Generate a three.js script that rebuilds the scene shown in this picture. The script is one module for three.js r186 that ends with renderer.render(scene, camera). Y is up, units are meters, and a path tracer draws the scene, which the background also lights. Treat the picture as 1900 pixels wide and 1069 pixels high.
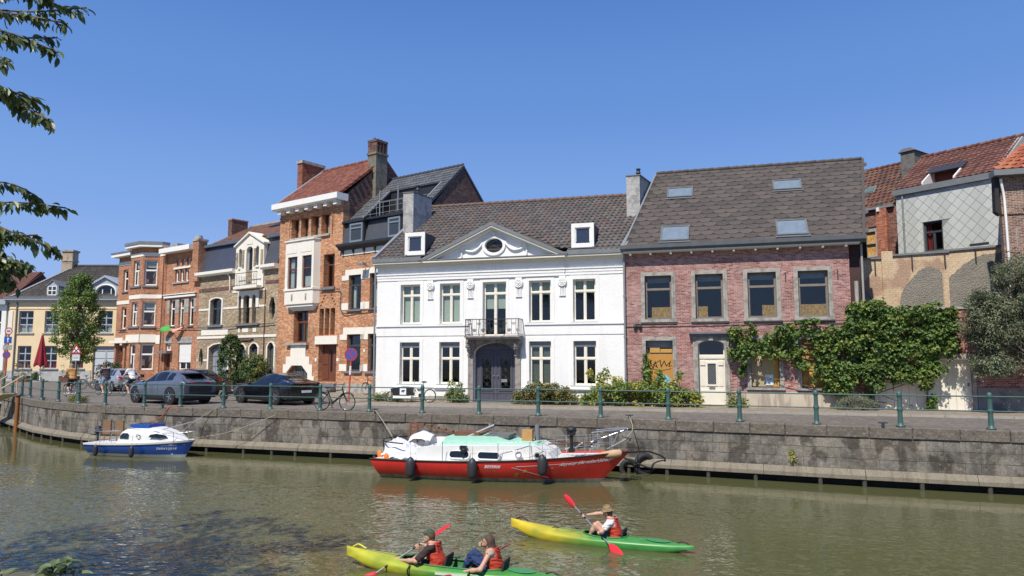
import * as THREE from 'three';
import { mergeVertices, toCreasedNormals } from 'three/addons/utils/BufferGeometryUtils.js';

// ---------------------------------------------------------------- camera, sky, sun, exposure
const scene = new THREE.Scene();
const camera = new THREE.PerspectiveCamera(43.49, 1900 / 1069, 0.1, 1500);
camera.position.set(0, 2.0, 0);
camera.rotation.order = 'YXZ';
camera.rotation.y = 16.838 * Math.PI / 180;
camera.rotation.x = 5.732 * Math.PI / 180;
const renderer = new THREE.WebGLRenderer({ antialias: true });
renderer.toneMapping = THREE.LinearToneMapping;
renderer.toneMappingExposure = 1.2;
renderer.shadowMap.enabled = true;
renderer.shadowMap.type = THREE.PCFSoftShadowMap;

const skyStops = [ // elevation in degrees, linear radiance
  [-90, .13, .15, .17], [-2, .22, .30, .42], [0, .33, .45, .66], [6, .26, .40, .71], [12, .178, .325, .66],
  [20, .115, .245, .575], [30, .074, .18, .49], [50, .058, .145, .42], [90, .05, .125, .37]];
{
  const W = 256, H = 512, d = new Float32Array(W * H * 4);
  for (let j = 0; j < H; j++) {
    const el = ((j + .5) / H - .5) * 180;
    let k = 0; while (k < skyStops.length - 2 && el > skyStops[k + 1][0]) k++;
    const a = skyStops[k], b = skyStops[k + 1], t = Math.min(1, Math.max(0, (el - a[0]) / (b[0] - a[0]))), s = t * t * (3 - 2 * t) * .5 + t * .5;
    for (let i = 0; i < W; i++) { const o = (j * W + i) * 4; for (let c = 0; c < 3; c++) d[o + c] = a[c + 1] + (b[c + 1] - a[c + 1]) * s; d[o + 3] = 1; }
  }
  const t = new THREE.DataTexture(d, W, H, THREE.RGBAFormat, THREE.FloatType);
  t.mapping = THREE.EquirectangularReflectionMapping; t.magFilter = t.minFilter = THREE.LinearFilter; t.needsUpdate = true;
  scene.background = t; scene.environment = t;
}
const SUN_AZ = 11 * Math.PI / 180, SUN_EL = 53 * Math.PI / 180; // azimuth is measured to the left of the white facade's normal
const sun = new THREE.DirectionalLight(new THREE.Color().setRGB(1, .935, .83), 4.2);
sun.position.set(-Math.sin(SUN_AZ) * Math.cos(SUN_EL) * 120 - 10, Math.sin(SUN_EL) * 120, Math.cos(SUN_AZ) * Math.cos(SUN_EL) * 120 - 30);
sun.target.position.set(-10, 0, -30); scene.add(sun, sun.target);
sun.castShadow = true; sun.shadow.mapSize.set(4096, 4096);
Object.assign(sun.shadow.camera, { left: -70, right: 70, top: 70, bottom: -70, near: 1, far: 400 });

// ---------------------------------------------------------------- helpers
let seed_ = 12345;
const rnd = () => { seed_ = (seed_ + 0x6D2B79F5) | 0; let t = Math.imul(seed_ ^ (seed_ >>> 15), 1 | seed_); t = (t + Math.imul(t ^ (t >>> 7), 61 | t)) ^ t; return ((t ^ (t >>> 14)) >>> 0) / 4294967296; };
const reseed = n => { seed_ = n * 7919 + 17; };
const rr = (a, b) => a + (b - a) * rnd();
const V = (x, y, z) => new THREE.Vector3(x, y, z);
const PI = Math.PI, D2R = PI / 180, clamp = (x, a, b) => Math.min(b, Math.max(a, x)), lerp = (a, b, t) => a + (b - a) * t;
const smooth = (a, b, x) => { const t = clamp((x - a) / (b - a), 0, 1); return t * t * (3 - 2 * t); };
const PERM = new Uint16Array(4096); { reseed(3); for (let i = 0; i < 4096; i++) PERM[i] = Math.floor(rnd() * 4096); }
const hash2 = (x, y, s = 0) => PERM[(PERM[(PERM[x & 4095] + y) & 4095] + s) & 4095] / 4096;
function vnoise(x, y, p = 4096, s = 0) { // value noise that repeats after p cells
  const xi = Math.floor(x), yi = Math.floor(y), fx = x - xi, fy = y - yi, u = fx * fx * (3 - 2 * fx), v = fy * fy * (3 - 2 * fy), m = n => ((n % p) + p) % p;
  const a = hash2(m(xi), m(yi), s), b = hash2(m(xi + 1), m(yi), s), c = hash2(m(xi), m(yi + 1), s), d = hash2(m(xi + 1), m(yi + 1), s);
  return a + (b - a) * u + (c - a) * v + (a - b - c + d) * u * v;
}
function fbm(x, y, o = 4, p = 4096, s = 0) { let a = .5, t = 0, n = 0; for (let k = 0; k < o; k++) { t += a * vnoise(x, y, p, s + k * 17); n += a; a *= .5; x *= 2; y *= 2; p *= 2; } return t / n; }
// a texture of N pixels a side from f(u, v) => [r, g, b] (sRGB 0..1) or a number; metres = size of one repeat
function tex(N, metres, f, srgb = true, M = N, metresY = metres) {
  const d = new Uint8Array(N * M * 4);
  for (let j = 0; j < M; j++) for (let i = 0; i < N; i++) {
    const c = f((i + .5) / N, (j + .5) / M), o = (j * N + i) * 4;
    if (typeof c === 'number') d[o] = d[o + 1] = d[o + 2] = clamp(c, 0, 1) * 255; else for (let k = 0; k < 3; k++) d[o + k] = clamp(c[k], 0, 1) * 255;
    d[o + 3] = 255;
  }
  const t = new THREE.DataTexture(d, N, M, THREE.RGBAFormat, THREE.UnsignedByteType);
  t.wrapS = t.wrapT = THREE.RepeatWrapping; t.magFilter = THREE.LinearFilter; t.minFilter = THREE.LinearMipmapLinearFilter; t.generateMipmaps = true;
  if (srgb) t.colorSpace = THREE.SRGBColorSpace;
  t.repeat.set(1 / metres, 1 / metresY); t.needsUpdate = true; return t;
}
const mixc = (a, b, t) => [lerp(a[0], b[0], t), lerp(a[1], b[1], t), lerp(a[2], b[2], t)];
const hex = h => [(h >> 16 & 255) / 255, (h >> 8 & 255) / 255, (h & 255) / 255];
const lin = (r, g, b) => new THREE.Color().setRGB(r, g, b);
function mat(color, roughness = .7, o = {}) {
  const { metal, bump, bs, map, ...rest } = o;
  const c = color === null ? new THREE.Color(1, 1, 1) : Array.isArray(color) ? lin(...color) : new THREE.Color(color);
  const M = new THREE.MeshPhysicalMaterial({ color: c, roughness, metalness: metal || 0, side: THREE.DoubleSide, ...rest });
  if (map && map.mottled) { const [mean, t] = grey(map.kind), b = new THREE.Color(map.base); if (color !== null) b.multiply(c); M.color.setRGB(b.r / mean, b.g / mean, b.b / mean); M.map = scaled(t, map.metres, map.kind); } else if (map) M.map = map;
  if (bump) { M.bumpMap = bump; M.bumpScale = bs || .004; }
  return M;
}
// mottled paint or plaster: a colour times shared grey grain and patches (mean near 1, so the colour stays true)
const greys = {};
function grey(kind) {
  if (!greys[kind]) {
    const [amp, mean, patch, N] = { fine: [.05, .94, 0, 256], mid: [.13, .86, 0, 256], strong: [.22, .76, 0, 256], patchy: [.16, .8, .3, 256], tile: [.2, .76, .25, 128] }[kind];
    greys[kind] = [mean, tex(N, 1, (u, v) => { const g = (fbm(u * 6, v * 6, 5, 6, amp * 100 | 0) - .5) * 2, f = vnoise(u * N / 2, v * N / 2, N / 2, 5) - .5, p = patch * smooth(.52, .72, fbm(u * 5, v * 5, 5, 5, 9)); return mean * (1 + amp * g * 1.3 + amp * .6 * f) * (1 - p); }, false)];
  }
  return greys[kind];
}
function mottle(base, amp = .06, metres = 3, N, s = 0, tint) { return { mottled: true, base, kind: tint !== undefined ? 'patchy' : amp <= .06 ? 'fine' : amp <= .145 ? 'mid' : 'strong', metres }; }
const repeatOf = new Map();
function scaled(t, metres, key) { const k = key + metres; if (!repeatOf.has(k)) { const c = t.clone(); c.repeat.set(1 / metres, 1 / metres); c.needsUpdate = true; repeatOf.set(k, c); } return repeatOf.get(k); }
let grain_; const grainBump = (N, cells, s, metres) => { grain_ = grain_ || tex(256, 1, (u, v) => fbm(u * 20, v * 20, 5, 20, 4), false); return scaled(grain_, metres * 20 / cells, 'grain'); };
// brickwork: cols = brick colours, mortar, mm sizes; returns {map, bump}
function bricks(cols, mortar, { bw = .2, bh = .065, m = .011, nx = 24, ny = 72, N = 1024, vary = .16, blotch = .12, s = 1, wash = 0, washCol = 0xffffff, bond = .5 } = {}) {
  const W = nx * bw, H = ny * bh, C = cols.map(hex), mo = hex(mortar), wc = hex(washCol);
  const at = (u, v) => {
    const r = Math.floor(v * ny), off = (r & 1) ? bond : 0, q = u * nx + off, c = Math.floor(q), fx = (q - c) * bw, fy = (v * ny - r) * bh;
    const e = Math.min(fx, bw - fx, fy, bh - fy), wob = (vnoise(u * 400, v * 400, 400, s) - .5) * .005;
    return [r, ((c % nx) + nx) % nx, smooth(m * .35, m * .8, e + wob)];
  };
  const map = tex(N, W, (u, v) => {
    const [r, c, k] = at(u, v), h = hash2(c, r, s), h2 = hash2(c + 77, r + 31, s + 3);
    let b = C[Math.floor(h * C.length) % C.length].map(x => x * (1 + (h2 - .5) * 2 * vary));
    const g = fbm(u * 90, v * 90, 3, 90, s) - .5; b = b.map(x => x * (1 + g * .22));
    let o = mixc(mo.map(x => x * (1 + g * .3)), b, k);
    const bl = (fbm(u * 4, v * 4, 5, 4, s + 7) - .5) * 2; o = o.map(x => x * (1 + bl * blotch));
    if (wash) o = mixc(o, wc, wash * smooth(.45, .7, fbm(u * 9, v * 9, 5, 9, s + 21) + (h2 - .5) * .25));
    return o;
  }, true, N, H);
  const bump = tex(512, W, (u, v) => at(u, v)[2] * .8 + vnoise(u * 200, v * 200, 200, s) * .2, false, 512, H);
  return { map, bump };
}
const brickMat = (cols, mortar, o) => { const b = bricks(cols, mortar, o); return mat(null, .92, { map: b.map, bump: b.bump, bs: .006 }); };

// ---- geometry
function clean(g) { // position, normal and uv only, not indexed
  if (g.index) g = g.toNonIndexed();
  for (const k of Object.keys(g.attributes)) if (!['position', 'normal', 'uv'].includes(k)) g.deleteAttribute(k);
  if (!g.attributes.normal) g.computeVertexNormals();
  if (!g.attributes.uv) g.setAttribute('uv', new THREE.BufferAttribute(new Float32Array(g.attributes.position.count * 2), 2));
  return g;
}
function merge(list) {
  list = list.flat(Infinity).filter(Boolean).map(clean);
  const n = list.reduce((a, g) => a + g.attributes.position.count, 0), P = new Float32Array(n * 3), N = new Float32Array(n * 3), U = new Float32Array(n * 2);
  let o = 0; for (const g of list) { P.set(g.attributes.position.array, o * 3); N.set(g.attributes.normal.array, o * 3); U.set(g.attributes.uv.array, o * 2); o += g.attributes.position.count; }
  const r = new THREE.BufferGeometry();
  r.setAttribute('position', new THREE.BufferAttribute(P, 3)); r.setAttribute('normal', new THREE.BufferAttribute(N, 3)); r.setAttribute('uv', new THREE.BufferAttribute(U, 2));
  return r;
}
function metreUV(g, k = 1, ox = 0, oy = 0) { // uv in metres from the face's own plane
  g = clean(g); const p = g.attributes.position, u = g.attributes.uv, a = V(0, 0, 0), b = V(0, 0, 0), c = V(0, 0, 0), n = V(0, 0, 0);
  for (let i = 0; i < p.count; i += 3) {
    a.fromBufferAttribute(p, i); b.fromBufferAttribute(p, i + 1); c.fromBufferAttribute(p, i + 2);
    n.copy(b).sub(a).cross(c.clone().sub(a)).normalize(); const ax = Math.abs(n.x), ay = Math.abs(n.y), az = Math.abs(n.z);
    for (let j = 0; j < 3; j++) {
      const x = p.getX(i + j), y = p.getY(i + j), z = p.getZ(i + j);
      if (az >= ax && az >= ay * .7) u.setXY(i + j, x * k + ox, y * k + oy); else if (ax >= ay * .7) u.setXY(i + j, z * k + ox, y * k + oy); else u.setXY(i + j, x * k + ox, z * k + oy);
    }
  }
  return g;
}
const box = (x0, x1, y0, y1, z0, z1) => new THREE.BoxGeometry(x1 - x0, y1 - y0, z1 - z0).translate((x0 + x1) / 2, (y0 + y1) / 2, (z0 + z1) / 2);
const cyl = (r0, r1, y0, y1, n = 12, x = 0, z = 0) => new THREE.CylinderGeometry(r1, r0, y1 - y0, n).translate(x, (y0 + y1) / 2, z);
const ball = (r, x = 0, y = 0, z = 0, n = 12) => new THREE.SphereGeometry(r, n, Math.max(6, n * .7 | 0)).translate(x, y, z);
function rod(a, b, r = .02, n = 8, r2 = r) { // round bar from a to b
  const A = Array.isArray(a) ? V(...a) : a, B = Array.isArray(b) ? V(...b) : b, d = B.clone().sub(A), g = new THREE.CylinderGeometry(r2, r, d.length(), n, 1);
  g.applyQuaternion(new THREE.Quaternion().setFromUnitVectors(V(0, 1, 0), d.clone().normalize())); return g.translate((A.x + B.x) / 2, (A.y + B.y) / 2, (A.z + B.z) / 2);
}
const tube = (pts, r = .02, n = 24, m = 6, closed = false) => new THREE.TubeGeometry(new THREE.CatmullRomCurve3(pts.map(p => Array.isArray(p) ? V(...p) : p), closed), n, r, m, closed);
const poly = pts => { const s = new THREE.Shape(); pts.forEach((p, i) => i ? s.lineTo(p[0], p[1]) : s.moveTo(p[0], p[1])); s.closePath(); return s; };
function prism(pts, z0, z1, holes = [], bevel = 0) { // outline in x, y; from z0 to z1
  const s = poly(pts); for (const h of holes) s.holes.push(poly(h));
  const g = new THREE.ExtrudeGeometry(s, { depth: z1 - z0 - 2 * bevel, bevelEnabled: bevel > 0, bevelSize: bevel, bevelThickness: bevel, bevelSegments: 2, bevelOffset: -bevel, curveSegments: 8 });
  return g.translate(0, 0, z0 + bevel);
}
const rect = (x0, x1, y0, y1) => [[x0, y0], [x1, y0], [x1, y1], [x0, y1]];
function archPts(x0, x1, y0, ys, yt, n = 10) { // opening with straight sides to ys and an elliptic arch to yt
  const p = [[x0, y0], [x1, y0]], c = (x0 + x1) / 2, r = (x1 - x0) / 2;
  for (let i = 0; i <= n; i++) { const a = PI * i / n; p.push([c + r * Math.cos(a), ys + (yt - ys) * Math.sin(a)]); } return p;
}
const ell = (cx, cy, rx, ry, n = 28) => Array.from({ length: n }, (_, i) => [cx + rx * Math.cos(i / n * 2 * PI), cy + ry * Math.sin(i / n * 2 * PI)]);
const inset = (pts, d) => { const c = pts.reduce((a, p) => [a[0] + p[0] / pts.length, a[1] + p[1] / pts.length], [0, 0]); const w = Math.max(...pts.map(p => Math.abs(p[0] - c[0]))), h = Math.max(...pts.map(p => Math.abs(p[1] - c[1]))); return pts.map(p => [c[0] + (p[0] - c[0]) * (1 - d / w), c[1] + (p[1] - c[1]) * (1 - d / h)]); };
function quadGeo(a, b, c, d, t = 0) { // four corners counter-clockwise, with thickness t behind
  const A = [a, b, c, d].map(p => Array.isArray(p) ? V(...p) : p), n = A[1].clone().sub(A[0]).cross(A[3].clone().sub(A[0])).normalize(), B = A.map(p => p.clone().addScaledVector(n, -t)), f = [];
  const q = (p, r, s, w) => f.push(p, r, s, p, s, w);
  q(...A); if (t) { q(B[3], B[2], B[1], B[0]); for (let i = 0; i < 4; i++) { const j = (i + 1) % 4; q(A[j], A[i], B[i], B[j]); } }
  const g = new THREE.BufferGeometry(); g.setAttribute('position', new THREE.Float32BufferAttribute(f.flatMap(p => [p.x, p.y, p.z]), 3)); g.computeVertexNormals(); return clean(g);
}
function planeUV(g, o, ux, uy) { // uv in metres along two directions
  g = clean(g); const p = g.attributes.position, u = g.attributes.uv, q = V(0, 0, 0); for (let i = 0; i < p.count; i++) { q.fromBufferAttribute(p, i).sub(o); u.setXY(i, q.dot(ux), q.dot(uy)); } return g;
}
// grid surface f(u, v) => [x, y, z]; smooth normals
function surf(f, nu, nv, closeU = false) {
  const P = [], U = [], I = [];
  for (let j = 0; j <= nv; j++) for (let i = 0; i <= nu; i++) { P.push(...f(i / nu, j / nv)); U.push(i / nu, j / nv); }
  for (let j = 0; j < nv; j++) for (let i = 0; i < nu; i++) { const a = j * (nu + 1) + i, b = a + 1, c = a + nu + 1, d = c + 1; I.push(a, b, d, a, d, c); }
  let g = new THREE.BufferGeometry(); g.setAttribute('position', new THREE.Float32BufferAttribute(P, 3)); g.setAttribute('uv', new THREE.Float32BufferAttribute(U, 2)); g.setIndex(I);
  if (closeU) { g.deleteAttribute('uv'); g = mergeVertices(g, 1e-5); }
  g.computeVertexNormals(); return g;
}
// ---- things and parts
const used = new Map();
const numbered = n => { const k = used.get(n) || 0; used.set(n, k + 1); return k ? n + '_' + String(k).padStart(3, '0') : n; };
function thing(name, label, category, pos = [0, 0, 0], turn = 0, group, geo, m) {
  const o = geo ? new THREE.Mesh(geo, m) : new THREE.Group(); o.name = numbered(name); scene.add(o);
  o.position.set(...pos); o.rotation.y = turn; o.userData = { label, category }; if (group) o.userData.group = group;
  o.castShadow = o.receiveShadow = true; return o;
}
function part(parent, name, geo, m, label) {
  const o = new THREE.Mesh(Array.isArray(geo) ? merge(geo) : geo, m); o.name = name; o.castShadow = o.receiveShadow = true; parent.add(o); if (label) o.userData.label = label; return o;
}
function struct(name, geo, m) { const o = new THREE.Mesh(Array.isArray(geo) ? merge(geo) : geo, m); o.name = numbered(name); o.userData.kind = 'structure'; o.castShadow = o.receiveShadow = true; scene.add(o); return o; }
function stuffPart(parent, name, geo, m) { const o = part(parent, name, geo, m); o.userData.kind = 'stuff'; return o; }
function copyOf(src, pos, turn, label) { const c = src.clone(); c.name = numbered(src.name.replace(/_\d{3}$/, '')); c.userData = { ...src.userData, label }; scene.add(c); c.position.set(...pos); c.rotation.y = turn; return c; }
function asLeaf(g) { g.computeBoundingBox(); return g; }
// ---------------------------------------------------------------- ground, water, quay
const WATER = -1.78, ZA = -31.903;
const postLine = [[-62, -45.3], [-52, -39.4], [-45.2, -35.3], [-42.9, -33.8], [-40.6, -32.55], [-38.0, -31.05], [-36.2, -30.05], [-33.6, -28.55], [-31.45, -27.62], [-29.2, -26.72], [-26.95, -26.05], [-24.7, -25.96], [-22.75, -25.92], [-20.5, -25.86], [-18.15, -25.78], [-15.8, -25.72], [-13.6, -25.7], [-11.35, -25.68], [-9.05, -25.66], [-6.75, -25.58], [-4.45, -25.45], [-2.1, -25.25], [.2, -25.02], [2.5, -24.75], [4.82, -24.52], [7.16, -24.38], [9.5, -24.25], [11.85, -24.1], [14.2, -23.95], [40, -22.2]];
const offsetLine = (L, d) => L.map((p, i) => { const a = L[Math.max(0, i - 1)], b = L[Math.min(L.length - 1, i + 1)], l = Math.hypot(b[0] - a[0], b[1] - a[1]); return [p[0] - (b[1] - a[1]) / l * d, p[1] + (b[0] - a[0]) / l * d]; });
const faceLine = offsetLine(postLine, .26);
function sheet(pts, y, k = 1) { const s = poly(pts.map(p => [p[0], -p[1]])), g = new THREE.ShapeGeometry(s).rotateX(-PI / 2).translate(0, y, 0); return metreUV(g, k); }
const settTex = (() => {
  const nx = 30, ny = 40, cell = (u, v) => { const r = Math.floor(v * ny), q = u * nx + (r & 1) * .5 + (hash2(r, 5) - .5) * .3, c = Math.floor(q), fx = (q - c), fy = v * ny - r; return [r, ((c % nx) + nx) % nx, Math.min(fx, 1 - fx) * .16, Math.min(fy, 1 - fy) * .12]; };
  const A = hex(0x7f7870), B = hex(0x6c665f), C = hex(0x8a8176), J = hex(0x5f584e);
  return { map: tex(1024, 4.8, (u, v) => { const [r, c, ex, ey] = cell(u, v), h = hash2(c, r, 4), k = smooth(.004, .014, Math.min(ex, ey) + (vnoise(u * 300, v * 300, 300) - .5) * .008), b = h < .4 ? A : h < .75 ? B : C, g = .86 + .28 * fbm(u * 40, v * 40, 4, 40, 3), w = .9 + .22 * fbm(u * 3, v * 3, 5, 3, 8); return mixc(J, b, k * .75).map(x => x * g * w); }),
    bump: tex(512, 4.8, (u, v) => { const [, , ex, ey] = cell(u, v); return smooth(0, .03, Math.min(ex, ey)) * .8 + .2 * vnoise(u * 200, v * 200, 200); }, false) };
})();
const M_road = mat(null, .85, { map: settTex.map, bump: settTex.bump, bs: .012 });
{
  const far = [...faceLine, [700, -22], [700, -700], [-700, -700], [-700, -45.3]];
  struct('ground', sheet(far, -.004), M_road);
}
const pavTex = tex(512, 4, (u, v) => { const r = Math.floor(v * 13), q = u * 13 + (r & 1) * .5, fx = q - Math.floor(q), fy = v * 13 - r, k = smooth(.01, .05, Math.min(fx, 1 - fx, fy, 1 - fy)), h = hash2(Math.floor(q) % 13, r, 2), g = .85 + .3 * fbm(u * 30, v * 30, 4, 30, 1); return mixc(hex(0x766b5b), mixc(hex(0x978b7a), hex(0x867b6c), h), k).map(x => x * g); });
const M_pave = mat(null, .9, { map: pavTex });
const stoneA = mottle(0x9a958b, .16, 1.5, 256, 2, 0x6d685f), M_kerb = mat(null, .85, { map: mottle(0x9b978e, .14, 1.4, 256, 4) });
function pavement(line, back, h) { // raised strip between a kerb line and the facades, with its kerb stones
  const p = struct('pavement', metreUV(new THREE.ExtrudeGeometry(poly([...line, ...back].map(q => [q[0], -q[1]])), { depth: h, bevelEnabled: false }).rotateX(-PI / 2)), M_pave);
  for (let i = 0; i < line.length - 1; i++) {
    const [a, b] = [line[i], line[i + 1]], L = Math.hypot(b[0] - a[0], b[1] - a[1]), n = Math.round(L / 1.05), ang = Math.atan2(-(b[1] - a[1]), b[0] - a[0]);
    for (let k = 0; k < n; k++) { const t = (k + .5) / n; const g = metreUV(box(-L / n / 2 + .006, L / n / 2 - .006, 0, h + .012, 0, .16), 1, k * .37, k * .21); const o = part(p, 'kerb_stone', g, M_kerb); o.position.set(lerp(a[0], b[0], t), 0, lerp(a[1], b[1], t)); o.rotation.y = ang; }
  }
}
const DB = [.94429, .32912], NB = [-.32912, .94429], OB = [-22.0143, -39.1644]; // second row of houses: direction, normal, origin
const ptB = (u, n = 0) => [OB[0] + DB[0] * u + NB[0] * n, OB[1] + DB[1] * u + NB[1] * n];
pavement([[-16.6, -29.35], [-4.4, -29.3], [5, -29.2], [24, -28.9]], [[24, -33], [-16.6, -33]], .07);
pavement([ptB(-30, 1.9), ptB(-16, 1.9), ptB(-7, 2.0), ptB(0.5, 2.4), [-16.75, -29.4]], [[-16.75, -36.6], ptB(2.5, -.3), ptB(-30, -.3)], .07);

// water
{
  const calm = (x, z) => (.1 + .9 * smooth(-20.9, -18.4, z + .8 * (fbm(x * .35, 3, 2, 4096, 2) - .5))) * (.38 + 1.0 * smooth(.34, .66, fbm(x * .14 + 7, z * .2 + 3, 3, 4096, 5))) * (1 + .3 * smooth(-6, -16, x)) * (1 - .4 * smooth(-2, 4, x));
  const M = mat([.1, .102, .044], .03, { ior: 1.33, bump: tex(2048, 46, (u, v) => { const x = u * 46 - 34, z = v * 23 - 27.5, w = 1.4 * vnoise(x * .9, z * .9, 4096, 3); return .5 + (.55 * (fbm(x * 2.4 + w, z * 4.6 + w, 3, 4096, 2) - .5) + .4 * (vnoise(x * 7.5 + z * 2, z * 12, 4096, 8) - .5) + .12 * (vnoise(x * 15, z * 19, 4096, 6) - .5)) * calm(x, z); }, false, 1024, 23), bs: .034 });
  const xs = [], zs = [];
  for (let x = -400; x < -34; x += 40) xs.push(x); for (let x = -34; x < 12; x += .105) xs.push(x); for (let x = 12; x <= 252; x += 40) xs.push(x);
  for (let z = -70; z < -34; z += 4) zs.push(z); for (let z = -34; z < -27; z += .5) zs.push(z); for (let z = -27; z < -9.5; z += .105) zs.push(z); for (let z = -9.5; z <= -3.5; z += .7) zs.push(z);
  const P = [], I = [], wave = [];
  reseed(41); for (let k = 0; k < 30; k++) { const l = .36 * Math.pow(1.1, k % 15), a = rr(-.8, .8) + (k % 3 === 0 ? .9 : -.25); wave.push([Math.sin(a) * 2 * PI / l, Math.cos(a) * 2 * PI / l, rr(0, 6.3), .00052]); }
  for (const z of zs) for (const x of xs) {
    let y = 0; const inside = x > -34 && x < 12 && z > -27 && z < -9.5;
    if (inside) {
      const k = calm(x, z);
      const ax = x + 1.1 * (fbm(x * .6, z * .6, 2, 4096, 31) - .5), az = z + 1.1 * (fbm(x * .6, z * .6, 2, 4096, 37) - .5);
      for (const [kx, kz, ph, A] of wave) y += A * Math.sin(kx * ax + kz * az + ph);
      y = y * k + .008 * (fbm(x * 3.1, z * 3.9, 3, 4096, 9) - .5) * k;
    }
    P.push(x, WATER + y, z);
  }
  const w = xs.length; for (let j = 0; j < zs.length - 1; j++) for (let i = 0; i < w - 1; i++) { const a = j * w + i; I.push(a, a + w, a + 1, a + 1, a + w, a + w + 1); }
  const g = new THREE.BufferGeometry(); g.setAttribute('position', new THREE.Float32BufferAttribute(P, 3)); g.setIndex(I); g.computeVertexNormals(); const uv = new Float32Array(P.length / 3 * 2); for (let i = 0; i < P.length / 3; i++) { uv[2 * i] = P[3 * i] + 34; uv[2 * i + 1] = P[3 * i + 2] + 27.5; } g.setAttribute('uv', new THREE.BufferAttribute(uv, 2));
  struct('water', g, M);
}
// near bank where the photographer stands
struct('near_bank', [metreUV(box(-60, 40, -3, .35, -4.5, 60))], mat(null, .95, { map: mottle(0x5c5a48, .2, 3, 256, 6) }));

// quay wall
{
  const wall = thing('quay_wall', 'long grey stone quay wall with concrete ledge rising from the canal', 'quay wall');
  const wallTex = tex(1024, 9, (u, v) => { const g = fbm(u * 14, v * 3.5, 5, 14, 3), st = smooth(.5, .7, fbm(u * 60, v * 4, 5, 240, 40)), dk = smooth(.48, .7, fbm(u * 30, v * 5, 5, 30, 70)), sp = smooth(.62, .74, fbm(u * 90, v * 24, 4, 2160, 20)); let c = mixc([.62, .61, .59], [.84, .82, .79], smooth(.3, .7, g)); c = mixc(c, [.98, .97, .93], st * .4); c = mixc(c, [.38, .36, .34], dk * .6); c = mixc(c, [1, .98, .9], sp * .4); return c.map(x => x * (.86 + .26 * vnoise(u * 600, v * 150, 600, 2))); }, true, 256, 2.25), variants = [0x9d9992, 0x99958f, 0xa09a91, 0x96938f, 0x9b968f].map(c => mat(c, .93, { map: wallTex, bump: grainBump(256, 12, 3, 1.3), bs: .022 }));
  const copeM = [0, 1, 2].map(i => mat(null, .95, { map: tex(256, 1.5, (u, v) => { const g = fbm(u * 8, v * 8, 5, 8, i + 11), l = smooth(.55, .75, fbm(u * 18, v * 18, 4, 18, i + 31)); return mixc(mixc(hex(0x5d564e), hex(0x776f65), g), hex(i ? 0x857f74 : 0x767253), l * .6).map(x => x * (.85 + .3 * vnoise(u * 110, v * 110, 110, i))); }), bump: grainBump(256, 16, 3, 1.3), bs: .025 }));
  const ledgeM = mat(null, .92, { map: tex(512, 3, (u, v) => { const g = fbm(u * 9, v * 9, 5, 9, 3), s = smooth(.5, .7, fbm(u * 30, v * 4, 4, 120, 8)); return mixc(mixc(hex(0x787163), hex(0x8a8272), g), hex(0x6d6553), s * .55).map(x => x * (.9 + .2 * vnoise(u * 160, v * 160, 160))); }), bump: grainBump(256, 12, 4, 2), bs: .015 });
  const darkM = mat(null, .97, { map: mottle(0x4a463e, .2, 2, 128, 8) }), mortarM = mat(null, .97, { map: mottle(0x857f76, .2, 2) });
  const L = faceLine, len = []; let tot = 0; for (let i = 0; i < L.length - 1; i++) { len.push(tot); tot += Math.hypot(L[i + 1][0] - L[i][0], L[i + 1][1] - L[i][1]); }
  const at = s => { let i = len.length - 1; while (i > 0 && len[i] > s) i--; const a = L[i], b = L[i + 1], l = Math.hypot(b[0] - a[0], b[1] - a[1]), t = (s - len[i]) / l; return [lerp(a[0], b[0], t), lerp(a[1], b[1], t), Math.atan2(-(b[1] - a[1]), b[0] - a[0])]; };
  const place = (o, s0, s1) => { const a = at(s0), b = at(s1); o.position.set(a[0], 0, a[1]); o.rotation.y = Math.atan2(-(b[1] - a[1]), b[0] - a[0]); return Math.hypot(b[0] - a[0], b[1] - a[1]); };
  const stone = (w, y0, y1, d0, d1, c = .018) => { // a block with a chamfered, slightly uneven front
    const j = () => rr(-.006, .006), f = [[c + j(), y0 + c + j()], [w - c + j(), y0 + c + j()], [w - c + j(), y1 - c + j()], [c + j(), y1 - c + j()]].map(p => V(p[0], p[1], d1 + rr(-.008, .008))), b = [[0, y0], [w, y0], [w, y1], [0, y1]].map(p => V(p[0], p[1], d1 - c * 1.3)), k = [[0, y0], [w, y0], [w, y1], [0, y1]].map(p => V(p[0], p[1], d0)), G = [quadGeo(...f)];
    for (let i = 0; i < 4; i++) { const n = (i + 1) % 4; G.push(quadGeo(b[i], b[n], f[n], f[i]), quadGeo(k[i], k[n], b[n], b[i])); } return metreUV(merge(G), 1, stone.s || rr(0, 3), stone.s ? 0 : rr(0, 3));
  };
  const S0 = 13, S1 = tot - 22; reseed(77);
  stone.s = 0; for (let s = S0; s < S1;) { const w = rr(1.0, 1.5), m = copeM[Math.floor(rnd() * 3)]; const o = part(wall, 'coping_stone', new THREE.BufferGeometry(), m); const l = place(o, s, s + w); o.geometry = stone(l - .008, -.335, .012 + rr(-.008, .008), -.55, .045 + rr(-.012, .012), .022); s += w; }
  const rows = [[-.341, -.652], [-.659, -.965], [-.972, -1.272]];
  for (const [y1, y0] of rows) for (let s = S0 + rr(0, .3); s < S1;) { const w = rnd() < .2 ? rr(.35, .5) : rr(.55, 1.1), m = variants[Math.floor(rnd() * 5)]; const o = part(wall, 'stone', new THREE.BufferGeometry(), m); const l = place(o, s, s + w); stone.s = s; o.geometry = stone(l - .005, y0, y1, -.3, rr(-.005, .005), .005); s += w; }
  for (let s = S0; s < S1; s += 2.9) { const o = part(wall, 'ledge', new THREE.BufferGeometry(), ledgeM), l = place(o, s, Math.min(s + 2.9, S1)); o.geometry = metreUV(ledgeGeo(l), 1, s, 0); }
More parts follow.
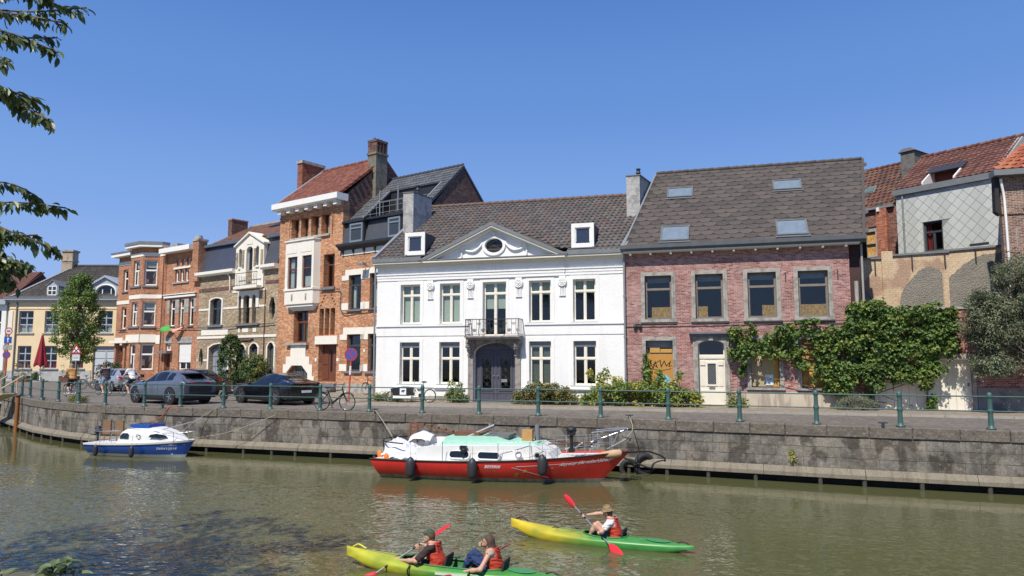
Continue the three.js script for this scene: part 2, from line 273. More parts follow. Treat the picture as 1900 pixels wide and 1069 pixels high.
  for (let i = 0; i < L.length - 1; i++) { if (len[i] < S0 - 5) continue; const o = part(wall, 'core', new THREE.BufferGeometry(), mortarM), l = place(o, len[i], Math.min(tot, len[i] + Math.hypot(L[i + 1][0] - L[i][0], L[i + 1][1] - L[i][1]) - .001)); o.geometry = metreUV(box(-.02, l + .02, -1.27, -.02, -.5, -.035)); const b = part(wall, 'footing', metreUV(box(-.02, l + .02, -3.2, -1.556, -.7, -.34)), darkM); b.position.copy(o.position); b.rotation.copy(o.rotation); }
  for (let s = S0 + 1; s < S1; s += rr(1.1, 1.9)) { const a = at(s); const o = part(wall, 'pile', cyl(.07, .065, -3, -1.556, 8), darkM); o.position.set(a[0], 0, a[1] + .1); }
}
function ledgeGeo(l) { const pr = [[-.6, -1.275], [.03, -1.275], [.15, -1.40], [.19, -1.44], [.19, -1.555], [-.6, -1.555]], G = []; for (let i = 0; i < pr.length; i++) { const a = pr[i], b = pr[(i + 1) % pr.length]; G.push(quadGeo([0, b[1], b[0]], [l - .012, b[1], b[0]], [l - .012, a[1], a[0]], [0, a[1], a[0]])); } const cap = x => pr.slice(1, -1).map((p, i) => quadGeo([x, pr[0][1], pr[0][0]], [x, p[1], p[0]], [x, pr[i + 2][1], pr[i + 2][0]], [x, pr[i + 2][1], pr[i + 2][0]])); G.push(...cap(0), ...cap(l - .012)); return merge(G); }

// railing
const M_green = mat(null, .45, { map: mottle(0x42605a, .12, .7) });
{
  const rail = thing('quay_railing', 'green cast iron railing with two rails along the quay edge', 'railing');
  const prof = [[.001, 0], [.135, 0], [.135, .035], [.1, .06], [.082, .1], [.074, .14], [.068, .46], [.084, .475], [.088, .53], [.084, .57], [.066, .585], [.06, .9], [.08, .91], [.082, .965], [.072, .985], [.074, 1.01], [.055, 1.045], [.03, 1.065], [.001, 1.07]];
  const pg = new THREE.LatheGeometry(prof.map(p => new THREE.Vector2(...p)), 12), PL = postLine.slice(2, -1);
  PL.forEach((p, i) => { const o = part(rail, 'post', pg, M_green); o.position.set(p[0], .01, p[1]); const n = PL[i + 1]; if (n) for (const h of [.952, .527]) { const r = part(rail, 'rail', rod([p[0], h, p[1]], [n[0], h, n[1]], .02, 8), M_green); } });
}
// ---------------------------------------------------------------- building helpers
const GLASS = new THREE.MeshPhysicalMaterial({ color: lin(.84, .87, .86), roughness: .03, transmission: 1, thickness: 0, ior: 1.5, side: THREE.DoubleSide });
const GLASS_DIRTY = new THREE.MeshPhysicalMaterial({ color: lin(.8, .84, .84), roughness: .12, transmission: .93, thickness: 0, ior: 1.5, side: THREE.DoubleSide });
const M_room = mat(null, .95, { map: mottle(0x6b6257, .08, 3) });
const M_whitePaint = mat(null, .5, { map: mottle(0xeeede6, .02, 1, 128, 5) });
const M_creamPaint = mat(null, .5, { map: mottle(0xe9e3d2, .03, 1, 128, 6) });
const M_darkFrame = mat(null, .5, { map: mottle(0x3f464c, .06, 1, 128, 7) });
const M_lead = mat(null, .55, { map: mottle(0x777a7b, .1, 1.5, 128, 8) });
const M_zinc = mat(null, .5, { map: mottle(0x8d9091, .1, 1.5, 128, 18), metal: .25 });
const M_iron = mat(null, .5, { map: mottle(0x35373b, .1, .6, 128, 9) });
const M_bluestone = mat(null, .8, { map: mottle(0x777678, .12, 1.2, 128, 10) });
const M_stoneTrim = mat(null, .85, { map: mottle(0xa9a59c, .1, 1.2, 128, 11, 0x948f86) });
const M_blind = mat(null, .9, { map: mottle(0xcdd6c9, .03, 2, 64, 12) });
const M_curtain = mat(null, .95, { map: mottle(0xd8d8d2, .04, 1) });
const M_osb = mat(null, .85, { map: tex(256, .9, (u, v) => { const a = fbm(u * 14 + 3 * vnoise(v * 9, u * 9, 9), v * 30, 3, 420, 3), b = vnoise(u * 30, v * 12, 60, 7); return mixc(hex(0xb98a45), hex(0xd8ad68), clamp(a * 1.3 - .15, 0, 1)).map(x => x * (.82 + .3 * b)); }) });
// framed window: rows from the bottom, each [share of the height, number of panes]; x, y of the opening in the house's own metres
function win(H, x0, x1, y0, y1, o = {}) {
  const { rec = .16, fw = .055, bar = .06, rows = [[.68, 2], [.32, 2]], m = M_whitePaint, glass = GLASS, sill, blind, name = 'window', z = 0, d = .06, label } = o;
  const f = [], panes = [], zf = z - rec, X0 = x0 + fw, X1 = x1 - fw; let y = y0 + fw; const Hh = y1 - y0 - 2 * fw;
  f.push(box(x0, x0 + fw, y0, y1, zf - d, zf), box(x1 - fw, x1, y0, y1, zf - d, zf), box(X0, X1, y0, y0 + fw, zf - d, zf), box(X0, X1, y1 - fw, y1, zf - d, zf));
  rows.forEach(([s, n], k) => {
    const yt = y + s * Hh, a = y + (k ? bar / 2 : 0), b = yt - (k < rows.length - 1 ? bar / 2 : 0), w = (X1 - X0 - (n - 1) * bar) / n;
    if (k < rows.length - 1) f.push(box(X0, X1, yt - bar / 2, yt + bar / 2, zf - d, zf + .012));
    for (let i = 0; i < n; i++) { const xa = X0 + i * (w + bar); if (i) f.push(box(xa - bar, xa, a, b, zf - d, zf + .006)); panes.push([xa, xa + w, a, b]);
      const s2 = .028; f.push(box(xa, xa + s2, a, b, zf - d + .01, zf - .014), box(xa + w - s2, xa + w, a, b, zf - d + .01, zf - .014), box(xa + s2, xa + w - s2, a, a + s2, zf - d + .01, zf - .014), box(xa + s2, xa + w - s2, b - s2, b, zf - d + .01, zf - .014)); }
    y = yt;
  });
  const W = part(H, name, f.map(g => metreUV(g)), m, label);
  for (const [a, b, c, e] of panes) part(W, 'pane', box(a + .002, b - .002, c + .002, e - .002, zf - .042, zf - .036), glass);
  if (sill) { const { p = .06, h = .09, ex = .06, m: sm = M_bluestone } = sill; part(W, 'sill', metreUV(box(x0 - ex, x1 + ex, y0 - h, y0 - .002, -rec - .02 + z, p + z)), sm); }
  if (blind) for (const [a, b, c, e, bm, bn] of blind) part(W, bn || 'blind', bn ? surf((u, v) => [lerp(a, b, u), lerp(c, e, v), zf - .16 + .025 * Math.sin(u * (b - a) * 46) + .01 * Math.sin(u * 9 + v * 2)], Math.ceil((b - a) * 60), 2) : metreUV(box(a, b, c, e, zf - .16, zf - .145)), bm || M_blind);
  return W;
}
// window of any outline: frame ring, optional bars, one pane
function shapeWin(H, pts, o = {}) {
  const { rec = .14, fw = .05, m = M_whitePaint, glass = GLASS, bars = [], name = 'window', z = 0 } = o, inn = inset(pts, fw);
  const W = part(H, name, [metreUV(prism(pts, z - rec - .06, z - rec, [inn])), ...bars.map(b => metreUV(box(b[0], b[1], b[2], b[3], z - rec - .05, z - rec - .005)))], m);
  part(W, 'pane', prism(inn, z - rec - .04, z - rec - .034), glass); return W;
}
// wall with openings; outline and holes in x, y; front at z0
const wallGeo = (out, holes, t = .32, z0 = 0, ox = 0, oy = 0) => metreUV(prism(out, z0 - t, z0, holes), 1, ox, oy);
function rooms(H, x0, x1, floors, zb = -6, zf = -.34) { // what is seen through the panes: floors, ceilings, side and back walls
  const g = [box(x0, x1, floors[0], floors[floors.length - 1], zb - .1, zb), box(x0, x0 + .08, floors[0], floors[floors.length - 1], zb, zf), box(x1 - .08, x1, floors[0], floors[floors.length - 1], zb, zf)];
  for (const f of floors) g.push(box(x0 + .08, x1 - .08, f - .1, f + .1, zb, zf)); part(H, 'room', g.map(q => metreUV(q)), M_room);
}
// pantile: S curve across the width, lower edge lifted over the next row
function pantile(w, l, a = .032, seg = 6, t = .018) {
  const c = [...Array(seg + 1)].map((_, i) => { const u = i / seg; return [-.02 + u * (w + .025), a * (u < .6 ? -.55 * Math.sin(u / .6 * PI) : 1.0 * Math.sin((u - .6) / .4 * PI))]; }), G = [];
  for (let i = 0; i < seg; i++) { const [x0, h0] = c[i], [x1, h1] = c[i + 1], f = t + .014; G.push(quadGeo([x0, 0, h0 + f], [x1, 0, h1 + f], [x1, l + .03, h1 + .004], [x0, l + .03, h0 + .004]), quadGeo([x0, 0, h0 + f - t], [x1, 0, h1 + f - t], [x1, 0, h1 + f], [x0, 0, h0 + f])); }
  return merge(G);
}
function flatTile(w, l, t = .012) { return merge([quadGeo([.004, 0, t + .012], [w - .004, 0, t + .012], [w - .004, l + .03, .006], [.004, l + .03, .006]), quadGeo([.004, 0, .004], [w - .004, 0, .004], [w - .004, 0, t + .012], [.004, 0, t + .012]), quadGeo([.004, 0, .004], [.004, 0, t + .012], [.004, l + .03, .006], [.004, l + .03, .004])]); }
function hexTile(w, l, t = .012) { // slate with a pointed lower edge
  const p = [[.006, l * .62], [.006, l * .30], [w * .26, -l * .02], [w * .74, -l * .02], [w - .006, l * .30], [w - .006, l * 1.02], [.006, l * 1.02]], lift = y => t + .014 - .014 * y / l, G = [];
  const f = [[1, 2, 3, 4], [1, 4, 5, 6]]; for (const q of f) G.push(quadGeo(...q.map(i => [p[i][0], p[i][1], lift(p[i][1])]))); const e = [[1, 2], [2, 3], [3, 4]]; for (const [i, j] of e) G.push(quadGeo([p[i][0], p[i][1], 0], [p[j][0], p[j][1], 0], [p[j][0], p[j][1], lift(p[j][1])], [p[i][0], p[i][1], lift(p[i][1])])); return merge(G);
}
// lays tiles over the quad E0 E1 R1 R0 (eave left, eave right, ridge right, ridge left), the nearest as parts of their own
function layTiles(roof, E0, E1, R1, R0, tw, tl, tg, mats, { parts = 300, skip, name = 'tile', stag = 0, jit = .006, near = 'eave', s = 5 } = {}) {
  [E0, E1, R1, R0] = [E0, E1, R1, R0].map(p => V(...p)); reseed(s);
  const wL = E0.distanceTo(E1), hL = (E0.distanceTo(R0) + E1.distanceTo(R1)) / 2, nc = Math.round(wL / tw), ux = E1.clone().sub(E0).normalize(), nn = ux.clone().cross(R0.clone().sub(E0)).normalize(), uy = nn.clone().cross(ux), hp = R0.clone().sub(E0).dot(uy), nr = Math.round(hp / tl), list = [];
  const m4 = new THREE.Matrix4();
  for (let j = 0; j < nr; j++) for (let i = 0; i < nc; i++) {
    const v = j / nr, u = (i + (j & 1) * stag) / nc; if (u > 1 - .4 / nc) continue;
    const p = E0.clone().lerp(R0, v).lerp(E1.clone().lerp(R1, v), u); if (skip && skip(p, u, v)) continue;
    const rot = rr(-jit, jit) * 2, px = ux.clone().applyAxisAngle(nn, rot), py = uy.clone().applyAxisAngle(nn, rot), sc = E0.clone().lerp(R0, v).distanceTo(E1.clone().lerp(R1, v)) / wL;
    p.addScaledVector(nn, rr(0, jit)); list.push([new THREE.Matrix4().makeBasis(px.multiplyScalar(sc * wL / nc / tw), py.multiplyScalar(hp / nr / tl), nn).setPosition(p), rnd(), j * nc + i]);
  }
  const chosen = list.length > parts ? list.slice(0, parts) : list, rest = list.slice(chosen.length);
  for (const [M, h] of chosen) { const o = part(roof, name, tg, mats[Math.floor(h * mats.length)]); o.matrixAutoUpdate = true; M.decompose(o.position, o.quaternion, o.scale); }
  mats.forEach((m, k) => { const g = rest.filter(q => Math.floor(q[1] * mats.length) === k).map(q => tg.clone().applyMatrix4(q[0])); if (g.length) stuffPart(roof, name + 's', merge(g), m); });
}
function tileMats(cols, rough = .8) { return cols.map(c => mat(null, rough, { map: { mottled: true, base: c, kind: 'tile', metres: .9 } })); }
const tUV = g => { const p = g.attributes.position, u = g.attributes.uv; for (let i = 0; i < p.count; i++) u.setXY(i, p.getX(i), p.getY(i)); return g; };
function cable(label, pts, r = .012, m = M_iron, cat = 'cable') { return thing('cable', label, cat, [0, 0, 0], 0, null, tube(pts, r, pts.length * 6, 5), m); }
// ---------------------------------------------------------------- white house
{
  const X0 = -16.58, L = x => x - X0, W = 12.12;
  const H = thing('white_house', 'wide white plastered house with pediment, balcony and dark double door', 'house', [X0, 0, ZA]);
  const M_white = mat(null, .8, { map: tex(512, 6, (u, v) => { const g = fbm(u * 8, v * 8, 5, 8, 4) - .5, s = smooth(.58, .8, fbm(u * 26, v * 4, 4, 104, 9)); return mixc([.94 + g * .03, .936 + g * .03, .92 + g * .03], [.8, .785, .74], s * .14); }), bump: grainBump(256, 24, 5, 2), bs: .006 });
  const M_plinth = mat(null, .92, { map: mottle(0xa49b8d, .16, 1.5, 256, 15, 0x7d766c) });
  const c5 = [-14.79, -12.735, -10.51, -8.32, -6.26].map(L), hw = .515;
  const holes = []; [0, 1, 3, 4].forEach(i => { holes.push(rect(c5[i] - hw, c5[i] + hw, .9, 2.87), rect(c5[i] - hw, c5[i] + hw, 3.75, 5.66)); });
  holes.push(rect(c5[2] - .575, c5[2] + .575, 3.14, 5.66)); const dx0 = L(-11.53), dx1 = L(-9.49); holes.push(archPts(dx0, dx1, .02, 2.28, 2.82, 14));
  part(H, 'wall', wallGeo(rect(0, W, 0, 6.95), holes, .34), M_white);
  part(H, 'side_wall', metreUV(prism([[.02, 0], [5.9, 0], [5.9, 6.9], [4.6, 10.2], [.02, 6.9]].map(p => [p[0], p[1]]), 0, .3).rotateY(PI / 2).translate(0, 0, -.345)), M_white);
  part(H, 'plinth', metreUV(box(-.01, dx0 - .3, 0, .34, -.05, .045)), M_plinth); part(H, 'plinth', metreUV(box(dx1 + .3, W + .01, 0, .34, -.05, .045)), M_plinth);
  rooms(H, .1, W - .1, [0.1, 3.05, 6.3], -5.5);
  // shallow raised surrounds and sills
  const sur = (a, b, y0, y1, k = .13) => metreUV(prism([[a - k, y0 - .02], [b + k, y0 - .02], [b + k, y1 + k], [a - k, y1 + k]], -.02, .022, [rect(a, b, y0 - .019, y1)]));
  const s = [], thin = (x0, x1, y0, y1, z) => metreUV(box(x0, x1, y0, y1, -.01, z));
  [0, 1, 3, 4].forEach(i => { const a = c5[i] - hw, b = c5[i] + hw;
    part(H, 'surround', [sur(a, b, .9, 2.87), sur(a - .13, b + .13, .9, 3.0, .035)], M_white);
    part(H, 'surround', [sur(a, b, 3.75, 5.66), sur(a - .13, b + .13, 3.75, 5.79, .035)], M_white);
    const bl = i < 2 ? [[a + .03, b - .03, 3.79, 5.6]] : [[a + .03, b - .03, i === 3 ? 5.02 : 5.05, 5.6]];
    win(H, a, b, 3.75, 5.66, { rec: .17, rows: [[.735, 2], [.265, 2]], m: M_creamPaint, bar: .075, blind: bl });
    part(H, 'shade_strip', metreUV(box(a, b, 2.69, 2.87, -.30, -.2)), M_zinc);  // grey strip added in place of the shadow under the window head
    win(H, a, b, .9, 2.69, { rec: .17, rows: [[.675, 2], [.325, 2]], m: M_creamPaint, bar: .085, blind: i === 3 ? [[a + .04, b - .04, .95, 2.6, mat(null, .9, { map: mottle(0x6e746e, .06, 2, 64, 3) })]] : null });  // the fourth window's blind is added: its grey-green stands in for a glass reflection
    part(H, 'window_sill', metreUV(box(a - .28, b + .28, .66, .74, -.02, .09)), M_white);
  });
  part(H, 'surround', sur(c5[2] - .575, c5[2] + .575, 3.14, 5.66), M_white);
  win(H, c5[2] - .575, c5[2] + .575, 3.14, 5.66, { rec: .17, rows: [[.8, 2], [.2, 2]], m: M_creamPaint, bar: .085, name: 'balcony_door', blind: [[c5[2] - .54, c5[2] + .54, 4.42, 5.62]] });
  // bands and entablature
  for (const [a, b] of [[0, L(-11.75)], [L(-9.05), W]]) part(H, 'string_course', [thin(a, b, 3.62, 3.70, .085), thin(a, b, 3.17, 3.621, .03)], M_white);
  part(H, 'architrave', [thin(0, W, 5.86, 5.99, .03), thin(-.01, W, 5.99, 6.13, .05), thin(-.03, W, 6.13, 6.19, .085), thin(L(-13.9), L(-7.15), 5.845, 5.985, .075), thin(L(-13.92), L(-7.13), 5.985, 6.125, .095), thin(L(-13.94), L(-7.11), 6.125, 6.195, .13), thin(L(-13.88), L(-7.17), 6.195, 6.5, .045)], M_white);
  part(H, 'cornice', [thin(-.04, W, 6.5, 6.56, .12), thin(-.06, W, 6.56, 6.66, .2), thin(-.08, W, 6.66, 6.735, .38), thin(L(-14.0), L(-7.05), 6.648, 6.7, .425)], M_creamPaint);
  part(H, 'gutter', [metreUV(box(-.1, L(-14.1), 6.737, 6.95, -.1, .42)), metreUV(box(L(-6.95), W + .02, 6.737, 6.95, -.1, .42)), metreUV(box(L(-14.1), L(-6.95), 6.737, 6.78, -.1, .45))], M_lead);
  // pediment
  const ped = (dy, t, z0, z1, m, n) => { const a = L(-14.2), b = L(-6.9), c = (a + b) / 2, k = (8.44 - 6.78) / (c - a), y = 6.782, o = dy; const out = [[a + o / k, y], [b - o / k, y], [c, 8.44 - o]], i = [[a + (o + t) / k, y - .0005], [b - (o + t) / k, y - .0005], [c, 8.44 - o - t]]; return part(P, n, metreUV(prism([out[0], i[0], i[2], i[1], out[1], out[2]], z0, z1)), m); };
  const P = part(H, 'pediment', metreUV(prism([[L(-13.9), 6.78], [L(-7.2), 6.78], [L(-10.55), 8.36]], -2.3, .06, [ell(L(-10.52), 7.36, .43, .33)])), M_white);
  ped(0, .17, -2.5, .46, M_lead, 'roof_edge'); ped(.171, .07, -.1, .43, M_creamPaint, 'raking_cornice'); ped(.242, .09, -.1, .26, M_white, 'raking_cornice');
  part(P, 'oculus_ring', metreUV(prism(ell(L(-10.52), 7.36, .58, .48), .058, .13, [ell(L(-10.52), 7.36, .44, .34)], .015)), M_white);
  part(P, 'oculus_grille', [...[0, 1, 2, 3, 4, 5].map(k => { const a = k * PI / 6; return rod([L(-10.52) - .43 * Math.cos(a), 7.36 - .33 * Math.sin(a), -.06], [L(-10.52) + .43 * Math.cos(a), 7.36 + .33 * Math.sin(a), -.06], .012, 5); }), tube(ell(L(-10.52), 7.36, .22, .17, 12).map(p => [p[0], p[1], -.06]), .013, 24, 5, true), tube(ell(L(-10.52), 7.36, .4, .3, 12).map(p => [p[0], p[1], -.06]), .02, 24, 5, true)], M_iron);
  part(P, 'oculus_glass', prism(ell(L(-10.52), 7.36, .44, .34), -.1, -.095), GLASS); part(P, 'attic', metreUV(box(L(-11.2), L(-9.8), 6.85, 7.9, -.9, -.8)), M_room);
  for (const sx of [-1, 1]) { const c = L(-10.52), x = d => c + sx * d; part(P, 'garland', [tube([[x(.52), 7.62, .075], [x(.66), 7.35, .11], [x(.95), 7.13, .12], [x(1.3), 7.15, .11], [x(1.55), 7.28, .08]], .055, 20, 7), tube([[x(1.55), 7.3, .075], [x(1.6), 7.12, .1], [x(1.6), 6.86, .08]], .05, 10, 7, false), ball(.09, x(1.55), 7.31, .08, 8)], M_white); }
  part(P, 'knob', ball(.08, L(-10.52), 7.92, .1, 8), M_white);
  // medallions
  for (const u of [-13.74, -11.7, -9.32, -7.26]) { const x = L(u), g = [new THREE.CylinderGeometry(.2, .22, .07, 20).rotateX(PI / 2).translate(x, 5.54, .045), new THREE.TorusGeometry(.17, .03, 6, 20).translate(x, 5.54, .085), ball(.06, x, 5.54, .09, 8), box(x - .15, x + .15, 5.62, 5.9, 0, .06)]; for (let k = 0; k < 8; k++) g.push(new THREE.SphereGeometry(.045, 6, 5).translate(x + .1 * Math.cos(k * PI / 4), 5.54 + .1 * Math.sin(k * PI / 4), .085)); for (let k = 0; k < 4; k++) g.push(box(x - .13 + k * .07, x - .085 + k * .07, 4.98, 5.36, 0, .05)); g.push(box(x - .15, x + .15, 4.92, 4.97, 0, .06)); part(H, 'medallion', g.map(q => metreUV(q)), M_white); }
  // stone portal with lion consoles
  const M_portal = mat(null, .85, { map: mottle(0x9a928a, .12, .9, 128, 21, 0x7f7872) }), px0 = L(-11.78), px1 = L(-9.24);
  part(H, 'portal', [wallGeo([[px0, 0], [px1, 0], [px1, 2.95], [px0, 2.95]], [archPts(dx0, dx1, -.001, 2.28, 2.82, 14).map((p, i) => i < 2 ? [p[0], 0.0005] : p)], .06, .07), ...[[px0 - .02, px0 + .27], [px1 - .27, px1 + .02]].flatMap(([a, b]) => [metreUV(box(a, b, 0, .42, 0, .13)), metreUV(box(a, b, 2.2, 2.3, 0, .12))])], M_portal);
  part(H, 'keystone', metreUV(box(L(-10.62), L(-10.4), 2.84, 2.97, .05, .2)), M_stoneTrim);
  for (const x of [px0 + .13, px1 - .13]) { const g = [ball(1, 0, 0, 0, 14).scale(.2, .24, .17).translate(x, 2.78, .17), ball(1, 0, 0, 0, 12).scale(.11, .13, .16).translate(x, 2.66, .32), ball(.05, x, 2.73, .46, 8), box(x - .08, x + .08, 2.52, 2.57, .2, .4), ball(.055, x - .15, 2.93, .2, 8), ball(.055, x + .15, 2.93, .2, 8), ball(.045, x - .08, 2.82, .33, 8), ball(.045, x + .08, 2.82, .33, 8)]; for (let k = 0; k < 9; k++) { const a = k / 9 * 2 * PI; g.push(ball(1, 0, 0, 0, 7).scale(.075, .1, .1).translate(x + .19 * Math.cos(a), 2.74 + .25 * Math.sin(a), .12)); } g.push(ball(1, 0, 0, 0, 8).scale(.09, .2, .1).translate(x, 2.42, .12)); part(H, 'lion_console', g, M_portal); }
  // balcony
  const bx0 = L(-11.74), bx1 = L(-9.1), bz = .72;
  part(H, 'balcony_slab', [metreUV(box(bx0, bx1, 3.05, 3.13, 0, bz)), metreUV(box(bx0 + .05, bx1 - .05, 2.96, 3.05, 0, bz - .07))], M_portal);
  const R = part(H, 'balcony_railing', [box(bx0 + .03, bx1 - .03, 3.86, 3.895, bz - .075, bz - .03), box(bx0 + .03, bx1 - .03, 3.18, 3.2, bz - .065, bz - .045), ...[bx0 + .05, bx1 - .05].flatMap(x => [box(x - .02, x + .02, 3.86, 3.895, 0, bz - .05), box(x - .01, x + .01, 3.18, 3.2, 0, bz - .05)])], M_iron);
  for (const x of [bx0 + .055, bx0 + .72, bx1 - .72, bx1 - .055]) part(R, 'baluster', tube([[x, 3.13, bz - .055], [x, 3.3, bz + .02], [x, 3.5, bz - .03], [x, 3.87, bz - .055]], .022, 12, 6), M_iron);
  for (let k = 0; k < 12; k++) { const x = bx0 + .17 + k * (bx1 - bx0 - .34) / 11, c = k % 2 ? 1 : -1; part(R, 'scroll', [rod([x, 3.19, bz - .055], [x, 3.87, bz - .055], .009, 5), tube([...Array(12)].map((_, i) => { const a = i / 11 * 3.6 * PI, r = .085 * (1 - i / 14); return [x + c * (.085 + r * Math.cos(a) * -1), 3.36 + r * Math.sin(a), bz - .05]; }), .01, 26, 5), tube([...Array(9)].map((_, i) => { const a = i / 8 * 2.6 * PI, r = .06 * (1 - i / 11); return [x - c * (.06 - r * Math.cos(a)), 3.66 + r * Math.sin(a), bz - .05]; }), .009, 18, 5)], M_iron); }
  for (const z of [.12, .3, .48]) for (const x of [bx0 + .05, bx1 - .05]) part(R, 'baluster', rod([x, 3.13, z], [x, 3.87, z], .01, 5), M_iron);
  // double door
  const M_door = mat(null, .45, { map: mottle(0x51515b, .08, .8, 128, 22) }), zc = -.3;
  const D = part(H, 'double_door', [wallGeo(archPts(dx0, dx1, .02, 2.28, 2.82, 14), [rect(dx0 + .1, dx1 - .1, .04, 2.36)], .1, zc + .02), metreUV(box(dx0 + .05, dx1 - .05, 2.36, 2.45, zc - .06, zc + .09)), metreUV(prism([[dx0 + .3, 2.5], [dx1 - .3, 2.5], [dx1 - .55, 2.66], [(dx0 + dx1) / 2, 2.73], [dx0 + .55, 2.66]], zc, zc + .06)), ball(.06, (dx0 + dx1) / 2, 2.66, zc + .07, 8)], M_door);
  const mid = (dx0 + dx1) / 2;
  for (const sd of [0, 1]) { const a = sd ? mid + .004 : dx0 + .1, b = sd ? dx1 - .1 : mid - .004, ga = a + .24, gb = b - .24, lf = part(D, 'door_leaf', [wallGeo(rect(a, b, .03, 2.355), [rect(ga, gb, .72, 2.06)], .06, zc), metreUV(prism(rect(ga - .1, gb + .1, .6, 2.17), zc, zc + .03, [rect(ga - .04, gb + .04, .66, 2.11)])), metreUV(box(a + .12, b - .12, .1, .46, zc, zc + .03)), metreUV(box(a, b, .48, .53, zc, zc + .035)), sd ? null : metreUV(box(b - .05, b + .04, .03, 2.35, zc, zc + .03))], M_door);
    part(D, 'pane', box(ga, gb, .72, 2.06, zc - .045, zc - .04), GLASS);
    const gr = [rod([(ga + gb) / 2, .72, zc - .02], [(ga + gb) / 2, 2.06, zc - .02], .008, 5)]; for (let k = 0; k < 4; k++) { const y = .74 + k * .33; gr.push(rod([ga, y, zc - .02], [gb, y + .33, zc - .02], .009, 5), rod([gb, y, zc - .02], [ga, y + .33, zc - .02], .009, 5), new THREE.TorusGeometry(.06, .008, 5, 14).translate((ga + gb) / 2, y + .165, zc - .02)); } part(D, 'grille', gr, M_iron);
    part(D, 'knob', [ball(.035, sd ? mid + .09 : mid - .09, 1.28, zc + .07, 8), cyl(.012, .012, 0, .06, 6).rotateX(PI / 2).translate(sd ? mid + .09 : mid - .09, 1.28, zc)], M_zinc); }
  part(D, 'letter_plate', box(L(-10.26), L(-9.98), 1.0, 1.14, zc - .02, zc + .01), M_zinc);
  part(H, 'doorstep', metreUV(box(px0 + .1, px1 - .1, 0, .1, -.3, .3)), M_bluestone);
  part(H, 'attic_floor', metreUV(box(.1, W - .1, 6.4, 6.5, -4, -.35)), M_room);
  // roof
  const e = (x, h, z) => [L(x), h, z - ZA], E0 = e(-16.64, 6.9, -31.5), E1 = e(-4.4, 6.9, -31.5), R1 = e(-3.5, 10.38, -36.5), R0 = e(-16.0, 10.45, -36.5);
  const roof = part(H, 'roof', [quadGeo(E0, e(-14.1, 6.9, -31.5), e(-14.1, 7.18, -31.9), e(-16.59, 7.18, -31.9), .1), quadGeo(e(-6.95, 6.9, -31.5), E1, e(-4.33, 7.18, -31.9), e(-6.95, 7.18, -31.9), .1), quadGeo(e(-16.59, 7.18, -31.9), e(-4.33, 7.18, -31.9), R1, R0, .1), quadGeo(R0, R1, e(-2.8, 6.9, -41.5), e(-15.4, 6.9, -41.5), .1)].map(g => metreUV(g)), mat(null, .9, { map: mottle(0x4b443e, .1, 2, 64, 2) }));
  const tg = tUV(pantile(.245, .3)), tm = tileMats([0x605b58, 0x595552, 0x68625e, 0x5d5855, 0x6c6661, 0x55514f, 0x625a55, 0x6e5a50], .8, 3);
  const dorm = [[-15.06, -14.0], [-6.8, -5.76]];
  layTiles(roof, E0, E1, R1, R0, .245, .3, tg, tm, { s: 8, skip: p => { const x = p.x + X0, k = (p.z - .35) / -5; if (Math.abs(x + 10.55) < 3.6 - (p.y - 6.9) / 1.62 * 3.6 - .1 && p.y < 8.3) return true; for (const [a, b] of dorm) if (x > a - .1 && x < b - .1 && p.y > 6.85 && p.y < 7.6) return true; return false; } });
  const rt = []; for (let i = 0; i < 30; i++) { const a = V(...R0).lerp(V(...R1), i / 30), b = V(...R0).lerp(V(...R1), (i + 1.04) / 30); rt.push([a, b]); } for (const [a, b] of rt) part(roof, 'ridge_tile', rod(a.add(V(0, .03, 0)), b.add(V(0, .045, 0)), .1, 8, .115), tm[7]);
  const vg = []; { const a = V(...E0), b = V(...R0); part(roof, 'verge_flashing', quadGeo(a.clone().add(V(-.05, .1, .02)), a.clone().add(V(.14, .12, .02)), b.clone().add(V(.14, .12, 0)), b.clone().add(V(-.05, .1, 0)), .08), M_zinc); const c = V(...E1), d = V(...R1); part(roof, 'valley_flashing', quadGeo(c.clone().add(V(-.16, .12, 0)), c.clone().add(V(.12, .16, 0)), d.clone().add(V(.12, .16, 0)), d.clone().add(V(-.16, .12, 0)), .05), M_zinc); }
  // dormers
  for (const [a, b] of dorm) { const x0 = L(a), x1 = L(b), z = .16, y0 = 7.08, y1 = 8.16; const d = part(H, 'dormer', [metreUV(prism([[z - .14, y0], [z - .14, y1], [z - 1.9, y1], [z - .3, y0]].map(p => [-p[0], p[1]]), 0, x1 - x0 - .06).rotateY(PI / 2).translate(x0 + .03, 0, 0))], mat(null, .6, { map: mottle(0x4c4d50, .1, 1, 64, 4) }));
    part(d, 'window_frame', [metreUV(prism(rect(x0, x1, y0 - .02, y1 + .02), z - .06, z, [rect(x0 + .17, x1 - .17, y0 + .18, y1 - .17)], .006)), metreUV(prism(rect(x0 + .17, x1 - .17, y0 + .18, y1 - .17), z - .1, z - .05, [rect(x0 + .22, x1 - .22, y0 + .22, y1 - .21)]))], M_whitePaint);
    part(d, 'pane', quadGeo([x0 + .2, y0 + .2, z - .045], [x1 - .2, y0 + .2, z - .045], [x1 - .2, y1 - .19, z - .1], [x0 + .2, y1 - .19, z - .1], .006), mat([.03, .032, .036], .03, { ior: 2.1 })); part(d, 'flashing', metreUV(box(x0 - .1, x1 + .1, y0 - .06, y0 - .02, -.2, .3)), M_lead); }
  // chimneys
  const M_render = mat(null, .95, { map: mottle(0xb5b3ae, .14, 1.2, 256, 23, 0x96938d), bump: grainBump(128, 30, 6, 1), bs: .02 });
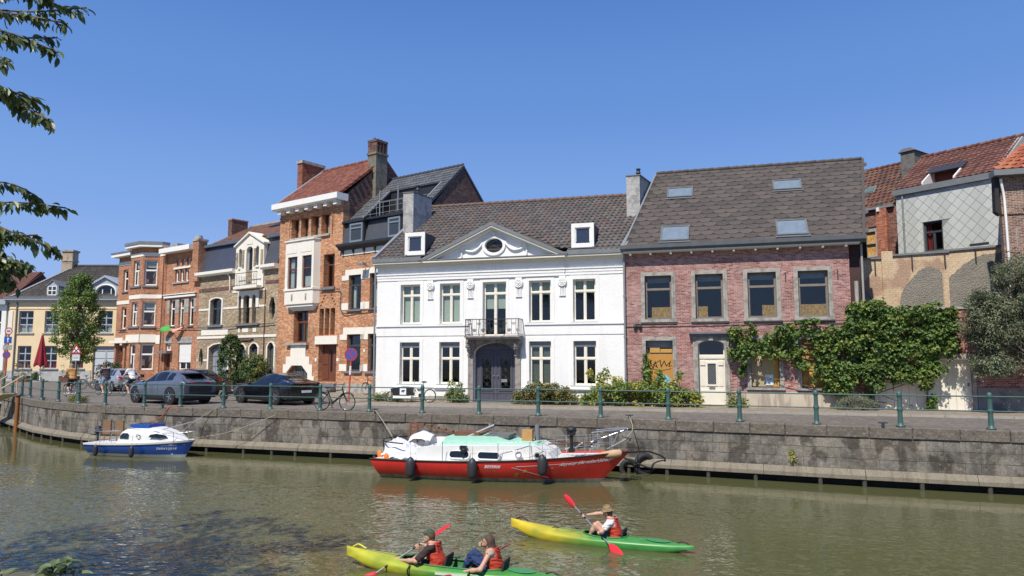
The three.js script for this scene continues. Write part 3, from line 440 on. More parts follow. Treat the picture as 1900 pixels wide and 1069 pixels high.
  const chim = (x0, x1, y0, y1, zf, zb, sk, n, cap) => { const c = part(H, 'chimney', quadPrism(x0, x1, y0, y1, zf, zb, sk), M_render); part(c, 'cap', quadPrism(x0 - .03, x1 + .03, y1, y1 + .05, zf + .03, zb - .03, sk), M_bluestone); part(c, 'flue', [cyl(.09, .09, y1 + .05, y1 + .34, 10, (x0 + x1) / 2 + .16, (zf + zb) / 2), cyl(.13, .1, y1 + .34, y1 + .42, 10, (x0 + x1) / 2 + .16, (zf + zb) / 2), cyl(.07, .12, y1 + .42, y1 + .56, 10, (x0 + x1) / 2 + .16, (zf + zb) / 2)], M_iron); part(c, 'flashing', quadPrism(x0 - .06, x1 + .06, y0 + .2, y0 + .75, zf + .04, zf - .05, 0), M_zinc); return c; };
  chim(L(-16.18), L(-15.6), 7.6, 10.7, -1.95, -3.6, .19); chim(L(-4.62), L(-3.98), 7.6, 10.85, -2.4, -4.2, .19);
  // downpipe and lamp bracket on the right edge
  part(H, 'downpipe', [rod([W + .02, .3, .1], [W + .02, 6.75, .1], .05, 8), ...[1.2, 3.0, 4.8].map(y => box(W - .04, W + .08, y, y + .05, 0, .16))], M_zinc); part(H, 'downpipe', rod([-.06, .3, .08], [-.06, 6.75, .1], .045, 8), M_zinc);
}
function quadPrism(x0, x1, y0, y1, zf, zb, sk = 0) { // box whose rear is shifted sideways by sk per metre of depth
  const s = (zf - zb) * sk, b = [[x0, zf], [x1, zf], [x1 + s, zb], [x0 + s, zb]]; const G = []; for (let i = 0; i < 4; i++) { const p = b[i], q = b[(i + 1) % 4]; G.push(quadGeo([p[0], y0, p[1]], [q[0], y0, q[1]], [q[0], y1, q[1]], [p[0], y1, p[1]])); } G.push(quadGeo(...b.map(p => [p[0], y1, p[1]]))); return metreUV(merge(G));
}
// ---------------------------------------------------------------- pink brick house
let noticeMat;
const M_oldFrame = mat(null, .7, { map: mottle(0x7e766c, .14, .5, 128, 31) });
const M_pink = brickMat([0x986660, 0x8f5d58, 0xa16e68, 0x875550, 0xa67b74], 0xae998f, { s: 3, wash: .3, washCol: 0xc0aca3, vary: .13, m: .013 });
function graffiti(w, h, draw, bg) { const c = document.createElement('canvas'); c.width = 256; c.height = Math.round(256 * h / w); const x = c.getContext('2d'); x.fillStyle = bg; x.fillRect(0, 0, c.width, c.height); draw(x, c.width, c.height); const t = new THREE.CanvasTexture(c); t.colorSpace = THREE.SRGBColorSpace; return mat(null, .85, { map: t }); }
const woodGrain = (x, W, Hh, cols) => { reseed(9); for (let i = 0; i < 900; i++) { x.fillStyle = cols[Math.floor(rnd() * cols.length)]; x.globalAlpha = .35; x.fillRect(rnd() * W, rnd() * Hh, rr(3, 26), rr(1, 5)); } x.globalAlpha = 1; };
const flat = (x0, x1, y0, y1, z, t = .012) => { const g = box(x0, x1, y0, y1, z - t, z); return g; };
{
  const X0 = -4.42, L = x => x - X0, W = 9.12;
  const H = thing('pink_brick_house', 'faded pink brick house with boarded windows and dark hexagonal shingle roof', 'house', [X0, 0, ZA]);
  const ups = [[-3.56, -2.41], [-1.41, -.26], [.73, 1.87], [2.72, 3.87]].map(p => p.map(L)), low = [[-3.56, -2.41], [.77, 1.88], [2.73, 3.84]].map(p => p.map(L)), d0 = L(-1.36), d1 = L(-.28);
  const holes = [...ups.map(([a, b]) => rect(a, b, 3.78, 5.69)), ...low.map(([a, b]) => rect(a, b, .9, 2.86)), archPts(d0, d1, .02, 2.66, 2.86, 8)];
  part(H, 'wall', wallGeo(rect(0, W, 0, 7.0), holes, .34), M_pink);
  part(H, 'side_wall', metreUV(prism([[0, 0], [6, 0], [6, 7], [4.8, 11], [.1, 6.95]], 0, .3).rotateY(PI / 2).translate(W - .32, 0, -.345)), M_pink); part(H, 'side_wall', metreUV(prism([[0, 6], [6, 6], [6, 7], [4.8, 11], [.1, 6.95]], 0, .3).rotateY(PI / 2).translate(.1, 0, -.345)), M_pink);
  rooms(H, .1, W - .4, [0.1, 3.2, 6.5], -5.5);
  const M_plas = mat(null, .92, { map: tex(256, 3, (u, v) => { const g = fbm(u * 6, v * 6, 5, 6, 4), s = smooth(.52, .72, fbm(u * 16, v * 3, 4, 48, 9)); return mixc(mixc(hex(0xb3a692), hex(0xcbc0ad), g), hex(0x8b8174), s * .6); }) });
  part(H, 'plinth', metreUV(box(.0, d0 - .25, 0, .7, -.05, .03)), M_plas); part(H, 'plinth', metreUV(box(d1 + .25, W, 0, .72, -.05, .03)), M_plas);
  const sur = (a, b, y0, y1, k, z = .03) => metreUV(prism([[a - k, y0], [b + k, y0], [b + k, y1 + k], [a - k, y1 + k]], -.1, z, [[[a, y0 + .0005], [b, y0 + .0005], [b, y1], [a, y1]]]));
  const M_surr = mat(null, .85, { map: mottle(0xa5a097, .1, .9, 128, 33, 0xb9b4ab) });
  const boards = [[.2, .97], [.02, .42], [.5, .98], [.02, .98]], M_grey = mat(null, .8, { map: mottle(0x8d918f, .1, 1, 64, 3) });
  ups.forEach(([a, b], i) => { part(H, 'surround', [sur(a, b, 3.78, 5.69, .17), sur(a, b, 3.78, 5.69, .075, .06)], M_surr); const w = b - a;
    const Wn = win(H, a, b, 3.78, 5.69, { rec: .13, rows: [[.7, 1], [.3, 1]], m: M_oldFrame, glass: GLASS, bar: .07, fw: .06, sill: { p: .1, h: .13, ex: .2, m: M_surr }, blind: [[a + .07, b - .07, 5.4, 5.62, M_grey]] });
    part(Wn, 'board', metreUV(box(a + .06 + boards[i][0] * (w - .12), a + .06 + boards[i][1] * (w - .12), 3.85, 4.32, -.24, -.22), 1, i * .3), M_osb); });
  const gm = [graffiti(1.1, 1.9, (x, W2, H2) => { woodGrain(x, W2, H2, ['#b07d3c', '#c9974e', '#9c6b30', '#d0a25c']); x.strokeStyle = '#1c1a18'; x.lineWidth = 9; x.lineCap = 'round'; x.beginPath(); for (const [a, b] of [[30, 120], [60, 200], [80, 110], [100, 190], [60, 150], [130, 90], [140, 180], [170, 100], [190, 170], [230, 110], [215, 175], [245, 165]]) x.lineTo(a, b); x.stroke(); x.beginPath(); x.moveTo(20, 190); x.quadraticCurveTo(120, 260, 235, 205); x.stroke(); x.fillStyle = '#7fbfd4'; for (const [a, b, r] of [[120, 350, 40], [165, 335, 46], [200, 365, 36], [150, 385, 40]]) { x.beginPath(); x.arc(a, b, r, 0, 7); x.fill(); } x.strokeStyle = '#20525f'; x.lineWidth = 5; x.beginPath(); for (const [a, b] of [[95, 350], [140, 320], [150, 380], [185, 330], [200, 385], [225, 350]]) x.lineTo(a, b); x.stroke(); }, '#bd8a45'),
    graffiti(1.1, 1.9, (x, W2, H2) => { woodGrain(x, W2, H2, ['#a89877', '#b5a685', '#c2b391', '#9b8b6c']); x.fillStyle = '#c79c50'; x.fillRect(W2 * .6, 0, W2 * .4, H2); x.strokeStyle = '#57b8bd'; x.lineWidth = 14; x.lineCap = 'round'; x.beginPath(); x.moveTo(200, 170); x.quadraticCurveTo(160, 200, 190, 250); x.quadraticCurveTo(200, 290, 180, 320); x.stroke(); x.strokeStyle = '#e3d463'; x.lineWidth = 9; x.beginPath(); for (const [a, b] of [[90, 160], [120, 130], [150, 170], [180, 120], [225, 150]]) x.lineTo(a, b); x.stroke(); x.strokeStyle = '#4a4438'; x.lineWidth = 6; x.beginPath(); for (const [a, b] of [[20, 150], [40, 220], [60, 150], [75, 230], [100, 170], [95, 250]]) x.lineTo(a, b); x.stroke(); }, '#b0a07e')];
  const board = (a, b, y0, y1, m) => { const g = box(a, b, y0, y1, -.2, -.18), u = g.attributes.uv; return g; };
  low.forEach(([a, b], i) => { part(H, 'surround', [sur(a, b, .9, 2.86, .16), sur(a, b, .9, 2.86, .05, .05)], M_surr);
    if (i === 0) { part(H, 'board', board(a + .02, b - .02, .92, 2.28), gm[0]); part(H, 'board', board(a + .15, a + .58, 2.34, 2.55), M_osb); part(H, 'board', board(a + .6, b - .06, 2.34, 2.5), M_osb); part(H, 'window_frame', [metreUV(prism(rect(a, b, .9, 2.86), -.28, -.22, [rect(a + .07, b - .07, 2.34, 2.8), rect(a + .07, b - .07, .97, 2.27)]))], M_oldFrame); part(H, 'roller_shutter', metreUV(box(a + .02, b - .02, 2.56, 2.85, -.21, -.17)), M_grey); }
    else { part(H, 'board', board(a + .02, b - .02, .92, 2.84), i === 1 ? gm[1] : M_osb); }
    part(H, 'window_sill', metreUV(box(a - .2, b + .2, .79, .89, -.1, .12)), M_surr); });
  part(H, 'notice', (() => { const c = document.createElement('canvas'); c.width = 96; c.height = 136; const x = c.getContext('2d'); x.fillStyle = '#cfe4ee'; x.fillRect(0, 0, 96, 136); x.fillStyle = '#2f5d8c'; x.font = 'bold 30px sans-serif'; x.fillText('THIS', 10, 74); const t = new THREE.CanvasTexture(c); t.colorSpace = THREE.SRGBColorSpace; const o = flat(low[1][0] + .56, low[1][0] + .87, .98, 1.42, -.15); H.userData.t = undefined; delete H.userData.t; noticeMat = mat(null, .8, { map: t }); return o; })(), noticeMat);
  // door, fanlight, hood
  part(H, 'door_surround', [wallGeo(rect(d0 - .2, d1 + .2, 0, 3.0), [archPts(d0, d1, .0005, 2.66, 2.86, 8)], .14, .05), wallGeo(rect(d0 - .09, d1 + .09, 0, 2.94), [archPts(d0, d1, .0005, 2.66, 2.86, 8)], .1, .08), metreUV(box((d0 + d1) / 2 - .09, (d0 + d1) / 2 + .09, 2.85, 3.02, .05, .14))], M_surr);
  part(H, 'door_hood', [metreUV(box(d0 - .36, d1 + .36, 3.13, 3.22, 0, .3)), metreUV(box(d0 - .3, d1 + .3, 3.05, 3.13, 0, .2)), metreUV(box(d0 - .25, d1 + .25, 3.0, 3.05, 0, .12))], M_bluestone);
  const D = part(H, 'front_door', [wallGeo(rect(d0, d1, .06, 2.08), [rect(d0 + .36, d1 - .36, .98, 1.88)], .06, -.18), metreUV(box(d0, d1, 2.08, 2.2, -.26, -.14)), metreUV(prism(rect(d0 + .3, d1 - .3, .92, 1.94), -.18, -.15, [rect(d0 + .37, d1 - .37, .99, 1.87)])), ...[d0 + .08, d1 - .26].flatMap(x => [metreUV(box(x, x + .18, .92, 1.78, -.18, -.16)), metreUV(box(x - .01, x + .19, 1.8, 1.99, -.18, -.12))]), metreUV(box(d0 + .05, d1 - .05, .1, .76, -.18, -.155))], M_creamPaint);
  part(D, 'pane', flat(d0 + .36, d1 - .36, .98, 1.88, -.21, .006), GLASS_DIRTY); { const g = []; for (let k = -4; k < 9; k++) { const y = .98 + k * .11; for (const s of [0, 1]) { const a = Math.max(0, (.98 - y) / .36), b = Math.min(1, (1.88 - y) / .36); if (b <= a) continue; const xa = d0 + .36, w = d1 - d0 - .72, X = t => s ? xa + w - t * w : xa + t * w; g.push(rod([X(a), y + .36 * a, -.19], [X(b), y + .36 * b, -.19], .007, 4)); } } part(D, 'grille', g, M_zinc); }
  part(D, 'letter_slot', flat((d0 + d1) / 2 - .12, (d0 + d1) / 2 + .12, .8, .88, -.15, .02), M_oldFrame);
  shapeWin(H, archPts(d0, d1, 2.2, 2.66, 2.86, 8), { rec: .16, fw: .05, m: M_creamPaint, name: 'fanlight' });
  part(H, 'doorstep', metreUV(box(d0 - .2, d1 + .2, 0, .06, -.3, .34)), M_bluestone);
  // anchors
  for (const [x, y] of [[2.25, 5.45], [4.25, 5.5]]) part(H, 'wall_anchor', box(L(x) - .02, L(x) + .02, y - .2, y + .2, 0, .03), M_iron);
  // eaves
  part(H, 'gutter', [metreUV(prism([[.54, 7.02], [.54, 6.86], [.42, 6.757], [.1, 6.757], [.1, 6.9]].map(p => [-p[0], p[1]]), -.12, 9.72).rotateY(PI / 2))], mat(null, .5, { map: mottle(0x5d6164, .12, 1, 64, 5), metal: .2 }));
  part(H, 'soffit', metreUV(box(-.02, 9.5, 6.7, 6.755, -.02, .42)), M_creamPaint); for (let k = 0; k < 11; k++) part(H, 'rafter_end', metreUV(box(.25 + k * .87, .33 + k * .87, 6.6, 6.7, 0, .36)), M_creamPaint);
  part(H, 'corner_pier', metreUV(box(W + .003, W + .42, 3.6, 6.7, -.9, -.25)), mat(null, .9, { map: mottle(0x4b3433, .16, 1, 64, 6) })); part(H, 'downpipe', [rod([W + .47, 3.4, .02], [W + .47, 6.72, .02], .045, 8), rod([W + .22, 4.3, .05], [W + .22, 5.2, .05], .08, 8)], M_stoneTrim);
  // roof
  const e = (x, h, z) => [L(x), h, z - ZA], E0 = e(-4.42, 6.93, -31.43), E1 = e(5.16, 6.9, -31.43), R1 = e(6.1, 11.4, -36.5), R0 = e(-3.38, 11.42, -36.5);
  const roof = part(H, 'roof', [quadGeo(E0, E1, R1, R0, .14), quadGeo(R0, R1, e(7, 6.9, -41.5), e(-2.5, 6.9, -41.5), .14)].map(g => metreUV(g)), mat(null, .9, { map: mottle(0x3d3834, .1, 2, 64, 2) }));
  const specks = tex(256, 1.6, (u, v) => { const g = fbm(u * 14, v * 14, 5, 14, 2), f = vnoise(u * 120, v * 120, 120, 3), sp = smooth(.93, .97, vnoise(u * 30 + 3, v * 30, 30, 30)); return mixc([.7 + .26 * g + .06 * f, .7 + .26 * g + .06 * f, .7 + .26 * g + .06 * f], [1, 1, 1], sp); }, false); const hm = [0x5b534d, 0x564e49, 0x605851, 0x504a45, 0x5a534e].map(c => mat(c, .88, { map: specks }));
  const ro = V(...E0), ux = V(...E1).sub(ro).normalize(), nn = ux.clone().cross(V(...R0).sub(ro)).normalize(), uy = nn.clone().cross(ux);
  const sky = [[[-2.13, 9.93, -34.85], 1.2, .93], [[2.67, 9.98, -34.92], 1.24, .9], [[-2.22, 7.46, -32.1], 1.22, 1.2], [[2.58, 7.47, -32.14], 1.24, 1.2]].map(([p, w, h]) => { const c = V(...e(...p)).sub(ro); return [c.dot(ux), c.dot(uy), w, h]; });
  layTiles(roof, E0, E1, R1, R0, .53, .36, tUV(hexTile(.53, .36)), hm, { s: 21, stag: .5, jit: .004, name: 'shingle', skip: p => { const q = p.clone().sub(ro), a = q.dot(ux) + .26, b = q.dot(uy) + .15; return sky.some(([x, y, w, h]) => Math.abs(a - x) < w / 2 - .2 && Math.abs(b - y) < h / 2 - .16); } });
  const M_sk = mat(null, .35, { metal: 0, map: mottle(0x6d7071, .08, 1, 64, 5) });
  for (const [x, y, w, h] of sky) { const k = part(H, 'skylight', [prism(rect(-w / 2, w / 2, -h / 2, h / 2), -.02, .1, [rect(-w / 2 + .07, w / 2 - .07, -h / 2 + .09, h / 2 - .07)]), box(-w / 2 - .06, w / 2 + .06, -h / 2 - .1, -h / 2, .0, .05)], M_sk); k.position.copy(ro).addScaledVector(ux, x).addScaledVector(uy, y).addScaledVector(nn, .02); k.quaternion.setFromRotationMatrix(new THREE.Matrix4().makeBasis(ux, uy, nn)); part(k, 'pane', box(-w / 2 + .07, w / 2 - .07, -h / 2 + .09, h / 2 - .07, .06, .07), mat(null, .1, { map: mottle(0x77858f, .12, .8), ior: 1.6 })); }
  for (let i = 0; i < 24; i++) { const a = V(...R0).lerp(V(...R1), i / 24).add(V(0, .02, 0)), b = V(...R0).lerp(V(...R1), (i + 1.05) / 24).add(V(0, .04, 0)); part(roof, 'ridge_tile', rod(a, b, .085, 8, .1), hm[i % 5]); }
  part(roof, 'verge_flashing', quadGeo(V(...E0).add(V(-.06, .05, 0)), V(...E0).add(V(.03, .06, 0)), V(...R0).add(V(.03, .06, 0)), V(...R0).add(V(-.06, .05, 0)), .2), M_lead); part(roof, 'verge_board', quadGeo(V(...E1).add(V(0, .07, 0)), V(...E1).add(V(.12, .06, 0)), V(...R1).add(V(.12, .06, 0)), V(...R1).add(V(0, .07, 0)), .3), mat(null, .8, { map: mottle(0x544c47, .15, 1, 64, 3) }));
}


// ---------------------------------------------------------------- right side: garden wall, plastered wall, clad house, brick houses behind
{
  const X0 = 4.72, L = x => x - X0;
  const M_gw = brickMat([0x9a5f58, 0x8a534d, 0xa66d64, 0x7d4a46], 0xb9a499, { s: 6, wash: .3, washCol: 0xc2b1a4 });
  const H = thing('garden_wall', 'brick garden wall with grey plaster base under the climbing vine', 'wall', [X0, 0, ZA - .06]);
  const g0 = L(5.3), g1 = L(8.85);
  part(H, 'wall', wallGeo(rect(0, 19, 0, 4.0), [rect(g0, g1, .01, 2.06)], .3), M_gw); part(H, 'plinth', metreUV(box(g1 + .15, 19, 0, .95, -.02, .05)), mat(null, .93, { map: mottle(0x8f8b85, .14, 1.5, 128, 8, 0x7a766f) }));
  part(H, 'coping', metreUV(box(0, 19, 4.0, 4.08, -.34, .06)), M_stoneTrim); part(H, 'lintel', metreUV(box(g0 - .1, g1 + .22, 2.06, 2.26, -.05, .05)), M_stoneTrim); part(H, 'gate_post', metreUV(box(g1 + .003, g1 + .13, 0, 2.06, -.1, .03)), M_stoneTrim);
  const G = thing('garden_gate', 'white wooden plank gate half covered by hanging vine leaves', 'gate', [X0, 0, ZA - .06]); const n = 13, w = (g1 - g0) / n;
  for (let k = 0; k < n; k++) part(G, 'plank', metreUV(box(g0 + k * w + .006, g0 + (k + 1) * w - .006, .04, 2.05, -.14, -.1 + rr(-.003, .003)), 1, k), M_creamPaint); part(G, 'rail', metreUV(box(g0, g1, .3, .42, -.18, -.141)), M_creamPaint); part(G, 'lock_plate', box(g1 - .14, g1 - .08, 1.0, 1.14, -.1, -.085), M_oldFrame);
}
{
  const Z = -34.5, X0 = 5.2, L = x => x - X0;
  const H = thing('plastered_wall', 'tall beige plastered wall with bare grey patches above the vine', 'wall', [X0, 0, Z]);
  const M_b = mat(null, .93, { map: tex(512, 4, (u, v) => { const r = Math.floor(v * 44), q = u * 17 + (r & 1) * .5, fx = q - Math.floor(q), fy = v * 44 - r, j = smooth(.0, .12, Math.min(fx * 2.4, (1 - fx) * 2.4, fy, 1 - fy)), g = fbm(u * 8, v * 8, 5, 8, 3), d = smooth(.5, .68, fbm(u * 6, v * 6, 5, 6, 12)); let c = mixc(hex(0xc4aa8b), hex(0xd8c4a5), g); c = mixc(c, hex(0x9c7c68), d * .6); return c.map(x => x * (.86 + .14 * j) * (.92 + .16 * vnoise(u * 120, v * 120, 120))); }), bump: grainBump(128, 30, 3, 1), bs: .01 });
  part(H, 'wall', metreUV(prism([[0, 0], [L(14), 0], [L(14), 6.78], [L(10.8), 6.72], [L(8.98), 6.62], [L(8.98), 6.57], [L(6.85), 6.5], [L(6.85), 6.42], [0, 6.4]], -.3, 0)), M_b);
  part(H, 'coping', metreUV(prism([[L(6.8), 6.5], [L(8.98), 6.57], [L(8.98), 6.62], [L(10.8), 6.72], [L(14), 6.78], [L(14), 6.86], [L(10.8), 6.8], [L(8.9), 6.7], [L(8.9), 6.65], [L(6.8), 6.58]], -.36, .08)), M_lead); part(H, 'coping', metreUV(box(-.2, L(6.36), 6.4, 6.46, -.36, .08)), M_lead);
  part(H, 'pilaster', metreUV(box(L(6.36), L(6.8), 0, 6.72, 0, .09)), M_b); part(H, 'pilaster', metreUV(box(L(8.7), L(8.9), 0, 6.0, 0, .04)), M_b);
  const M_rough = mat(null, .97, { map: tex(256, 1.5, (u, v) => { const g = vnoise(u * 80, v * 80, 80, 1), h = fbm(u * 7, v * 7, 5, 7, 2); return mixc(hex(0x77736a), hex(0xa8a295), g * .6 + h * .4); }), bump: tex(256, 1.5, (u, v) => vnoise(u * 80, v * 80, 80, 1), false), bs: .03 });
  const blob = (pts) => { const c = new THREE.SplineCurve(pts.map(p => new THREE.Vector2(L(p[0]), p[1]))); return c.getPoints(40).map((p, i) => [p.x + .02 * (hash2(i, 7) - .5), p.y + .07 * (hash2(i, 9) - .5)]); };
  part(H, 'bare_patch', metreUV(prism([...blob([[6.98, 4.2], [7.1, 4.9], [7.5, 5.5], [8.0, 5.95], [8.5, 5.9], [8.68, 5.7]]), [L(8.68), 3.6], [L(6.98), 3.6]], 0, .022)), M_rough); part(H, 'bare_patch', metreUV(prism([...blob([[8.92, 5.5], [9.4, 5.95], [9.9, 6.3], [10.5, 6.45], [11.5, 6.5]]), [L(11.5), 3.6], [L(8.92), 3.6]], 0, .022)), M_rough); part(H, 'bare_patch', metreUV(prism([...blob([[5.25, 5.3], [5.7, 5.1], [5.95, 4.7], [6.2, 4.4]]), [L(6.2), 3.6], [L(5.25), 3.6]], 0, .022)), M_rough);
  for (const [x, y] of [[6.1, 6.05], [7.55, 6.2], [8.8, 6.2], [9.95, 6.4]]) part(H, 'wall_anchor', box(L(x) - .02, L(x) + .02, y - .28, y + .28, 0, .11), M_iron);
}
{
  const H = thing('clad_house', 'house clad in grey diamond panels with red tiled roof terrace', 'house', [11.42, 0, -36], -37.963 * D2R);
  const M_c = mat(null, .6, { map: mottle(0xaab0a9, .05, 2, 64, 3) }), cm = [0xc3c7c1, 0xbcc0ba, 0xc8cbc5].map((c, i) => mat(null, .55, { map: mottle(c, .04, .8, 64, i) }));
  part(H, 'wall', wallGeo(rect(-4.42, 3, 3, 10.2), [rect(-3.22, -2.37, 7.1, 8.5)], .3), mat(null, .8, { map: mottle(0x8a8e88, .05, 2) })); part(H, 'side_wall', metreUV(prism([[0, 3], [5.5, 3], [5.5, 10.3], [3, 12.3], [0, 10.2]], 0, .3).rotateY(PI / 2).translate(-4.4, 0, -.31)), M_c);
  rooms(H, -4, 0, [6.6, 9.9], -5.5);
  const dw = .5, dh = .54;
  for (let j = 0; j < 14; j++) for (let i = 0; i < 12; i++) { const x = -4.4 + i * dw + (j & 1) * dw / 2, y = 6.75 + j * dh / 2, cx = (a, b) => Math.max(a, Math.min(b, x)); if (x < -4.5 || x > 1.2 || y > 10.1) continue;
    let p = [[0, -dh / 2 + .01], [dw / 2 - .01, 0], [0, dh / 2 - .01], [-dw / 2 + .01, 0]].map(q => [q[0] + x, q[1] + y]); const cut = (k, lim, s) => { const r = []; p.forEach((a, n) => { const b = p[(n + 1) % p.length], da = s * (a[k] - lim), db = s * (b[k] - lim); if (da >= 0) r.push(a); if (da * db < 0) r.push([lerp(a[0], b[0], da / (da - db)), lerp(a[1], b[1], da / (da - db))]); }); p = r; };
    cut(0, -4.42, 1); if (p.length > 2 && x > -3.5 && x < -2.1 && y < 8.8) { if (y > 8.52) cut(1, 8.52, 1); else if (x < -3.24) cut(0, -3.24, -1); else if (x > -2.35) cut(0, -2.35, 1); else { if (y > 8.28) cut(1, 8.52, 1); else if (x < -2.8) cut(0, -3.24, -1); else cut(0, -2.35, 1); } } if (p.length < 3) continue; part(H, 'panel', metreUV(prism(p, .004, .018)), cm[(i * 7 + j * 3) % 3]); }
  part(H, 'eaves_band', metreUV(box(-4.5, 1.2, 10.0, 10.28, 0, .16)), M_lead);
  win(H, -3.22, -2.37, 7.1, 8.5, { rec: .1, rows: [[.66, 2], [.34, 1]], m: M_darkFrame, blind: [[-3.15, -2.95, 7.15, 8.4, mat(0x9c2f33, .9), 'curtain']], sill: { p: .08, h: .06, ex: .1, m: M_lead } });
  part(H, 'wall_slot', box(-1.26, -.48, 7.1, 7.22, -.05, .02), M_iron); part(H, 'downpipe', [rod([-4.08, 6.6, .08], [-4.08, 10.05, .08], .045, 8), ball(.06, -4.08, 8.6, .08, 6)], M_zinc);
  const tm = tileMats([0x724a3e, 0x684239, 0x7c5244, 0x603e35, 0x82594a], .75, 9), tg = tUV(pantile(.26, .3, .028)), x0 = -3.15, x1 = -1.75, k = 2.13 / 3.1, q = (x, z) => [x, 10.3 + (.1 - z) * k, z];
  const roof = part(H, 'roof', [quadGeo(q(-4.5, .1), q(x0, .1), q(x0, -1.2), q(-4.5, -1.2), .1), quadGeo(q(x1, .1), q(.05, .1), q(.05, -1.2), q(x1, -1.2), .1), quadGeo(q(-4.5, -1.2), q(.05, -1.2), q(.05, -3), q(-4.5, -3), .1), quadGeo(q(-4.5, -3), q(.05, -3), [.05, 9.5, -6.5], [-4.5, 9.5, -6.5], .1)].map(g => metreUV(g)), mat(null, .9, { map: mottle(0x5a3a30, .1, 1, 64, 2) }));
  layTiles(roof, q(-4.5, .1), q(.05, .1), q(.05, -3), q(-4.5, -3), .26, .3, tg, tm, { s: 31, skip: p => p.x > x0 - .18 && p.x < x1 - .05 && p.z > -1.25 });
  part(H, 'roof_terrace', [box(x0, x1, 10.2, 11.2, -1.3, -1.24), box(x0, x1, 10.15, 10.2, -1.3, .05)].map(g => metreUV(g)), mat(null, .8, { map: mottle(0x6d3f33, .1, 1, 64, 3) })); for (const x of [x0, x1]) part(H, 'terrace_cheek', metreUV(prism([[0, 10.2], [1.3, 10.2], [1.3, 11.32], [0, 10.45]], 0, .07).rotateY(PI / 2).translate(x - .035, 0, .02)), M_whitePaint); part(H, 'terrace_canopy', quadGeo([x0 - .1, 11.0, -.7], [x1 + .1, 11.0, -.7], [x1 + .1, 11.38, -1.3], [x0 - .1, 11.38, -1.3], .06), M_iron);
  for (let i = 0; i < 15; i++) part(roof, 'ridge_tile', rod([-4.5 + i * .305, 12.46, -3], [-4.5 + (i + 1.05) * .305, 12.48, -3], .09, 8, .105), tm[i % 5]);
  part(H, 'gable', metreUV(prism([[0, 9], [6, 9], [3, 12.4], [0, 10.3]], 0, .2).rotateY(PI / 2).translate(-.1, 0, .1)), M_c);
  const ch = part(H, 'chimney', metreUV(box(-5.55, -4.85, 9.5, 12.95, -4.4, -3)), mat(null, .95, { map: mottle(0x6f6d66, .18, 1, 128, 4, 0x8b877d) })); part(ch, 'cap', metreUV(prism([[-5.65, 12.95], [-4.75, 12.95], [-5.0, 13.12], [-5.4, 13.12]], -4.5, -2.9)), M_bluestone);
}
{
  const H = thing('rear_brick_house', 'old brick house with mossy red tile roof behind the beige wall', 'house', [6.42, 0, -42], -37.963 * D2R);
  const M_rb = brickMat([0x7d4d3f, 0x6e4338, 0x8b5a48, 0x5f3b33], 0x97877a, { s: 12, vary: .2 });
  part(H, 'wall', wallGeo(rect(-.5, 3.1, 3, 9.9), [rect(.6, 1.3, 7.4, 9.0)], .3), M_rb); part(H, 'pier', metreUV(box(1.42, 1.95, 3, 9.85, 0, .2)), brickMat([0xa55c3f, 0x97523a, 0xb06a4a], 0xa08c7c, { s: 14, N: 256 }));
  part(H, 'window_frame', metreUV(prism(rect(.6, 1.3, 7.4, 9.0), -.16, -.06, [rect(.7, 1.2, 7.5, 8.1), rect(.7, 1.2, 8.16, 8.75)])), M_stoneTrim); part(H, 'board', metreUV(box(.66, 1.24, 7.45, 8.8, -.2, -.17)), M_osb); part(H, 'gutter', metreUV(box(-.5, 2.3, 9.86, 9.98, 0, .2)), M_zinc); part(H, 'gutter_bracket', metreUV(box(1.5, 1.62, 9.7, 9.9, .2, .3)), M_whitePaint);
  const tm = tileMats([0x664639, 0x5a3f35, 0x76503f, 0x6b5444, 0x7a4a38, 0x524039], .85, 19), E0 = [-.4, 9.95, .15], E1 = [2.3, 9.95, .15], R1 = [1.55, 12.8, -3], R0 = [-1.3, 12.8, -3];
  const roof = part(H, 'roof', [metreUV(quadGeo(E0, E1, R1, R0, .1)), metreUV(quadGeo(R0, R1, [1, 9.5, -6.4], [-1.5, 9.5, -6.4], .1))], mat(null, .9, { map: mottle(0x4a332b, .1, 1, 64, 2) })); layTiles(roof, E0, E1, R1, R0, .26, .3, tUV(pantile(.26, .3, .03)), tm, { s: 41, jit: .012 });
  for (let i = 0; i < 9; i++) part(roof, 'ridge_tile', rod([-1.3 + i * .32, 12.82, -3], [-1.3 + (i + 1.05) * .32, 12.85, -3], .09, 8, .1), tm[i % 6]); const sk = part(H, 'skylight', quadGeo([.15, 11.05, -.98], [.75, 11.05, -.98], [.68, 11.5, -1.48], [.08, 11.5, -1.48], .08), M_lead); part(sk, 'pane', quadGeo([.21, 11.11, -1.0], [.69, 11.11, -1.0], [.63, 11.45, -1.38], [.15, 11.45, -1.38], .01), mat([.12, .16, .13], .1));
  part(H, 'side_wall', metreUV(box(2.3, 3.3, 3, 9.4, -3, -.31)), M_rb);
}
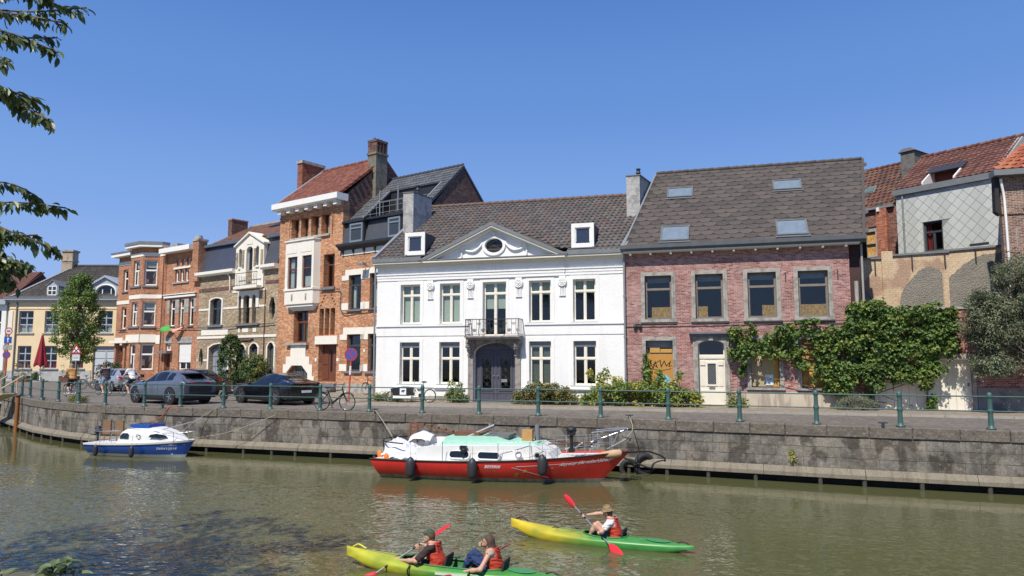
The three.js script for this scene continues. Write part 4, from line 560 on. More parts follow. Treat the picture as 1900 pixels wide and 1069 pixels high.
{
  const X0 = 10.2, L = x => x - X0, H = thing('brown_brick_house', 'brown brick house with white downpipe behind the olive tree', 'house', [X0, 0, ZA]);
  const M_bb = brickMat([0x7d5a4c, 0x6f4c41, 0x8a6555, 0x94705f], 0xb7aa9b, { s: 16, m: .015 });
  part(H, 'wall', wallGeo(rect(0, 9, 4.0, 9.1), [rect(L(10.98), L(11.9), 7.9, 8.75), rect(L(11.08), L(12.0), 4.6, 6.5)], .3), M_bb); rooms(H, 1.3, 8, [4.1, 7, 9], -5.5); part(H, 'brick_band', metreUV(box(-.01, 9, 7.62, 7.72, -.1, .05)), M_bb); part(H, 'side_wall', quadPrism(0, .3, 4, 9.1, -.301, -7, .36), M_bb);
  win(H, L(10.98), L(11.9), 7.9, 8.75, { rec: .12, rows: [[1, 2]], m: M_darkFrame, sill: { p: .06, h: .08, ex: .08 } }); win(H, L(11.08), L(12), 4.6, 6.5, { rec: .12, rows: [[.7, 2], [.3, 2]], m: M_darkFrame });
  part(H, 'wall_anchor', box(.42, .45, 6.3, 7.1, 0, .03), M_stoneTrim); part(H, 'downpipe', tube([[-.02, 9.0, .18], [.0, 8.8, .16], [.07, 8.4, .1], [.09, 7.5, .1], [.1, 4.2, .1]], .05, 30, 8), M_whitePaint);
  part(H, 'eaves', [metreUV(box(-.3, 9.2, 9.1, 9.32, -.2, .42))], M_lead); part(H, 'side_board', metreUV(prism([[-.2, 9.3], [-.08, 9.3], [-.08, 7.6], [-.24, 7.75]], -.25, .1)), mat(null, .8, { map: mottle(0x2d2a29, .15, 1, 64, 3) }));
  const tm = tileMats([0xa65c3c, 0x985036, 0xb06a48], .75, 29), E0 = [-.2, 9.34, .35], E1 = [9, 9.34, .35], R1 = [7, 12.2, -3.4], R0 = [3.2, 12.2, -3.4], roof = part(H, 'roof', [metreUV(quadGeo(E0, E1, R1, R0, .1)), metreUV(quadGeo([2.3, 9.34, -7], E0, R0, [3.2, 12.2, -3.4], .1))], tm[0]); layTiles(roof, E0, E1, R1, R0, .3, .34, tUV(pantile(.3, .34)), tm, { s: 51, parts: 120 });
}
// ---------------------------------------------------------------- second row of houses
const TB = -19.2155 * D2R;
const rowB = (name, label, uL) => { const p = ptB(uL); return thing(name, label, 'house', [p[0], 0, p[1]], TB); };
const exX = (prof, x0, x1) => prism(prof.map(([z, y]) => [-z, y]), x0, x1).rotateY(PI / 2); // profile of z, y drawn along x
const sideWall = (prof, x, t = .3) => metreUV(exX(prof, x, x + t));
const M_orange = brickMat([0xad7454, 0xb47c5c, 0xa46c4f, 0xb98665, 0x9c644b], 0xb69579, { s: 31, vary: .08 });
const M_orange2 = brickMat([0xb98259, 0xb17750, 0xc18e6a, 0xa56a49, 0xc89c78], 0xbf9d80, { s: 37, vary: .09 });
const M_brown = brickMat([0x9c876a, 0x907b5f, 0xaa9778, 0x837158, 0x9a826a], 0xb8ac96, { s: 43, vary: .16 });
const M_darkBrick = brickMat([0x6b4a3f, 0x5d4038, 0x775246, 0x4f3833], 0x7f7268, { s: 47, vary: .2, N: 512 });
const M_cream = mat(null, .8, { map: mottle(0xebe5d6, .05, 1.4) }), M_slate = mat(null, .55, { map: mottle(0x4a4c52, .12, .8) }), M_black = mat(null, .45, { map: mottle(0x2b2d31, .1, 1) });
const M_brownWood = mat(null, .6, { map: mottle(0x6d3f2c, .14, .6) }), M_redTile = mat(null, .85, { map: tex(256, 1.6, (u, v) => { const r = Math.floor(v * 9), c = Math.floor(u * 8 + (r & 1) * .5), fx = u * 8 + (r & 1) * .5 - c, fy = v * 9 - r, h = hash2(((c % 8) + 8) % 8, r, 6); return mixc(hex(0x9d5a3f), hex(0xb9704f), h).map(x => x * (.72 + .28 * smooth(0, .25, fy)) * (.85 + .15 * smooth(0, .12, Math.min(fx, 1 - fx))) * (.85 + .3 * fbm(u * 9, v * 9, 4, 9, 3))); }) });
const cream2 = (x0, x1, y0, y1, z = .03, zb = -.01) => metreUV(box(x0, x1, y0, y1, zb, z));

{ // orange house with black mansard, partly behind the white house
  const u0 = -1.02, L = u => u - u0, W = 6.4, H = rowB('orange_brick_house', 'orange brick house with black mansard and roof terrace beside the white house', u0);
  const wx = [[-.35, .75], [1.5, 2.6]].map(p => p.map(L)); const holes = wx.flatMap(([a, b]) => [rect(a, b, 5.08, 7.2), rect(a - .05, b + .05, 1.36, 3.58)]);
  part(H, 'wall', wallGeo(rect(0, W, 0, 8.45), holes, .32), M_orange2); rooms(H, .2, W - .2, [.8, 4.2, 8.3], -5.5);
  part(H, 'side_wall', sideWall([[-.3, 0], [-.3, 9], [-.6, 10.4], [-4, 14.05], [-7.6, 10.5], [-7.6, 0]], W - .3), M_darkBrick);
  part(H, 'plinth', cream2(-.0, W, 0, .62, .05), M_stoneTrim);
  wx.forEach(([a, b]) => { part(H, 'lintel', [cream2(a - .32, b + .32, 7.2, 7.55), cream2(a - .62, a - .001, 6.9, 7.2), cream2(b + .001, b + .37, 6.9, 7.2)], M_cream); part(H, 'sill_block', cream2(a - .62, a - .001, 5.08, 5.5), M_cream); part(H, 'sill_block', cream2(b + .001, b + .37, 5.08, 5.5), M_cream);
    part(H, 'lintel', [cream2(a - .4, b + .42, 3.58, 3.98), cream2(a - .7, a - .051, 3.25, 3.58), cream2(b + .051, b + .36, 3.25, 3.58)], M_cream); part(H, 'sill_block', cream2(a - .7, a - .051, 1.36, 1.78), M_cream); part(H, 'sill_block', cream2(b + .051, b + .36, 1.36, 1.78), M_cream);
    win(H, a, b, 5.08, 7.2, { rows: [[.72, 2], [.28, 1]], m: M_darkFrame, fw: .08, bar: .09, rec: .18, sill: { p: .12, h: .1, ex: .1, m: M_bluestone }, blind: [[a + .1, (a + b) / 2, 5.2, 6.6, M_curtain, 'curtain']] });
    win(H, a - .05, b + .05, 1.36, 3.58, { rows: [[.7, 1], [.3, 1]], m: M_darkFrame, fw: .08, bar: .09, rec: .18, sill: { p: .12, h: .12, ex: .2, m: M_bluestone } }); });
  part(H, 'frieze', cream2(0, W, 8.45, 8.78, .05, -.3), M_cream); part(H, 'cornice', metreUV(exX([[-.1, 8.78], [.15, 8.78], [.3, 8.95], [.42, 9.0], [.42, 9.14], [-.1, 9.14]], -.15, W)), M_black); for (let k = 0; k < 7; k++) part(H, 'bracket', box(.1 + k * .95, .2 + k * .95, 8.55, 8.78, 0, .16), M_black);
  part(H, 'mansard', metreUV(exX([[.05, 9.1], [-.22, 10.45], [-1.2, 10.45], [-1.2, 9.1]], 0, W)), M_slate); part(H, 'upper_cornice', metreUV(exX([[-.3, 10.45], [.05, 10.5], [.05, 10.62], [-.3, 10.62]], -.05, W)), M_black);
  for (const [a, b] of [[-.32, 1.02], [3.0, 4.2]]) { const x0 = L(a), x1 = L(b); part(H, 'dormer', [metreUV(box(x0, x1, 9.12, 10.44, -.8, .1)), metreUV(box(x0 - .1, x1 + .1, 10.44, 10.62, -.8, .22))], M_black); win(H, x0 + .1, x1 - .1, 9.2, 10.36, { rec: -.16, rows: [[.78, 1], [.22, 1]], m: mat(null, .5, { map: mottle(0x7d8990, .06, 1) }), fw: .09, bar: .06, glass: mat([.05, .055, .06], .08) }); }
  // roof with the terrace cut out of it
  const q = (x, z) => [x, 10.62 + (-.3 - z) * (14.08 - 10.62) / 3.7, z], t0 = L(.25), t1 = L(4.75), roof = part(H, 'roof', [quadGeo(q(-.1, -.3), q(t0, -.3), q(t0, -2.7), q(-.1, -2.7), .12), quadGeo(q(t1, -.3), q(W + .05, -.3), q(W + .05, -2.7), q(t1, -2.7), .12), quadGeo(q(-.1, -2.7), q(W + .05, -2.7), q(W + .05, -4), q(-.1, -4), .12), quadGeo(q(-.1, -4), q(W + .05, -4), [W + .05, 10.5, -7.7], [-.1, 10.5, -7.7], .12)].map(g => metreUV(g)), M_slate);
  layTiles(roof, q(-.1, -.3), q(W + .05, -.3), q(W + .05, -4), q(-.1, -4), .26, .33, tUV(pantile(.26, .33, .02)), tileMats([0x5d6064, 0x54575b, 0x66696c], .6), { s: 61, parts: 0, skip: p => p.x > t0 - .27 && p.x < t1 && p.z > -2.72 });
  for (let i = 0; i < 18; i++) part(roof, 'ridge_tile', rod([-.1 + i * .36, 14.1, -4], [-.1 + (i + 1.04) * .36, 14.12, -4], .09, 8, .105), M_slate);
  part(H, 'terrace', [metreUV(box(t0, t1, 10.5, 10.6, -2.8, -.3)), metreUV(box(t0, t1, 10.6, 12.9, -2.85, -2.8)), metreUV(prism([[.3, 10.6], [2.8, 10.6], [2.8, 12.85]], 0, .05).rotateY(PI / 2).translate(t0 - .02, 0, 0)), metreUV(prism([[.3, 10.6], [2.8, 10.6], [2.8, 12.85]], 0, .05).rotateY(PI / 2).translate(t1 - .03, 0, 0))], M_black);
  for (const x of [t0, t1]) part(H, 'terrace_trim', quadGeo(V(...q(x - .07, -.3)).add(V(0, .05, 0)), V(...q(x + .07, -.3)).add(V(0, .05, 0)), V(...q(x + .07, -2.7)).add(V(0, .05, 0)), V(...q(x - .07, -2.7)).add(V(0, .05, 0)), .1), M_lead);
  const tr = part(H, 'terrace_railing', [...[10.95, 11.3, 11.62].map(y => rod([t0, y, -.55], [t1, y, -.55], .016, 5)), rod([t0 + .1, 11.9, -1.6], [t1, 11.9, -1.6], .02, 5)], M_zinc); for (let k = 0; k <= 8; k++) part(tr, 'post', rod([t0 + k * (t1 - t0) / 8, 10.6, -.55], [t0 + k * (t1 - t0) / 8, 11.64, -.55], .018, 5), M_zinc); for (const k of [.3, 1.9]) part(tr, 'post', rod([t0 + k, 10.6, -1.6], [t0 + k, 12.7, -1.6], .05, 6), M_zinc);
  part(H, 'bench', [box(t0 + 1.5, t0 + 3.2, 10.95, 11.02, -1.4, -1.0), box(t0 + 1.55, t0 + 1.62, 10.6, 10.95, -1.4, -1.0), box(t0 + 3.1, t0 + 3.17, 10.6, 10.95, -1.4, -1.0)], M_brownWood); part(H, 'house_number', box(L(1.08), L(1.2), 2.5, 2.66, 0, .02), M_whitePaint); part(H, 'wall_lamp', [rod([L(1.55), 7.55, .0], [L(1.3), 7.75, .5], .03, 6), box(L(.95), L(1.5), 7.68, 7.8, .3, .6)], M_zinc);
}
{ // tall red brick house
  const u0 = -7.36, L = u => u - u0, W = 6.335, H = rowB('tall_brick_house', 'tall narrow orange brick house with white oriel and red tiled roof', u0);
  const top = [[-6.16, -5.33], [-5.15, -4.36], [-4.12, -3.31], [-3.1, -2.3]].map(p => p.map(L)), tri = [0, 1, 2].map(k => [L(-3.05) + k * .53, L(-3.05) + k * .53 + .43]);
  const oct = (x0, x1, y0, y1) => [[x0, y0], [x1, y0], [x1, y0 + .45], [x1 - .6, y1], [x0 + .6, y1], [x0, y0 + .45]], oc = oct(L(-6.2), L(-3.98), .72, 1.68);
  const holes = [...top.map(([a, b]) => rect(a, b, 10.03, 11.34)), rect(L(-2.76), L(-1.72), 6.6, 8.7), ...tri.map(([a, b]) => rect(a, b, 3.58, 5.26)), rect(L(-5.6), L(-4.15), 3.14, 5.2), rect(L(-3.05), L(-1.35), .68, 3.0), oc, rect(L(-5.9), L(-3.4), 6.6, 8.7)];
  part(H, 'wall', wallGeo(rect(0, W, 0, 12.0), holes, .5), M_orange2); rooms(H, .2, W - .2, [.6, 3.07, 5.9, 9.6, 11.8], -5.5, -.52);
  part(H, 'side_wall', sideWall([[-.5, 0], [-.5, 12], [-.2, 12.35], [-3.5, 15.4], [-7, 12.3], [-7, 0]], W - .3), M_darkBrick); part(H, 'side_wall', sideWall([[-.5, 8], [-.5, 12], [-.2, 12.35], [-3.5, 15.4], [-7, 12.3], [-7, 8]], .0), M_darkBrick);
  top.forEach(([a, b]) => win(H, a, b, 10.03, 11.34, { rec: .34, rows: [[1, 1]], m: M_brownWood, fw: .06, blind: [[a + .08, a + .45, 10.1, 11.3, M_curtain, 'curtain']] })); part(H, 'window_sill', cream2(top[0][0] - .1, top[3][1] + .1, 9.88, 10.02, .12, -.3), M_stoneTrim);
  win(H, L(-2.76), L(-1.72), 6.6, 8.7, { rec: .34, rows: [[.7, 2], [.3, 1]], m: M_brownWood, fw: .07, sill: { p: .12, h: .16, ex: .12 } });
  tri.forEach(([a, b]) => win(H, a, b, 3.58, 5.26, { rec: .38, rows: [[1, 1]], m: M_brownWood, fw: .04 })); win(H, L(-5.6), L(-4.15), 3.14, 5.2, { rec: .3, rows: [[.66, 2], [.34, 2]], m: M_brownWood, fw: .08, bar: .09, blind: [[L(-4.85), L(-4.25), 3.2, 4.5, mat(0x6d7a3a, .9), 'plant']] }); part(H, 'window_sill', cream2(L(-6.2), L(-4.0), 2.98, 3.13, .22, -.3), M_stoneTrim);
  // oriel
  const o0 = L(-6.25), o1 = L(-3.1), or = (y0, y1, d, k = 0) => { const p = [[o0 + k, -.45], [o0 + k, .0], [o0 + .14 + k, d], [o1 - .14 - k, d], [o1 - k, .0], [o1 - k, -.45]]; return prism(p.map(q => [q[0], -q[1]]), y0, y1).rotateX(-PI / 2); }, OD = .42;
  const O = part(H, 'oriel', [or(6.5, 6.62, OD + .06, -.03), or(5.62, 6.5, OD), or(5.45, 5.62, OD - .08, .1), or(5.3, 5.45, OD - .2, .28), or(5.2, 5.3, OD - .3, .46)].map(g => metreUV(g)), M_cream); part(H, 'oriel_head', [or(8.72, 9.72, OD), or(9.72, 9.8, OD + .08, -.05)].map(g => metreUV(g)), M_cream);
  const ow = [[-5.85, -4.87], [-4.38, -3.44]].map(p => p.map(L)); for (const [a, b] of [[o0 + .14, ow[0][0]], [ow[0][1], ow[1][0]], [ow[1][1], o1 - .14]]) part(O, 'mullion', metreUV(box(a, b, 6.62, 8.72, OD - .2, OD - .002)), M_cream); for (const [a, b] of [[[o0, 0], [o0 + .14, OD - .003]], [[o1 - .14, OD - .003], [o1, 0]]]) part(O, 'cheek', quadGeo([a[0], 6.62, a[1]], [b[0], 6.62, b[1]], [b[0], 8.72, b[1]], [a[0], 8.72, a[1]], .1), M_cream);
  for (const [a, b] of ow) win(H, a, b, 6.62, 8.72, { z: OD, rec: .1, rows: [[.62, 1], [.38, 1]], m: M_brownWood, fw: .06, blind: a < 2 ? [[a + .05, a + .4, 6.7, 8.6, M_curtain, 'curtain']] : [[a + .06, b - .06, 6.7, 7.4, M_curtain, 'curtain']] }); for (const x of [L(-5.4), L(-4.0)]) part(O, 'ornament', cream2(x, x + .14, 5.85, 6.27, OD + .025, OD), M_stoneTrim); for (const [a, b] of [[0, 1], [1.45, 2.5]]) part(O, 'panel', cream2(o0 + .3 + a, o0 + .3 + b, 8.95, 9.6, OD + .02, OD), M_cream);
  // stepped white stone round the cellar window, door
  part(H, 'stone_surround', [wallGeo([[L(-6.75), .1], [L(-3.35), .1], [L(-3.35), 1.0], [L(-3.55), 1.0], [L(-3.55), 1.75], [L(-3.85), 1.75], [L(-3.85), 2.25], [L(-4.25), 2.25], [L(-4.25), 2.95], [L(-5.75), 2.95], [L(-5.75), 2.25], [L(-6.2), 2.25], [L(-6.2), 1.75], [L(-6.5), 1.75], [L(-6.5), 1.0], [L(-6.75), 1.0]], [oc], .06, .08), cream2(L(-5.04), L(-4.98), 1.7, 2.95, .1)], M_cream);
  shapeWin(H, oc, { rec: .16, m: M_darkFrame, glass: GLASS_DIRTY, bars: [[L(-5.5), L(-5.45), .75, 1.66], [L(-4.75), L(-4.7), .75, 1.66]], name: 'cellar_window' });
  part(H, 'lintel', cream2(L(-3.3), L(-1.2), 3.01, 3.52, .12, -.3), M_cream); const D = part(H, 'front_door', [wallGeo(rect(L(-3.05), L(-1.35), .68, 3.0), [rect(L(-2.3), L(-2.1), 1.3, 2.7)], .08, -.35), metreUV(box(L(-2.95), L(-2.45), .85, 1.6, -.35, -.32)), metreUV(box(L(-1.95), L(-1.45), .85, 1.6, -.35, -.32)), metreUV(box(L(-2.95), L(-2.45), 1.75, 2.8, -.35, -.32)), metreUV(box(L(-1.95), L(-1.45), 1.75, 2.8, -.35, -.32))], M_brownWood); part(D, 'pane', box(L(-2.3), L(-2.1), 1.3, 2.7, -.4, -.39), GLASS); part(D, 'grille', [.05, .1, .15].map(k => rod([L(-2.3) + k, 1.3, -.36], [L(-2.3) + k, 2.7, -.36], .008, 4)), M_iron);
  for (const x of [L(-3.35), L(-1.3)]) part(H, 'wall_plate', cream2(x, x + .16, 1.95, 2.15, .03), M_whitePaint); part(H, 'plinth', cream2(L(-3.2), W, 0, .5, .05), M_stoneTrim); for (const k of [0, 1, 2]) part(H, 'doorstep', metreUV(box(L(-3.15), L(-1.25), 0, .6 - k * .19, -.3, .25 + k * .28)), M_bluestone);
  // cornice, brackets, roof, chimneys
  part(H, 'cornice', [metreUV(exX([[-.3, 11.98], [.5, 11.98], [.62, 12.06], [.62, 12.42], [-.3, 12.42]], -.18, W + .1))], M_whitePaint); for (let k = 0; k < 7; k++) part(H, 'bracket', metreUV(box(.25 + k * .93, .58 + k * .93, 11.72, 11.975, 0, .42)), M_whitePaint); part(H, 'dentil_band', metreUV(box(0, W, 11.45, 11.56, 0, .06)), M_orange2);
  for (const [x, y] of [[-6.35, 1], [-2.05, 1]].map(p => [L(p[0]), 0])) for (let k = 0; k < 9; k++) part(H, 'brick_header', metreUV(box(x, x + .1, 10.0 + k * .15, 10.07 + k * .15, 0, .05)), M_orange2); for (const s of [-1, 1]) for (let k = 0; k < 4; k++) part(H, 'brick_header', metreUV(box(L(-2.25) + s * (.32 + k * .12) - .08, L(-2.25) + s * (.32 + k * .12) + .08, 6.1 - k * .2, 6.17 - k * .2, 0, .06)), M_orange2);
  const roof = part(H, 'roof', [planeUV(quadGeo([-.15, 12.38, .4], [W + .02, 12.38, .4], [W + .02, 15.52, -3.5], [-.15, 15.52, -3.5], .12), V(0, 0, 0), V(1, 0, 0), V(0, .63, -.78)), metreUV(quadGeo([-.15, 15.52, -3.5], [W + .02, 15.52, -3.5], [W, 12.3, -7.2], [-.15, 12.3, -7.2], .12))], M_redTile); { const tm = tileMats([0x8c5642, 0x824d3c, 0x98624c, 0x774638], .8); layTiles(roof, [-.15, 12.4, .42], [W + .02, 12.4, .42], [W + .02, 15.55, -3.5], [-.15, 15.55, -3.5], .21, .24, tUV(flatTile(.21, .24)), tm, { s: 71, parts: 0, stag: .5 }); for (let i = 0; i < 18; i++) part(roof, 'ridge_tile', rod([-.15 + i * .36, 15.56, -3.5], [-.15 + (i + 1.04) * .36, 15.59, -3.5], .09, 8, .105), tm[i % 4]); }
  part(roof, 'roof_window', quadGeo([3.9, 13.93, -1.5], [4.4, 13.93, -1.5], [4.4, 14.25, -1.9], [3.9, 14.25, -1.9], .05), M_zinc); part(roof, 'verge_flashing', quadGeo([-.2, 12.46, .42], [.12, 12.46, .42], [.12, 15.6, -3.5], [-.2, 15.6, -3.5], .06), M_zinc);
  const ch = part(H, 'chimney', metreUV(box(-.85, -.3, 9, 15.9, -3.8, -1.9)), brickMat([0x8f4a35, 0x7d4030, 0x9b563e], 0x8d7a6c, { s: 51, N: 256 })); part(ch, 'cap', metreUV(box(-.92, -.23, 15.9, 16.1, -3.87, -1.83)), M_stoneTrim);
  const M_gr = mat(null, .95, { map: mottle(0x7d776a, .18, 1.1, 0, 0, 1) }), tc = part(H, 'tall_chimney', [metreUV(box(W - .5, W + .3, 10, 15.5, -3.4, -2.4)), metreUV(box(W - .56, W + .36, 15.5, 15.65, -3.46, -2.34))], M_gr); part(tc, 'cap', [metreUV(box(W - .52, W + .32, 16.35, 16.5, -3.42, -2.38)), metreUV(box(W - .5, W - .2, 15.65, 16.35, -3.4, -2.4)), ...[0, 1, 2, 3].map(k => metreUV(box(W - .2, W + .3, 15.65, 16.35, -3.4 + k * .28, -3.4 + k * .28 + .14)))], M_darkBrick); for (let k = 0; k < 3; k++) part(tc, 'chimney_pot', cyl(.08, .07, 16.5, 16.68, 8, W - .1, -3.2 + k * .3), M_darkBrick);
}
{ // yellow-brown brick house with pointed windows
  const u0 = -16.9, L = u => u - u0, W = 9.54, H = rowB('brown_brick_house', 'yellow-brown brick house with cream pointed arches and gabled dormer', u0);
  const pt = (a, b, y0, y1, k = .22) => [[a, y0], [b, y0], [b, y1 - k], [a + (b - a) * .78, y1 - k * .25], [(a + b) / 2, y1], [a + (b - a) * .22, y1 - k * .25], [a, y1 - k]], hx = (a, b, y0, y1) => [[a + (b - a) * .3, y0], [a + (b - a) * .7, y0], [b, y0 + (y1 - y0) * .3], [b, y0 + (y1 - y0) * .65], [a + (b - a) * .7, y1], [a + (b - a) * .3, y1], [a, y0 + (y1 - y0) * .65], [a, y0 + (y1 - y0) * .3]];
  const w1 = pt(L(-15.35), L(-13.9), 4.56, 6.52, .16), t3 = [[-11.8, -11.48, .1], [-11.24, -10.52, .14], [-10.22, -9.78, .18]].map(([a, b, k]) => pt(L(a), L(b), 4.56, 6.55, k)), hw = hx(L(-8.3), L(-7.65), 4.75, 6.26), slot = hx(L(-16.6), L(-16.1), 1.5, 2.86), gar = pt(L(-15.3), L(-12.9), .1, 3.2, .3), g2 = pt(L(-11.76), L(-10.85), 1.06, 3.15, .3), g3 = pt(L(-10.32), L(-9.38), 1.06, 3.18, .3), g4 = pt(L(-8.3), L(-7.58), 1.06, 3.22, .3);
  part(H, 'wall', wallGeo(rect(0, W, 0, 8.3), [w1, ...t3, hw, slot, gar, g2, g3, g4], .36), M_brown); rooms(H, .2, W - .2, [.1, 3.8, 8], -5.5, -.38);
  const trim = (p, k, z = .05) => { const o = inset(p, -k); const y0 = p[0][1]; return metreUV(prism(o.map(q => [q[0], Math.max(q[1], y0 + .001)]), -.05, z, [p.map(q => [q[0], q[1] <= y0 ? y0 + .0015 : q[1]])])); };
  part(H, 'window_trim', trim(w1, .16), M_cream); part(H, 'door_trim', trim(gar, .16), M_cream); for (const g of [g2, g3, g4]) part(H, 'window_trim', trim(g, .13), M_cream);
  part(H, 'window_trim', wallGeo(rect(L(-11.9), L(-9.45), 5.66, 6.85), t3.map(p => p.map(q => [q[0], q[1] < 5 ? 5.6605 : q[1]])), .06, .05), M_cream);
  shapeWin(H, w1, { m: M_darkFrame, rec: .2, fw: .1, bars: [[L(-15.3), L(-13.95), 5.72, 5.84], [L(-14.66), L(-14.58), 4.6, 5.72]] }); t3.forEach(p => shapeWin(H, p, { m: M_darkFrame, rec: .22, fw: .05 })); shapeWin(H, hw, { m: M_darkFrame, rec: .2, fw: .05 }); shapeWin(H, slot, { m: M_darkFrame, rec: .16, fw: .05 }); for (const g of [g2, g3, g4]) shapeWin(H, g, { m: M_darkFrame, rec: .2, fw: .06, glass: g === g2 || g === g3 ? mat([.045, .055, .075], .25) : GLASS_DIRTY });
  const G = part(H, 'garage_door', wallGeo(gar, [], .06, -.3), mat(null, .5, { map: mottle(0x62676f, .06, 1) })); for (let k = 0; k < 6; k++) for (let j = 0; j < 4; j++) part(G, 'panel', metreUV(box(L(-15.2) + k * .385, L(-15.2) + k * .385 + .33, .16 + j * .72, .8 + j * .72 - (j === 3 ? .12 : 0), -.3, -.285)), mat(null, .45, { map: mottle(0x8f96a0, .06, 1) }));
  for (const [a, b, y] of [[-16.85, -15.55, 5.66], [-13.7, -11.92, 5.66], [-9.43, -8.62, 5.66], [-12.6, -11.95, 6.78], [-9.4, -8.6, 6.78], [-16.85, -16.72, 1.95], [-15.95, -15.5, 1.95], [-9.2, -8.5, 1.95]]) part(H, 'stone_band', cream2(L(a), L(b), y, y + .14, .03), M_cream); part(H, 'string_course', cream2(0, W, 3.58, 3.75, .05), M_cream);
  part(H, 'panel', cream2(L(-16.4), L(-13), 3.84, 4.3, .03), M_cream); for (const [a, b] of [[-11.75, -11.55], [-11.27, -10.55], [-10.04, -9.65]]) part(H, 'panel', cream2(L(a), L(b), 3.95, 4.22, .03), M_cream); part(H, 'window_sill', cream2(L(-15.6), L(-13.7), 4.42, 4.55, .14, -.3), M_bluestone); part(H, 'window_sill', cream2(L(-12.0), L(-9.3), 4.42, 4.55, .14, -.3), M_bluestone); part(H, 'frieze', metreUV(box(0, L(-12.5), 7.05, 7.3, 0, .03)), M_darkBrick); part(H, 'frieze', metreUV(box(L(-8.75), W, 7.2, 7.42, 0, .03)), M_darkBrick); part(H, 'window_hood', metreUV(prism([[L(-11.7), 3.5], [L(-9.9), 3.5], [L(-10.3), 3.38], [L(-11.3), 3.38]], 0, .1)), M_darkBrick); part(H, 'plinth', cream2(0, L(-15.5), 0, .6, .04), M_cream); part(H, 'plinth', cream2(L(-12.7), W, 0, .55, .04), M_bluestone);
  for (const [a, b] of [[-.15, L(-12.2)], [L(-9.0), W - .02]]) { part(H, 'gutter', metreUV(exX([[-.1, 8.18], [.3, 8.18], [.38, 8.3], [.38, 8.5], [-.1, 8.5]], a, b)), M_cream); part(H, 'mansard', metreUV(exX([[.1, 8.5], [-.35, 10.42], [-1, 10.42], [-1, 8.5]], Math.max(a, .05), b)), a < 0 ? mat(null, .35, { map: mottle(0x474a55, .08, 1.5) }) : M_slate); part(H, 'mansard_edge', metreUV(exX([[-.42, 10.42], [-.1, 10.42], [-.1, 10.62], [-.42, 10.7]], Math.max(a, .05), b)), mat(null, .5, { map: mottle(0x59636f, .08, 1) })); }
  part(H, 'downpipe', tube([[L(-13.1), 8.2, .2], [L(-12.9), 8.0, .12], [L(-12.85), 7.5, .1], [L(-12.85), 7.0, .08]], .05, 14, 7), M_cream); part(H, 'downpipe', rod([L(-8.7), .3, .06], [L(-8.7), 6.9, .06], .03, 6), M_brownWood);
  // gabled dormer with balcony
  const d0 = L(-12.2), d1 = L(-8.92), dc = (d0 + d1) / 2, dd = pt(L(-10.95), L(-10.2), 7.3, 9.95, .2), s1 = pt(L(-11.85), L(-11.5), 8.55, 9.88, .14), s2 = pt(L(-9.83), L(-9.5), 8.55, 9.92, .14);
  const Dm = part(H, 'dormer', [wallGeo([[d0, 7.0], [d1, 7.0], [d1, 10.05], [dc, 10.82], [d0, 10.05]], [dd, s1, s2], .3, .12), metreUV(prism([[dc - .35, 10.1], [dc + .35, 10.1], [dc + .35, 10.4], [dc, 10.6], [dc - .35, 10.4]], .12, .15)), metreUV(box(d0 + .35, d0 + .6, 8.4, 8.5, .1, .2)), metreUV(box(d1 - .9, d1 - .5, 8.4, 8.5, .1, .2))], M_cream); part(Dm, 'roof', [metreUV(prism([[d0 - .12, 10.0], [dc, 10.86], [d1 + .12, 10.0], [d1 + .12, 10.1], [dc, 10.98], [d0 - .12, 10.1]], -2.4, .25))], M_cream); part(Dm, 'cheek', [metreUV(box(d0, d0 + .1, 8.3, 10.05, -2, -.18)), metreUV(box(d1 - .1, d1, 8.3, 10.05, -2, -.18))], M_slate); for (const [x, y0, y1] of [[d0 + .06, 8.5, 9.6], [d0 + .8, 8.5, 9.75], [d1 - 1.1, 8.5, 9.75], [d1 - .3, 8.5, 9.6]]) part(Dm, 'brick_pier', metreUV(box(x, x + .22, y0, y1, .1, .17)), M_brown);
  shapeWin(H, dd, { z: .12, rec: .2, fw: .07, m: mat(null, .5, { map: mottle(0x9ba1a3, .05, 1) }), glass: GLASS, name: 'balcony_door' }); shapeWin(H, s1, { z: .12, rec: .15, fw: .03, m: M_darkFrame }); shapeWin(H, s2, { z: .12, rec: .15, fw: .03, m: M_darkFrame });
  part(H, 'balcony_slab', metreUV(box(d0 + .45, d1 - .1, 6.95, 7.12, .1, .55)), M_cream); const br = part(H, 'balcony_railing', [box(d0 + .5, d1 - .15, 8.02, 8.06, .46, .5), box(d0 + .5, d1 - .15, 7.2, 7.23, .46, .5)], M_iron); for (let k = 0; k <= 13; k++) part(br, 'baluster', rod([d0 + .52 + k * (d1 - d0 - .72) / 13, 7.12, .48], [d0 + .52 + k * (d1 - d0 - .72) / 13, 8.04 - .25 * Math.sin(k / 13 * PI), .48], .014, 5), M_iron);
  const roof = part(H, 'roof', [planeUV(quadGeo([.3, 10.6, -.35], [W, 10.6, -.35], [W, 12.6, -4], [.3, 12.6, -4], .12), V(0, 0, 0), V(1, 0, 0), V(0, .5, -.86)), metreUV(quadGeo([.3, 12.6, -4], [W, 12.6, -4], [W, 9.5, -9], [.3, 9.5, -9], .12))], mat(null, .85, { map: mottle(0x775747, .16, .8) })); layTiles(roof, [.3, 10.62, -.33], [W, 10.62, -.33], [W, 12.62, -4], [.3, 12.62, -4], .24, .27, tUV(flatTile(.24, .27)), tileMats([0x7d5a49, 0x6f5042, 0x886452], .8), { s: 81, parts: 0, stag: .5 }); part(roof, 'ridge', metreUV(box(.3, W, 12.58, 12.7, -4.1, -3.9)), M_stoneTrim); part(roof, 'solar_panel', quadGeo([4.6, 11.95, -2.55], [6.2, 11.95, -2.55], [6.6, 12.6, -3.75], [5.0, 12.6, -3.75], .05), M_black);
